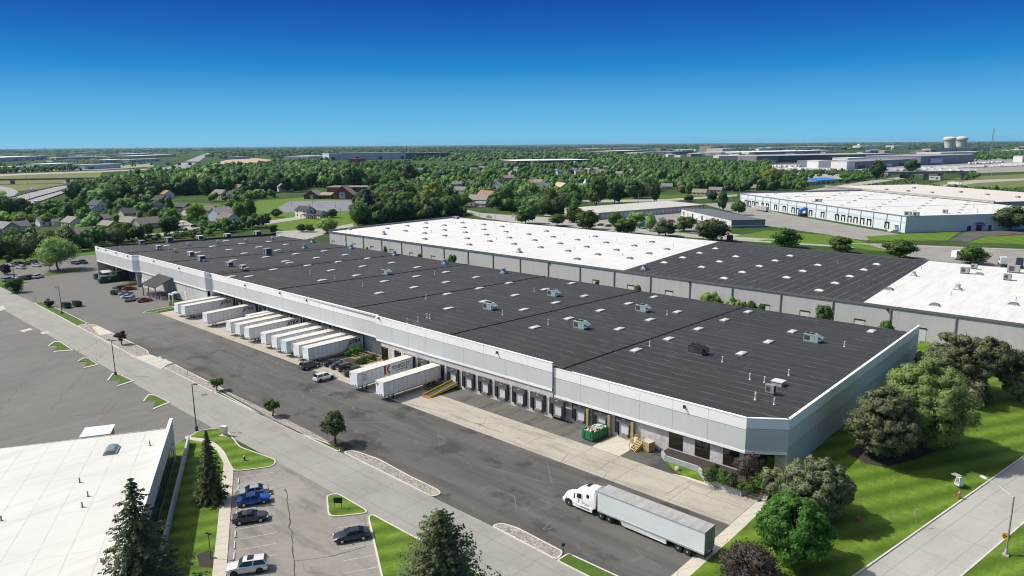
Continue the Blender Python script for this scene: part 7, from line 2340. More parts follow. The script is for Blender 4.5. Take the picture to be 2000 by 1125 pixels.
for (px, by, ty, w, kd, lb) in ((1383, 938, 912, 34, 'grey', 'pale green shrub at the left of the planter'), (1410, 945, 915, 34, 'mid', 'green shrub in the middle of the planter'), (1428, 950, 925, 34, 'grey', 'grey green shrub behind the planter wall'),
        (1458, 958, 940, 36, 'mid', 'low green shrub at the planter corner'), (1482, 957, 932, 34, 'mid', 'green bush right of the bare tree'), (1395, 925, 908, 24, 'grey', 'small pale shrub at the back of the planter')):
 near_decid('shrub', lb, px, by, ty, w, kd, 900, .2, 12, .9, .02, .4, core=.45)['category'] = 'shrub'
for (px, by, ty, w, kd, lb) in ((697, 690, 678, 34, 'rich', 'bright green plants in the back planting bed'), (683, 694, 683, 20, 'rich', 'leafy clump at the corner of the back planting bed'), (706, 707, 699, 30, 'mid', 'green plants in the front planting bed'), (722, 703, 696, 26, 'grey', 'reddish green plants at the right of the front bed')):
 near_decid('garden_plants', lb, px, by, ty, w, kd, 700, .28, 10, .6, .02, .4, core=.45)['category'] = 'plants'
def near_pine(name, label, px, by, ty, wpx, kind='pine', n=9000, size=.36, nb=46, z=.3, bare=.1, shape=.6, rb=.22, lean=0.0):
 b_, h = px_h(px, by, ty, z)
 w = px_w(b_, wpx)
 bl_ = blobs_crown(rg, nb, w / 2 * .9, h * bare, h * .97, w / 2 * rb, shape, lean)
 cm = crown(name + '_crown', rg, bl_, n, size, LEAF[kind], aspect=2.4, flat=.8, core=.78, nrand=.5, hull=.3)
 tm = trunk_mesh(name + '_trunk', h, .018 * h + .1, rg, 9, w / h * .26, M['bark'], .8)
 return tree_thing(name, label, cm, tm, b_)
near_pine('pine_tree', 'broad brown green pine in front of the pale leafy tree', 1718, 900, 742, 155, 'pine', 32000, .22, 260, .7, .02, rb=.11, shape=1.5)
near_pine('pine_tree', 'leaning brown green pine between entrance and lawn', 1590, 1012, 884, 165, 'pine', 28000, .21, 220, .5, .03, rb=.105, shape=1.0)
near_pine('pine_tree', 'small pine bush beside the entrance steps', 1512, 965, 912, 60, 'pine', 3400, .3, 22, .9, .02)
near_pine('pine_tree', 'tall open pine in front of the grey wall', 1868, 772, 636, 150, 'pine', 16000, .26, 110, .9, .15, rb=.115)
near_pine('pine_tree', 'open branched pine right of the tall one', 1922, 778, 650, 110, 'pine', 10000, .26, 70, .9, .32, rb=.12)
near_pine('pine_tree', 'pine at the right edge of the lawn', 1990, 782, 680, 90, 'pine', 6500, .42, 32, .9, .1)
near_pine('pine_tree', 'low dark pine against the end of the long wall', 1815, 735, 672, 60, 'pine', 3800, .42, 22, .9, .1)
near_pine('pine_tree', 'low pine between the two open pines', 1893, 790, 730, 90, 'pine', 3600, .42, 20, .9, .02)
near_pine('pine_tree', 'shrubby pine at the foot of the pale tree', 1790, 792, 742, 60, 'pine', 3000, .42, 18, .9, .02)
sheet('mulch_ring', [P2(*q, 1.12) for q in ((1652, 882), (1688, 904), (1730, 912), (1790, 896), (1830, 880), (1760, 858), (1690, 862))], 1.14, M['mulch'], 'dark mulch bed under the pine and pale tree', 'mulch')
def near_spruce(name, label, px, by, ty, wpx, z=.1, kind='spruce', **k):
 b_, h = px_h(px, by, ty, z)
 w = px_w(b_, wpx)
 cm = spruce_mesh(name + '_crown', h, w, rg, LEAF[kind], **k)
 tm = trunk_mesh(name + '_trunk', h, .014 * h + .06, rg, 0, .3, M['bark'], .96)
 return tree_thing(name, label, cm, tm, b_)
near_spruce('spruce_tree', 'slim dark spruce beside the curving sidewalk', 415, 978, 843, 66, levels=36, per=11, size=.2, bare=.03, droop=.45, taper=.8, dens=13)
near_spruce('spruce_tree', 'large dark spruce at lower left in front of the white roof', 285, 1190, 936, 215, levels=36, per=11, size=.24, bare=.03, droop=.3, taper=.85, dens=24)
near_spruce('yew_tree', 'broad dark evergreen at the bottom centre', 865, 1215, 1000, 225, levels=50, per=20, size=.22, bare=.0, droop=.05, taper=.62, dens=18)
# ---- tree kinds for the middle distance (shared meshes, 12 m tall)
KIND = {}
def make_kind(key, leaf, nb, hx, n, size, z0=.12, shape=1.0, rb=.33, var=3, flat=.9, core=.8, trunk=.22):
 L = []
 for v in range(var):
  g = np.random.default_rng(hash(key) % 1000 + v) if False else np.random.default_rng(sum(map(ord, key)) * 7 + v)
  bl_ = blobs_crown(g, nb, 12 * hx * .86, 12 * z0, 11.8, 12 * hx * rb, shape)
  L.append((crown(key + '_crown', g, bl_, n, size, LEAF[leaf], core=core, flat=flat, hull=.3), trunk_mesh(key + '_trunk', 12, trunk, g, 4, hx * .8)))
 KIND[key] = L
make_kind('mid', 'mid', 28, .44, 2850, 0.71)
make_kind('dark', 'dark', 28, .42, 2660, 0.71)
make_kind('lime', 'lime', 25, .44, 2660, 0.68)
make_kind('grey', 'grey', 28, .46, 2470, 0.71)
make_kind('pale', 'pale', 28, .46, 2850, 0.65)
make_kind('tall', 'mid', 28, .27, 2280, 0.68, .06, 1.4, .5)
make_kind('bush', 'mid', 19, .62, 1710, 0.75, .0, .6, .42)
make_kind('bushg', 'grey', 19, .62, 1710, 0.75, .0, .6, .42)
make_kind('rich', 'rich', 25, .44, 2660, 0.68)
make_kind('yellow', 'yellow', 25, .46, 2470, 0.68)
KIND['spruce'] = [(spruce_mesh('fir_crown', 12, 6.4, np.random.default_rng(3 + v), LEAF['blue' if v == 1 else 'spruce'], levels=16, per=9, size=1.0, bare=.02, dens=5), trunk_mesh('fir_trunk', 12, .2, np.random.default_rng(v), 0)) for v in range(2)]
INDIV = []      # trees placed one by one: (px, base row, top row, width px, kind, label, group, rise of the ground)
for q in ((1027, 437, 398, 46, 'mid'), (1088, 441, 417, 38, 'mid'), (1121, 434, 400, 30, 'tall'), (1149, 448, 411, 50, 'mid'), (1060, 419, 388, 38, 'mid'), (1203, 448, 412, 30, 'mid'), (1221, 456, 426, 46, 'mid'), (1243, 438, 412, 34, 'pale'), (1270, 452, 416, 20, 'pale'),
   (1300, 462, 430, 46, 'grey'), (1336, 452, 421, 42, 'mid'), (1392, 471, 426, 62, 'grey'), (1443, 420, 390, 26, 'mid'), (1532, 484, 445, 54, 'mid'), (1643, 494, 460, 46, 'mid'), (1757, 506, 467, 66, 'mid'), (1896, 516, 481, 62, 'mid'), (1972, 450, 400, 68, 'grey'),
   (1410, 412, 372, 20, 'dark'), (590, 453, 437, 22, 'dark'), (606, 453, 437, 20, 'mid'), (640, 455, 425, 40, 'pale'), (649, 425, 408, 26, 'dark'), (535, 455, 437, 18, 'dark'), (540, 424, 408, 26, 'dark'), (848, 408, 354, 52, 'lime'), (905, 404, 380, 30, 'rich'), (455, 417, 389, 34, 'lime'),
   (488, 425, 386, 22, 'tall'), (471, 438, 397, 20, 'tall'), (385, 429, 398, 38, 'lime'), (248, 425, 384, 0, 'skip'), (250, 405, 385, 40, 'pale'), (160, 425, 387, 24, 'mid'), (50, 440, 413, 42, 'lime'), (95, 440, 416, 34, 'lime'), (12, 428, 382, 52, 'dark'), (40, 420, 386, 40, 'grey'),
   (188, 445, 415, 26, 'grey'), (332, 458, 420, 40, 'dark'), (290, 460, 436, 24, 'mid'), (240, 459, 434, 40, 'mid'), (205, 468, 440, 36, 'mid'), (415, 445, 424, 0, 'skip'), (440, 448, 430, 46, 'bush'), (1505, 366, 330, 38, 'yellow'), (1712, 350, 312, 30, 'dark'), (1781, 337, 310, 32, 'dark'),
   (1480, 396, 372, 0, 'skip'), (1391, 393, 371, 20, 'dark'), (1345, 393, 380, 24, 'mid'), (740, 425, 388, 36, 'spruce'), (720, 432, 372, 46, 'spruce'), (775, 398, 356, 50, 'dark'), (800, 405, 362, 40, 'dark'), (690, 372, 322, 46, 'dark'), (760, 362, 320, 44, 'dark'), (800, 358, 320, 36, 'dark'),
   (720, 366, 330, 22, 'lime'), (980, 410, 362, 44, 'mid'), (1035, 405, 355, 44, 'pale'), (1072, 412, 366, 36, 'mid'), (1115, 395, 358, 38, 'mid'), (1165, 402, 342, 42, 'mid'), (1200, 398, 350, 36, 'dark'), (1240, 388, 350, 40, 'dark'), (955, 352, 326, 34, 'lime'), (648, 352, 0, 0, 'skip'),
   (1340, 348, 318, 24, 'spruce'), (1278, 395, 352, 24, 'dark'), (1430, 350, 322, 30, 'dark')):
 if q[4] != 'skip' and q[2]:
  INDIV.append(q)
def region(px, by):
 if by > 422 and px > 1000:
  return 'in the row behind the white roofed warehouse'
 if px > 1430:
  return 'among the scrub left of the climbing road'
 if by > 430 and 500 < px < 660:
  return 'beside the driveway at the warehouse corner'
 if px < 60:
  return 'at the far left edge beside the highway'
 if px < 345:
  return 'between the houses left of the side street'
 if px < 560:
  return 'around the pale blue houses right of the side street'
 if px < 900:
  return 'behind the rear corner of the white roof'
 if px < 1130:
  return 'around the large tan corner house'
 return 'behind the storage units'
KN = dict(mid='mid green broadleaf tree', dark='dark green broadleaf tree', lime='bright lime green tree', grey='grey green loose tree', pale='fresh pale green tree', tall='narrow upright green tree',
   bush='wide green bush', bushg='wide grey green bush', yellow='rounded yellow tree', spruce='dark pointed spruce', rich='rich green round tree')
TREES = []          # (x, y, h, w, kind, label, group, priority)
for px, by, ty, w, kd in INDIV:
 b_, h = px_h(px, by, ty)
 reg = region(px, by)
 TREES.append((b_[0], b_[1], h, px_w(b_, w), kd, f'{KN[kd]} {reg}', f'{KN[kd]}s {reg}', 1e9))
def proj(x, y, z):
 d = np.stack([np.asarray(x, float), np.asarray(y, float), np.asarray(z, float) - H + np.zeros(np.shape(x))], -1)
 cx_, cy_, cz_ = d @ np.array([AX[0], AY[0], AZ[0]]), d @ np.array([AX[1], AY[1], AZ[1]]), d @ np.array([AX[2], AY[2], AZ[2]])
 return 1000 + FPX * cx_ / cz_, 562.5 + FPX * cy_ / cz_
def inside(px, py, pts):
 r = np.zeros(len(px), bool)
 n = len(pts)
 for i in range(n):
  (xa, ya), (xb, yb) = pts[i], pts[(i + 1) % n]
  if ya == yb:
   continue
  c = ((ya > py) != (yb > py)) & (px < (xb - xa) * (py - ya) / (yb - ya) + xa)
  r ^= c
 return r
# keep roads, lawns and buildings free (photo pixel outlines of the ground they cover)
KEEP = [
 [(-60, 480), (50, 464), (130, 462), (215, 459), (290, 455), (400, 446), (520, 431), (520, 440), (400, 452), (290, 465), (215, 470), (130, 474), (50, 478), (-60, 495)],
 [(326, 424), (348, 424), (382, 440), (402, 450), (368, 456), (345, 440)], [(484, 398), (500, 390), (560, 383), (590, 372), (700, 372), (705, 398), (692, 430), (702, 446), (560, 453), (520, 442), (498, 420)],
 [(330, 395), (470, 394), (486, 412), (395, 414), (340, 404)], [(862, 383), (884, 383), (902, 403), (925, 413), (1100, 424), (1400, 455), (1400, 480), (900, 420), (880, 404)],
 [(1130, 412), (1290, 384), (1380, 390), (1500, 420), (1500, 460), (1420, 460), (1300, 445), (1160, 432)], [(1130, 390), (1440, 376), (1440, 384), (1300, 394), (1130, 397)],
 [(1440, 384), (1560, 374), (1690, 353), (1785, 341), (1790, 347), (1700, 360), (1570, 381), (1460, 388)], [(20, 400), (150, 354), (165, 362), (150, 372), (70, 400), (30, 425)],
 [(408, 330), (430, 312), (520, 306), (540, 314), (520, 326)], [(380, 325), (360, 333), (300, 333), (372, 305), (395, 297), (412, 297)], [(990, 316), (1160, 314), (1160, 326), (990, 328)], [(1000, 338), (1000, 338), (1000, 338)],
 [(1575, 350), (1640, 345), (1640, 364), (1575, 368)], [(640, 318), (800, 308), (800, 316), (640, 328)], [(1200, 392), (1300, 388), (1300, 396), (1200, 400)], [(1265, 372), (1325, 366), (1330, 386), (1265, 392)],
 [(880, 398), (915, 396), (980, 412), (960, 420), (915, 416)], [(520, 312), (640, 305), (640, 314), (520, 320)],
 [(320, 384), (395, 380), (395, 396), (320, 398)]]
HX = np.array([h_[0] for h_ in HOUSES]); HY = np.array([h_[1] for h_ in HOUSES]); HR_ = np.array([h_[2] for h_ in HOUSES])
def zone(pts, sp, hr, kinds, where, hfac=.85, jit=.42, prio=1.0, houses=True, front=0.0):
 """scatter trees on the ground covered by a pixel outline"""
 w = np.array([P2(*q) for q in pts])
 x0, y0 = w.min(0); x1, y1 = w.max(0)
 gx, gy = np.meshgrid(np.arange(x0, x1, sp), np.arange(y0, y1, sp))
 gx = gx.ravel() + RNG.uniform(-jit, jit, gx.size) * sp
 gy = gy.ravel() + RNG.uniform(-jit, jit, gy.size) * sp
 px, py = proj(gx, gy, 0)
 ok = inside(px, py, pts) & (px > -80) & (px < 2080)
 for k in KEEP:
  ok &= ~inside(px, py, k)
 gx, gy = gx[ok], gy[ok]
 ks = list(kinds)
 pr = np.array([kinds[k] for k in ks], float); pr /= pr.sum()
 for x, y in zip(gx, gy):
  dd = math.hypot(x, y)
  if houses and len(HX):
   # do not stand inside a house nor straight in front of it
   if np.any((HX - x) ** 2 + (HY - y) ** 2 < (HR_ + 1.0) ** 2):
    continue
   ux, uy = x / dd, y / dd
   al = (HX - x) * ux + (HY - y) * uy
   ac = np.abs((HX - x) * uy - (HY - y) * ux)
   if front and np.any((al > 0) & (al < front) & (ac < HR_ * 1.0)):
    continue
  kd = ks[int(RNG.choice(len(ks), p=pr))]
  h = RNG.uniform(*hr)
  TREES.append((x, y, h, h * hfac * RNG.uniform(.85, 1.2), kd, f'{KN[kd]} {where}', f'{KN[kd]}s {where}', prio * h / dd * 1000))
WOOD = dict(dark=5, mid=4, grey=.6, pale=.5)
HOOD = dict(mid=4, dark=2, grey=1.2, lime=.5, pale=1, spruce=.7, tall=.5)
zone([(140, 398), (150, 385), (185, 380), (240, 366), (290, 355), (400, 348), (520, 347), (640, 346), (700, 352), (770, 356), (800, 372), (700, 369), (600, 366), (575, 376), (540, 377), (480, 374), (430, 378), (395, 384), (360, 387), (330, 382), (260, 394), (200, 405)],
  13, (15, 21), WOOD, 'in the dense wood at the left', .85, front=0)
zone([(150, 396), (200, 392), (330, 372), (400, 372), (560, 366), (700, 362), (700, 368), (600, 366), (570, 376), (430, 379), (330, 386), (200, 406)], 11, (11, 16), WOOD, 'along the front of the dense wood', .9, front=60)
zone([(0, 408), (40, 412), (150, 402), (330, 386), (330, 396), (345, 425), (330, 424), (345, 440), (350, 452), (290, 454), (215, 458), (130, 461), (50, 462), (0, 466)], 14.5, (6, 10), HOOD, 'between the houses at the left', .85, front=55)
zone([(395, 414), (486, 414), (500, 420), (518, 434), (470, 440), (420, 446), (404, 448), (384, 440), (350, 424), (340, 408)], 12.5, (5, 9), HOOD, 'around the houses right of the side street', .8, front=45)
zone([(400, 396), (480, 384), (545, 384), (560, 386), (486, 398)], 8, (5, 9), dict(bush=2, bushg=1, mid=1), 'along the hedge of the back lawn', .9, front=12)
zone([(-40, 488), (50, 480), (130, 476), (215, 472), (290, 467), (300, 468), (190, 484), (188, 488), (60, 502), (-40, 512)], 7.5, (6, 10.5), dict(bush=2, bushg=3, dark=2, mid=1, grey=1), 'in the hedge row behind the far car park', .9)
zone([(420, 458), (455, 455), (520, 445), (532, 436), (530, 430), (505, 434), (480, 442), (430, 450)], 7, (5, 9), dict(bush=2, bushg=1, spruce=1, dark=2, mid=2), 'in the thicket behind the rear corner of the black roof', .8)
zone([(400, 452), (420, 450), (420, 460), (330, 470), (250, 474), (290, 466)], 6, (2, 4), dict(bush=2, bushg=2), 'on the verge beyond the black roof', 1.2)
zone([(694, 432), (702, 404), (740, 385), (780, 376), (830, 374), (880, 388), (895, 404), (905, 420), (860, 424), (800, 431), (700, 442)], 8, (9, 15), dict(dark=4, mid=3, spruce=1.6, grey=1), 'in the thicket behind the left end of the white roof', .8, front=14)
zone([(700, 434), (800, 424), (890, 416), (910, 420), (800, 432), (690, 444)], 6, (4, 7), dict(bush=3, bushg=2), 'at the foot of the thicket behind the white roof', .95)
zone([(905, 384), (950, 372), (1080, 366), (1260, 358), (1265, 384), (1140, 390), (1120, 404), (1095, 416), (1010, 416), (940, 408)], 12, (7, 12), HOOD, 'in the trees behind the storage units', .8, front=75)
zone([(960, 408), (1010, 404), (1130, 402), (1110, 418), (1010, 418)], 8, (8, 13), dict(dark=2, mid=4, pale=1.5, grey=1, spruce=.5), 'in the tree belt along the access road', .85, front=14)
zone([(700, 356), (770, 346), (900, 346), (1000, 343), (1260, 340), (1500, 340), (1500, 372), (1440, 376), (1290, 378), (1260, 362), (1080, 368), (950, 374), (885, 384), (830, 376), (790, 374)], 16, (7, 13), HOOD, 'in the middle of the neighbourhood', .8, front=110)
zone([(1250, 338), (1500, 338), (1520, 372), (1440, 376), (1330, 380)], 12, (11, 17), dict(dark=4, mid=4, spruce=.6), 'in the dark belt left of the yellow tree', .85, front=16)
zone([(1140, 386), (1270, 366), (1290, 380), (1290, 384), (1150, 394)], 10, (9, 14), dict(dark=3, mid=4, spruce=1), 'behind the long beige storage roof', .85, front=18)
zone([(480, 336), (640, 332), (760, 332), (1000, 327), (1260, 322), (1500, 322), (1500, 340), (1260, 341), (1000, 344), (900, 347), (770, 347), (640, 347), (480, 348)], 19, (9, 15), dict(mid=5, dark=4, grey=1, pale=.7), 'in the distant tree cover', .9, prio=.6, front=170)
zone([(1500, 352), (1560, 347), (1700, 344), (1790, 349), (1700, 358), (1560, 372), (1500, 376)], 12, (5, 10), dict(mid=3, dark=2, bush=3, grey=1), 'in the scrub left of the climbing road', .9, prio=.8)
zone([(1580, 382), (1700, 364), (1785, 352), (1800, 366), (1650, 376)], 7, (2, 4.5), dict(bush=3, bushg=2), 'on the slope behind the white roofs', 1.2, prio=.8, houses=False)
zone([(1800, 369), (1880, 371), (2040, 380), (2040, 390), (1900, 384)], 8, (3, 6), dict(bush=3, bushg=2, dark=1), 'along the bottom of the green slope', 1.1, prio=.8, houses=False)
zone([(1880, 344), (1900, 340), (1915, 343), (1905, 350), (1885, 352)], 7, (4, 7), dict(bush=3, mid=2), 'at the bridge end', 1.0, prio=.8, houses=False)
zone([(1905, 300), (2040, 296), (2040, 312), (1905, 315)], 24, (9, 15), dict(dark=3, mid=3), 'below the tall mast', .95, prio=.6, houses=False)
zone([(-40, 334), (60, 332), (150, 331), (160, 334), (60, 338), (-40, 342)], 15, (8, 13), dict(dark=3, mid=2, bush=1), 'beyond the highway meadow', .95, prio=.6, houses=False)
zone([(-60, 322), (300, 315), (300, 326), (150, 331), (-60, 336)], 55, (6, 10), dict(dark=3, mid=3, grey=1), 'among the far left sheds', .95, prio=.4, houses=False)
zone([(395, 335), (430, 326), (520, 322), (640, 320), (640, 331), (480, 336), (400, 346), (360, 347)], 18, (11, 17), dict(mid=4, dark=3, pale=1), 'beyond the dense wood', .95, prio=.6)
# the trees that show largest are things; everything further away is one mass
TREES.sort(key=lambda q: -q[7])
kcount = {}
NTHING = 278
THINGS, REST = TREES[:NTHING], TREES[NTHING:]
for x, y, h, w, kd, lb, gp, pr in THINGS:
 L = KIND[kd]
 cm, tm = L[kcount.get(kd, 0) % len(L)]
 kcount[kd] = kcount.get(kd, 0) + 1
 base_w = {'tall': 6.5, 'bush': 14, 'bushg': 14, 'spruce': 6.6}.get(kd, 10.4)
 s = h / 12
 sw = w / base_w if kd not in ('spruce',) else w / base_w
 sw = min(max(sw, s * .6), s * 1.7)
 nm = {'spruce': 'spruce_tree', 'bush': 'bush', 'bushg': 'bush'}.get(kd, 'tree')
 tree_thing(nm, lb, cm, tm, (x, y, 0), float(RNG.uniform(0, 6.28)), (sw, sw, s), gp, 'bush' if nm == 'bush' else 'tree')
def mass(name, items, label, near=True):
 """one mesh of many small trees; items: x, y, h, w, kind"""
 by = {}
 for it in items:
  by.setdefault({'spruce': 'spruce', 'dark': 'dark', 'grey': 'grey', 'bushg': 'grey', 'lime': 'lime', 'pale': 'pale', 'yellow': 'yellow'}.get(it[4], 'mid'), []).append(it)
 mats, COs, FAs, NRs, MIs = [], [], [], [], []
 o = 0
 for mi, (leaf, its) in enumerate(by.items()):
  mats.append(LEAF[leaf])
  for it in its:
   x, y, h, w = it[:4]
   dd = math.hypot(x, y)
   nb = 5 if dd < 900 else 4 if dd < 1600 else 2
   nl = int(150 if dd < 700 else 90 if dd < 1100 else 44 if dd < 1800 else 12)
   cs = RNG.normal(size=(nb, 3)) * np.array([w * .19, w * .19, h * .14]) + np.array([x, y, h * .55])
   rr = w * RNG.uniform(.24, .36, nb)
   src = ICO1 if dd < 1200 else ICO0
   for c_, r_ in zip(cs, rr):
    v = src[0] * (1 + RNG.normal(size=(len(src[0]), 1)) * .13)
    q = c_ + v * r_ * np.array([1, 1, min(1.5, h / w * 1.0)]) * .85
    q[:, 2] = np.maximum(q[:, 2], .0)
    COs.append(q); FAs.append(src[1] + o); NRs.append(unit(src[0])); MIs.append(np.full(len(src[1]), mi)); o += len(q)
   ix = RNG.integers(0, nb, nl)
   d = unit(RNG.normal(size=(nl, 3)) + np.array([0, 0, .3]))
   p = cs[ix] + d * rr[ix][:, None] * RNG.uniform(.75, 1.15, nl)[:, None] * np.array([1, 1, min(1.5, h / w)])
   nr = unit(d + RNG.normal(size=(nl, 3)) * .5)
   co, fa = leaves(p, nr, w * .13, RNG)
   co[:, 2] = np.maximum(co[:, 2], .1)
   COs.append(co); FAs.append(fa + o); NRs.append(np.repeat(unit(d * .6 + nr * .5), 4, 0)); MIs.append(np.full(nl, mi)); o += len(co)
 me = fast_mesh(name, np.concatenate(COs), np.concatenate(FAs), mats[0], np.concatenate(NRs))
 for m_ in mats[1:]:
  me.materials.append(m_)
 me.polygons.foreach_set('material_index', np.concatenate(MIs).astype(np.int32))
 return tag(link(name, me), label, 'woodland', kind='stuff')
mass('woodland', [t_[:5] for t_ in REST], 'green tree cover of the neighbourhood and beyond, too many trees to count')
print('trees', len(THINGS), 'rest', len(REST))
# far woods: wide flat clumps to the horizon
far = []
rf_ = np.random.default_rng(21)
def far_zone(pts, n, w, h, kinds=('mid', 'dark')):
 P_ = np.array(pts, float)
 x0, y0 = P_.min(0); x1, y1 = P_.max(0)
 c = 0
 while c < n:
  px, py = rf_.uniform(x0, x1, 400), rf_.uniform(y0, y1, 400)
  ok = inside(px, py, pts)
  for k in KEEP:
   ok &= ~inside(px, py, k)
  for a, b_ in zip(px[ok], py[ok]):
   p = P2(a, b_)
   far.append((p[0], p[1], rf_.uniform(*h), rf_.uniform(*w), kinds[int(rf_.integers(len(kinds)))]))
   c += 1
   if c >= n:
    break
far_zone([(-80, 318), (330, 311), (380, 300), (330, 292), (-80, 295)], 230, (16, 32), (6, 10), ('dark', 'mid', 'grey'))
far_zone([(-80, 300), (900, 292), (2080, 282), (2080, 276), (1000, 283.5), (-80, 291.5)], 1500, (40, 130), (11, 19), ('dark', 'mid'))
far_zone([(400, 308), (640, 303), (900, 300), (1000, 298), (1300, 296), (1300, 286), (400, 291)], 900, (22, 46), (11, 16), ('mid', 'dark'))
far_zone([(480, 322), (640, 318), (640, 304), (420, 308)], 160, (14, 24), (10, 15), ('mid', 'dark', 'grey'))
far_zone([(800, 316), (1000, 316), (1000, 326), (1160, 325), (1300, 320), (1300, 300), (900, 300), (800, 306)], 620, (14, 24), (10, 16), ('mid', 'dark', 'pale'))
far_zone([(640, 318), (800, 310), (800, 330), (640, 333)], 120, (12, 18), (10, 14), ('mid', 'dark'))
far_zone([(1300, 300), (1500, 296), (2080, 288), (2080, 281), (1300, 287)], 500, (24, 70), (10, 15), ('dark', 'mid'))
far_zone([(1300, 318), (1480, 312), (1480, 322), (1300, 326)], 60, (12, 18), (7, 11), ('mid', 'dark'))
far_zone([(1540, 301), (1600, 299), (1600, 297), (1540, 298)], 16, (14, 24), (10, 14), ('dark',))
far_zone([(1400, 304), (1990, 298), (1990, 312), (1400, 316)], 70, (10, 20), (7, 11), ('dark', 'mid'))
far_zone([(1470, 337), (1700, 337), (1700, 344), (1470, 345)], 90, (7, 11), (5, 8), ('dark', 'mid', 'grey'))
mass('far_woods', far, 'far woods fading towards the horizon')
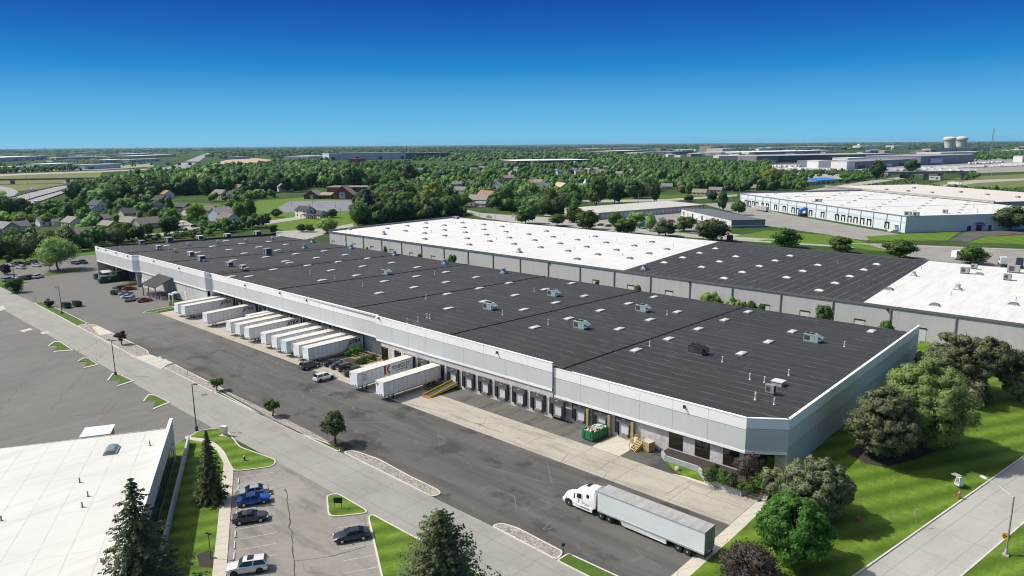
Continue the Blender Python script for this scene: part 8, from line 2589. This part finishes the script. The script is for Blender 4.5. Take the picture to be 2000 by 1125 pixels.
# ------------------------------------------------------------------ distant sheds and landmarks
def shed(name, label, a, c, h, depth, wall, roof, group=None, parts=0, cat='warehouse'):
 p, q = Vector(P2(*a)), Vector(P2(*c))
 d = q - p
 t = thing(name, label, cat, (p.x, p.y, 0), math.atan2(d.y, d.x), group)
 L = d.length
 b = MB(); b.box(0, L, 0, depth, 0, h); b.build('wall', [paint(wall, .7, 0, .08, .02)], t)
 b = MB(); b.box(-.5, L + .5, -.5, depth + .5, h, h + .8); b.build('roof', [paint(roof, .7, 0, .06, .02)], t)
 for k in range(parts):
  b = MB(); x = (k + .5) * L / parts; b.box(x - L / parts * .22, x + L / parts * .22, -.3, 0, .5, h * .45); b.build('dock_door', [M['offwhite'] if k % 3 else M['dark']], t)
 return t
lav, whr = (.40, .40, .50), (.78, .77, .74)
SH = [('wide lavender walled warehouse at the far left', (-30, 318), (92, 311), 15, 160, (.46, .45, .55), (.66, .62, .54), 8), ('long white roofed shed beyond the meadow', (12, 333), (86, 331), 8, 40, (.42, .40, .38), whr, 6),
  ('second white roofed shed beyond the meadow', (92, 330), (155, 327), 11, 60, (.42, .44, .50), whr, 5), ('pale blue shed with a dark gate near the highway', (166, 331), (236, 328), 10, 40, (.50, .54, .62), (.55, .55, .58), 3),
  ('thin white roofed shed behind the far left trees', (110, 312), (214, 310), 9, 80, (.3, .32, .32), whr, 0), ('small white shed between far trees at the left', (213, 318), (250, 316), 9, 50, (.55, .53, .48), whr, 0),
  ('far white shed near the left horizon', (170, 301), (196, 300), 14, 80, (.4, .4, .42), whr, 0), ('long bright white shed left of the far highway', (253, 317), (314, 315), 9, 45, (.5, .5, .5), (.86, .86, .84), 4),
  ('cream roofed shed left of the far highway', (262, 310), (342, 306), 11, 90, (.45, .4, .36), (.72, .66, .58), 0), ('white shed furthest up the far highway', (240, 305), (300, 303), 11, 90, (.4, .4, .42), whr, 0),
  ('huge lavender grey distribution hall in the middle distance', (643, 313.5), (793, 310.5), 24, 60, (.52, .52, .60), (.5, .5, .56), 10), ('dark blue grey wing of the distribution hall', (793, 310.5), (880, 308.5), 21, 60, (.07, .08, .11), (.30, .30, .34), 0),
  ('low white annex before the distribution hall', (604, 312), (642, 310), 12, 100, (.6, .6, .62), (.7, .7, .72), 3), ('red barn shaped hall before the distribution hall', (698, 318), (714, 317), 11, 30, (.20, .03, .035), (.22, .035, .04), 0),
  ('white roofed dark walled hall beyond the neighbourhood', (1010, 322.5), (1153, 320), 10, 130, (.06, .065, .075), (.86, .85, .82), 9), ('tan roofed building at the construction site', (458, 311), (488, 310), 9, 50, (.25, .27, .26), (.4, .42, .42), 0),
  ('pale shed in the wood behind the construction site', (546, 327), (567, 326), 8, 25, (.4, .4, .42), (.55, .55, .58), 0),
  ('grey block at the right horizon', (1506, 293), (1641, 290.5), 17, 120, (.40, .40, .43), (.72, .72, .72), 0), ('long white roofed hall at right behind the navy shed', (1440, 304), (1626, 299), 12, 190, (.26, .25, .28), (.84, .83, .80), 0),
  ('navy and charcoal logistics hall with a long pale roof', (1477, 319), (1750, 312), 17, 130, (.035, .045, .075), (.38, .38, .38), 0), ('charcoal end of the navy hall', (1477, 319.5), (1520, 318.3), 17.5, 60, (.16, .16, .17), (.4, .4, .4), 2),
  ('slate blue hall with a white end wall in the truck park', (1615, 328), (1655, 326.5), 13, 70, (.16, .18, .24), (.22, .22, .23), 3), ('white end wall block left of the slate blue hall', (1601, 328.5), (1615, 328), 13.5, 30, (.74, .74, .72), (.7, .7, .7), 0),
  ('slate grey hall in front of the white sheds', (1668, 330), (1795, 322), 13, 70, (.18, .19, .25), (.26, .26, .27), 5), ('tall white end wall of the slate grey hall', (1653, 331), (1669, 330), 14.5, 30, (.76, .76, .75), (.7, .7, .7), 0),
  ('white flat hall on the truck park, left one', (1655, 316), (1718, 313), 9, 40, (.8, .79, .76), (.82, .8, .76), 0), ('white flat hall on the truck park, right one', (1735, 314), (1780, 312), 9, 40, (.8, .79, .76), (.82, .8, .76), 0),
  ('blue grey hall with a purple white billboard', (1797, 323), (1902, 318), 19, 120, (.17, .19, .26), (.3, .3, .33), 0), ('beige tower block in the distant industry', (1388, 299.5), (1411, 298.5), 34, 60, (.36, .31, .25), (.5, .46, .4), 0),
  ('small beige block in the distant industry', (1290, 297), (1301, 296.5), 22, 30, (.42, .36, .28), (.5, .46, .4), 0), ('long low dark roofed works in the distant industry', (1190, 301), (1262, 298), 13, 120, (.22, .18, .16), (.7, .69, .66), 0),
  ('pale works beside the beige tower block', (1411, 300), (1438, 299), 22, 80, (.6, .58, .54), (.72, .71, .68), 0), ('white long building left in the distant industry', (1146, 294), (1262, 291.5), 12, 120, (.3, .3, .32), (.8, .79, .77), 0),
  ('white domed works in the distant industry', (1245, 304), (1268, 303), 12, 50, (.7, .69, .66), (.75, .74, .72), 0), ('brown works in the distant industry', (1310, 303), (1352, 301), 14, 80, (.16, .16, .19), (.34, .33, .33), 0), ('low white shed in the distant industry', (1414, 309), (1452, 307.5), 8, 40, (.74, .73, .7), (.8, .79, .76), 0),
  ('pale hall left of the beige tower block', (1332, 296), (1380, 294.5), 10, 90, (.6, .58, .55), (.78, .76, .73), 0), ('white apartment like block near the water towers, left one', (1680, 291.5), (1728, 290), 24, 50, (.72, .71, .68), (.75, .74, .71), 0),
  ('white apartment like block near the water towers, right one', (1745, 291.5), (1776, 290.5), 24, 50, (.74, .73, .7), (.76, .75, .72), 0), ('terraced beige flats below the water towers', (1817, 297), (1935, 294), 16, 40, (.5, .42, .36), (.22, .17, .15), 9),
  ('long white roofed flats at the foot of the mast', (1815, 302), (1940, 299), 7, 50, (.5, .45, .4), (.78, .76, .72), 0), ('teal white office block in the truck park', (1836, 307), (1862, 306), 14, 40, (.5, .58, .58), (.6, .62, .62), 4),
  ('white roofed hall at the far right', (1985, 297), (2040, 295.5), 9, 60, (.4, .4, .4), (.78, .77, .74), 0), ('white silo like block at the right edge', (1996, 317), (2010, 316.5), 14, 20, (.74, .73, .71), (.72, .71, .7), 0)]
for lb, a, c, h, dp, wc, rc, pt in SH:
 shed('distant_shed', lb, a, c, h, dp, wc, rc, None, pt)
ri = np.random.default_rng(77)
for band, n, lbl, grp in (([(1200, 293), (2000, 286), (2000, 300), (1300, 310)], 62, 'small pale building in the distant industrial estate', 'distant industrial buildings'),
       ([(0, 299), (330, 297), (330, 318), (0, 322)], 20, 'small pale shed among the far left trees', 'far left sheds')):
 P_ = np.array(band, float)
 c = 0
 while c < n:
  px, py = ri.uniform(P_[:, 0].min(), P_[:, 0].max()), ri.uniform(P_[:, 1].min(), P_[:, 1].max())
  if not inside(np.array([px]), np.array([py]), band)[0] or 1795 < px < 1935 and py < 300:
   continue
  c += 1
  k = dist(P2(px, py)) / FPX
  w = ri.uniform(6, 26) * k
  v = ri.uniform(.3, .8)
  g = [(v, v * .97, v * .92), (.72, .71, .68), (.3, .24, .2), (.2, .21, .25)][int(ri.integers(4))]
  rfc = (.78, .77, .74) if ri.random() < .7 else (.3, .3, .32)
  shed('distant_building', lbl, (px, py), (px + w / k, py - .3), ri.uniform(5, 13), ri.uniform(20, 50), g, rfc, grp, 0, 'building')
# billboard
p, q = Vector(P2(1812, 322.2)), Vector(P2(1838, 321.2)); d = q - p
t = thing('billboard', 'purple and white billboard before the blue grey hall', 'billboard', (p.x, p.y, 0), math.atan2(d.y, d.x))
L = d.length
b = MB(); b.box(0, L, -3.5, -3, 3, 15); bd = b.build('board', [paint((.22, .20, .42), .5)], t)
b = MB()
for x in (L * .2, L * .8):
 b.box(x - .6, x + .6, -3.3, -2.7, 0, 3)
b.build('leg', [M['dark']], t)
b = MB()
b.box(L * .06, L * .94, -3.6, -3.5, 11.3, 13.2); b.box(L * .1, L * .9, -3.6, -3.5, 6.6, 9.6); b.box(L * .04, L * .96, -3.6, -3.5, 4.0, 5.2)
b.build('print', [paint((.62, .62, .74), .6)], bd)
# water towers
for (px, by, lb) in ((1853, 290.5, 'left of the two pale water towers on the horizon'), (1876, 290, 'right of the two pale water towers on the horizon')):
 p = P2(px, by)
 dz = -(p[0] * AX[2] + p[1] * AY[2] - H * AZ[2])
 t = thing('water_tower', lb, 'water tower', (p[0], p[1], 0), 0, 'water towers')
 k = abs(dz) / FPX
 b = MB(); b.lathe([(7.0 * k, 0), (8.4 * k, 9 * k), (9 * k, 13 * k), (10 * k, 15 * k)], (0, 0, 0), 24); b.build('stem', [paint((.60, .57, .51), .7, 0, .05, .01)], t, 40)
 b = MB(); b.lathe([(9 * k, 14.4 * k), (11.2 * k, 16.5 * k), (11.5 * k, 18.8 * k), (11.0 * k, 20.6 * k), (8 * k, 22.3 * k), (4 * k, 23.1 * k), (0, 23.4 * k)], (0, 0, 0), 28); b.build('tank', [paint((.66, .60, .54), .6, 0, .05, .01)], t, 40)
p = P2(1677, 290); t = thing('water_tower', 'small white ball water tower near the right horizon', 'water tower', (p[0], p[1], 0))
k = 1.0 * (dist(p) / FPX); b = MB(); b.cyl((0, 0, 0), (0, 0, 4 * k), .5 * k, .5 * k, 8); b.build('stem', [M['offwhite']], t)
b = MB(); b.lathe([(0, 3 * k), (1.9 * k, 4.2 * k), (2.4 * k, 5.6 * k), (1.9 * k, 7 * k), (0, 8 * k)], (0, 0, 0), 14); b.build('tank', [M['fascia_w']], t, 60)
def mast(px, by, ty, lb, w=.35, name='mast', lattice=False, cat='mast', col=(.25, .25, .26)):
 b_, h = px_h(px, by, max(ty, 250)) if ty > _hz(px) + 3 else (at(px, by), None)
 if h is None:
  cz = b_[0] * AX[2] + b_[1] * AY[2] - H * AZ[2]
  h = (by - ty) * cz / FPX
 t = thing(name, lb, cat, (b_[0], b_[1], 0))
 b = MB()
 if lattice:
  for a in (0, 2.1, 4.2):
   b.cyl((w * 3 * math.cos(a), w * 3 * math.sin(a), 0), (w * .8 * math.cos(a), w * .8 * math.sin(a), h), w * .5, w * .3, 5)
  for k in range(12):
   z = h * k / 12
   b.cyl((w * 2, 0, z), (-w, w, z + h / 12), w * .25, w * .25, 4)
 else:
  b.cyl((0, 0, 0), (0, 0, h), w, w * .6, 8)
 b.build('shaft', [paint(col, .6)], t)
 return t, h
t, h = mast(1934.5, 307, 252, 'tall thin lattice mast at the right horizon', 1.6, lattice=True)
b = MB(); b.cyl((0, 0, h), (0, 0, h * 1.04), .5, .3, 6); b.build('aerial', [M['grey']], t)
mast(269, 304, 286, 'lattice pylon near the left horizon', 3.0, 'pylon', True, 'pylon')
mast(88, 300, 288, 'thin pylon at the far left horizon', 2.4, 'pylon', True, 'pylon')
mast(425, 296, 284, 'thin mast above the far highway', 2.2, 'mast', True)
mast(943, 289, 279, 'tiny mast at the middle of the horizon', 2.2, 'mast', True)
for px, by, ty, lb in ((58, 391, 340, 'tall highway lamp mast nearest the left edge'), (92, 369, 345, 'highway lamp mast in the meadow'), (282, 332, 310, 'tall lamp mast by the far highway'), (1935, 348, 327, 'lamp mast on the green slope'), (1703, 364, 347, 'lamp mast beside the climbing road'), (1878, 374, 360, 'lamp mast behind the cream roof')):
 mast(px, by, ty, lb, .22, 'light_mast', False, 'light mast', (.4, .4, .4))
for k, (px, by, ty) in enumerate(((262, 469, 430), (266, 470, 436), (438, 447, 431), (492, 449, 421), (511, 447, 415), (519, 446, 423), (360, 454, 432), (5, 503, 470), (10, 504, 472), (703, 428, 411), (733, 433, 408), (771, 430, 408), (827, 424, 404), (860, 422, 387), (876, 421, 401),
         (1086, 417, 391), (1014, 412, 396), (1034, 409, 392), (1201, 399, 379), (1247, 397, 378), (1168, 402, 385), (1338, 384, 365), (1429, 397, 371), (1444, 384, 368), (937, 426, 402), (967, 428, 405), (905, 420, 408),
         (749, 322, 296), (620, 322, 305), (854, 322, 300), (829, 326, 305), (972, 313, 295), (910, 326, 300), (1063, 315, 297), (570, 402, 378), (611, 404, 378), (655, 406, 380), (666, 436, 406))):
 far_ = by < 330
 lb = 'thin far pole rising from the distant trees' if far_ else ('lamp pole of the grey church car park' if 560 < px < 660 and by < 410 else 'wooden utility pole along the pale road left of the white roof' if px < 560 else 'wooden utility pole behind the warehouse roofs')
 t, h = mast(px, by, ty, lb, .17 if not far_ else .35, 'utility_pole', False, 'utility pole', (.34, .31, .27) if not far_ else (.45, .45, .45))
 t['group'] = 'utility poles'
 if not far_ and not (560 < px < 660 and by < 410):
  b = MB(); b.box(-1.2, 1.2, -.08, .08, h - .9, h - .75); b.build('crossarm', [M['polewood']], t)
# bridges
def bridge(name, label, a, c, za, zc, w, piers, thick=1.3):
 p, q = Vector((*at(*a, za),)), Vector((*at(*c, zc),))
 d = (q - p); d2 = Vector((d.x, d.y)).normalized(); n_ = Vector((-d2.y, d2.x))
 t = thing(name, label, 'bridge', (p.x, p.y, 0))
 b = MB()
 A = [Vector((0, 0, za)), Vector((q.x - p.x, q.y - p.y, zc))]
 o = n_ * w
 b.add([(*A[0].xy, za), (*A[1].xy, zc), (*(A[1].xy + o), zc), (*(A[0].xy + o), za), (*A[0].xy, za - thick), (*A[1].xy, zc - thick), (*(A[1].xy + o), zc - thick), (*(A[0].xy + o), za - thick)],
   [(0, 1, 2, 3), (7, 6, 5, 4), (0, 4, 5, 1), (1, 5, 6, 2), (2, 6, 7, 3), (3, 7, 4, 0)])
 b.build('deck', [paint((.20, .19, .18), .8, 0, .1, .1)], t)
 b = MB()
 for oo in (Vector((0, 0)), o):
  b.add([(*(A[0].xy + oo), za), (*(A[1].xy + oo), zc), (*(A[1].xy + oo), zc + 1.0), (*(A[0].xy + oo), za + 1.0), (*(A[0].xy + oo * 1.02 + n_ * .15), za), (*(A[1].xy + oo + n_ * .15), zc), (*(A[1].xy + oo + n_ * .15), zc + 1), (*(A[0].xy + oo + n_ * .15), za + 1)],
    [(0, 1, 2, 3), (7, 6, 5, 4), (3, 2, 6, 7)])
 b.build('parapet', [paint((.14, .13, .13), .8)], t)
 for f in piers:
  z = za + (zc - za) * f - thick
  x = A[0].xy.lerp(A[1].xy, f) + o * .5
  b = MB(); b.cbox((x.x, x.y, z / 2), (2.4, w * .8, z), 0, math.atan2(d2.y, d2.x)); b.build('pier', [paint((.36, .34, .31), .8)], t)
 return t
bridge('overpass', 'grey road bridge on piers at the right', (1735, 338), (1893, 335.5), 9.5, 10.5, 11, (.3, .5, .68, .97), 2.2)
bridge('overpass', 'dark overpass crossing the highway at the left', (-60, 352.5), (200, 348.3), 6.5, 6.5, 12, (.3, .72, .83, .95), 1.0)
bridge('overpass', 'small overpass across the far highway', (298, 316), (384, 316.5), 9, 9, 14, (.3, .56, .8), 2.0)
# advertising hoarding by the bridge
p = P2(1823, 372)
t = thing('hoarding', 'white hoarding with dark marks on two poles by the bridge', 'billboard', (p[0], p[1], 0), math.atan2(-p[1], -p[0]) + R(90))
k = dist(p) / FPX
b = MB(); b.box(-8 * k, 8 * k, -.2, .2, 17 * k, 24 * k); bd = b.build('board', [M['white']], t)
b = MB(); b.box(-5.5 * k, -4.9 * k, .2, .6, 0, 17 * k); b.box(3.5 * k, 4.1 * k, .2, .6, 0, 17 * k); b.build('leg', [M['dark']], t)
b = MB(); b.cbox((3 * k, -.25, 20.5 * k), (3.4 * k, .06, 3.4 * k)); b.cbox((-4 * k, -.25, 21.5 * k), (5 * k, .06, 1.2 * k)); b.build('print', [paint((.12, .12, .12), .6)], bd)
# trailers and lorries of the truck park, very small
tb = MB(); tb.box(-1.3, 1.3, -7, 7, 1.1, 4.1); tbm = tb.mesh('trailer_box', [paint((.82, .82, .81), .6, 0, .15, .1)])
tc = MB(); tc.box(-1.1, 1.1, -6.6, 6.6, .3, 1.08); tcm = tc.mesh('chassis', [M['dark']])
nt = 0
for (xa, ya, xb, yb, n, rot) in ((1398, 331, 1600, 333, 44, 0), (1440, 327, 1596, 326, 28, 0), (1540, 330, 1650, 334, 22, 0), (1700, 335, 1870, 332, 34, 1), (1800, 331, 2000, 324, 40, 1), (1890, 321, 1960, 318, 22, 0), (1785, 337, 1900, 335, 20, 1), (1955, 323, 2000, 322, 8, 1), (1690, 306, 1800, 303, 20, 1)):
 for k in range(n):
  f = (k + .5) / n
  p = P2(xa + (xb - xa) * f + RNG.uniform(-1, 1), ya + (yb - ya) * f + RNG.uniform(-.5, .5))
  t = thing('parked_trailer', 'tiny pale trailer in the rows of the distant truck park', 'trailer', (p[0], p[1], 0), math.atan2(p[1], p[0]) - R(90) + (R(90) if rot and k % 3 else R(float(RNG.uniform(-25, 25)))), 'trailers in the distant truck park')
  link('trailer_box', tbm, t)
  link('chassis', tcm, t)
for (px, py, rz, lb) in ((64, 374, 20, 'white lorry with a blue skirt on the near highway lane'), (128, 362, 20, 'white lorry under the dark overpass'), (146, 361, 20, 'green lorry leaving the dark overpass'), (72, 399, 20, 'white van on the near side of the highway'), (1866, 362, 0, 'white lorry below the grey bridge')):
 p = P2(px, py)
 t = thing('lorry', lb, 'lorry', (p[0], p[1], 0), math.atan2(dirA[1], dirA[0]) + R(rz) if px < 1000 else R(rz))
 q0_, q1_ = P2(60, 375), P2(110, 364)
 if px < 1000:
  t.rotation_euler = (0, 0, math.atan2(q1_[1] - q0_[1], q1_[0] - q0_[0]))
 n_ = .5 if 'van' in lb else 1
 b = MB(); b.box(-8 * n_, 4 * n_, -1.3, 1.3, 1.0, 2.6 + 1.5 * n_); b.build('box', [paint((.05, .16, .1) if 'green' in lb else (.75, .75, .76), .5)], t)
 b = MB(); b.box(4.3 * n_, 6.8 * n_, -1.25, 1.25, .6, 2.2 + 1.0 * n_); b.build('cab', [M['white']], t)
 b = MB(); b.box(-8 * n_, 6 * n_, -1.1, 1.1, .35, 1.0); b.build('chassis', [paint((.03, .05, .2) if 'blue' in lb else (.03, .03, .03), .6)], t)
# cars on the far highway
for k in range(26):
 f = (k + .5) / 26
 px = 318 + (398 - 318) * f + (6 if k % 2 else -5) * (1 - f)
 py = 330 - 30 * f ** .8
 p = P2(px, py)
 t = thing('car', 'tiny vehicle on the far stretch of highway', 'car', (p[0], p[1], .1), R(120), 'vehicles on the far highway')
 b = MB(); b.box(-2.4, 2.4, -1, 1, .3, 1.2); b.box(-1.4, 1.2, -.9, .9, 1.2, 1.8); b.build('body', [paint([(.05, .05, .06), (.6, .6, .6), (.1, .12, .2), (.3, .05, .05)][k % 4], .4)], t)
# small shrubs and trees growing between the two warehouses
for (px, ty, yy, w, kd, lb) in ((885, 495, 193, 4.0, 'mid', 'small tree growing between the warehouses behind the fan row'), (1388, 566, 196, 4.6, 'pale', 'leafy sapling left in the green strip between the warehouses'), (1400, 578, 195, 5, 'lime', 'bright bush second in the green strip between the warehouses'),
        (1430, 579, 195, 4.6, 'lime', 'bright bush in the middle of the green strip between the warehouses'), (1448, 583, 194, 3, 'pale', 'narrow sapling in the green strip between the warehouses'), (1470, 585, 194, 3.4, 'mid', 'sapling right in the green strip between the warehouses'),
        (1374, 577, 195, 4.4, 'lime', 'low bright bush at the left end of the green strip'), (1607, 592, 193, 5.0, 'mid', 'rounded small tree by a door between the warehouses'), (1733, 624, 193, 4.2, 'mid', 'small tree at the right end between the warehouses'),
        (1166, 546, 196, 2.2, 'mid', 'weed tuft left of a door between the warehouses'), (1245, 554, 196, 2.6, 'mid', 'tall weed at a door between the warehouses'), (752, 479, 198, 2.0, 'mid', 'shrub against the grey wall behind the fan row'), (717, 481, 198, 1.6, 'mid', 'tiny shrub against the grey wall at the left'),
        (820, 494, 198, 2.0, 'mid', 'shrub against the grey wall in the middle'), (1490, 591, 194, 2.6, 'mid', 'low sapling at the right of the green strip')):
 tp_ = at_y(px, ty, yy)
 h = tp_[2]
 L = KIND[kd if kd in KIND else 'mid']
 cm, tm = L[0]
 tree_thing('sapling', lb, cm, tm, (tp_[0], yy, 0), float(RNG.uniform(0, 6)), (w / 10, w / 10, h / 12), None, 'sapling')
sheet('ground_strip', [(XL + 10, 177.2), (-38, 177.2), (-20, 200.2), (-306, 200.2)], .01, M['turf'], 'weedy strip between the two warehouses', 'grass')
# ------------------------------------------------------------------ sky, sun, air, camera
SUN_EL, SUN_TRAVEL = R(49), R(34)       # light travels towards azimuth 31 degrees from +x
sd_ = Vector((-math.cos(SUN_TRAVEL) * math.cos(SUN_EL), -math.sin(SUN_TRAVEL) * math.cos(SUN_EL), math.sin(SUN_EL)))
li = bpy.data.lights.new('sun', 'SUN')
li.energy = 4.3
li.angle = R(.53)
li.color = (1, .965, .88)
lo_ = bpy.data.objects.new('sun', li)
COL.objects.link(lo_)
lo_.rotation_euler = (-sd_).to_track_quat('-Z', 'Y').to_euler()
wld = bpy.data.worlds.new('World')
scene.world = wld
wld.use_nodes = True
wt = wld.node_tree
bg = wt.nodes['Background']
sk = wt.nodes.new('ShaderNodeTexSky')
sk.sky_type = 'NISHITA'
sk.sun_disc = False
sk.sun_elevation = SUN_EL
sk.sun_rotation = math.atan2(sd_.x, sd_.y)
sk.air_density = 1.0
sk.dust_density = 4.0
sk.ozone_density = .6
# the photograph's deep, even blue band above the horizon: a gradient over the elevation angle of the sky itself
tc = wt.nodes.new('ShaderNodeTexCoord')
sx = wt.nodes.new('ShaderNodeSeparateXYZ')
wt.links.new(tc.outputs['Generated'], sx.inputs[0])
rp = wt.nodes.new('ShaderNodeValToRGB')
mr = wt.nodes.new('ShaderNodeMapRange')
mr.inputs['From Min'].default_value = 0.0
mr.inputs['From Max'].default_value = .25
wt.links.new(sx.outputs['Z'], mr.inputs['Value'])
wt.links.new(mr.outputs[0], rp.inputs[0])
def lin(c):
 return tuple(((v / 255) / 12.92 if v / 255 <= .04045 else ((v / 255 + .055) / 1.055) ** 2.4) for v in c)
stops = SKYSTOPS
el = rp.color_ramp.elements
while len(el) < len(stops):
 el.new(.5)
for e, (p_, c_) in zip(el, stops):
 e.position = p_
 e.color = (*lin(c_), 1)
sc_ = wt.nodes.new('ShaderNodeVectorMath')
sc_.operation = 'SCALE'
SKY_STRENGTH = .12
sc_.inputs['Scale'].default_value = 1 / SKY_STRENGTH / (2 ** EXPO)
wt.links.new(rp.outputs[0], sc_.inputs[0])
mrf = wt.nodes.new('ShaderNodeMapRange')
mrf.inputs['From Min'].default_value = .2
mrf.inputs['From Max'].default_value = .42
wt.links.new(sx.outputs['Z'], mrf.inputs['Value'])
mx = wt.nodes.new('ShaderNodeMix')
mx.data_type = 'RGBA'
wt.links.new(mrf.outputs[0], mx.inputs[0])
wt.links.new(sc_.outputs[0], mx.inputs[6])
wt.links.new(sk.outputs[0], mx.inputs[7])
wt.links.new(mx.outputs[2], bg.inputs['Color'])
bg.inputs['Strength'].default_value = SKY_STRENGTH
if HAZE:
 b = MB()
 b.box(-30000, 30000, -2500, 30000, -1.5, 150)
 me = b.mesh('haze', [])
 hm = bpy.data.materials.new('haze')
 hm.use_nodes = True
 hn = hm.node_tree.nodes
 hn.remove(hn['Principled BSDF'])
 pvn = hn.new('ShaderNodeVolumePrincipled')
 pvn.inputs['Color'].default_value = (.42, .70, 1, 1)
 pvn.inputs['Density'].default_value = HAZE
 pvn.inputs['Anisotropy'].default_value = .2
 hm.node_tree.links.new(pvn.outputs[0], hn['Material Output'].inputs['Volume'])
 me.materials.append(hm)
 tag(link('haze', me), 'thin blue summer haze in the air', 'haze', kind='stuff')
cam = bpy.data.cameras.new('camera')
cam.sensor_width = 36
cam.lens = FPX / 2000 * 36
cam.clip_start = 1
cam.clip_end = 90000
co = bpy.data.objects.new('camera', cam)
COL.objects.link(co)
rt, up_, fw = Vector((AX[0], AY[0], AZ[0])), -Vector((AX[1], AY[1], AZ[1])), Vector((AX[2], AY[2], AZ[2]))
mw = Matrix((( rt.x, up_.x, -fw.x, 0), (rt.y, up_.y, -fw.y, 0), (rt.z, up_.z, -fw.z, H), (0, 0, 0, 1)))
co.matrix_world = mw
scene.camera = co
scene.view_settings.view_transform = 'Standard'
scene.view_settings.look = 'None'
scene.view_settings.exposure = EXPO
scene.view_settings.gamma = 1
scene.cycles.use_denoising = True
scene.cycles.filter_width = 1.1
scene.cycles.max_bounces = 6
scene.cycles.diffuse_bounces = 3
scene.cycles.glossy_bounces = 3
scene.cycles.transmission_bounces = 2
scene.cycles.volume_bounces = 1
scene.cycles.transparent_max_bounces = 4
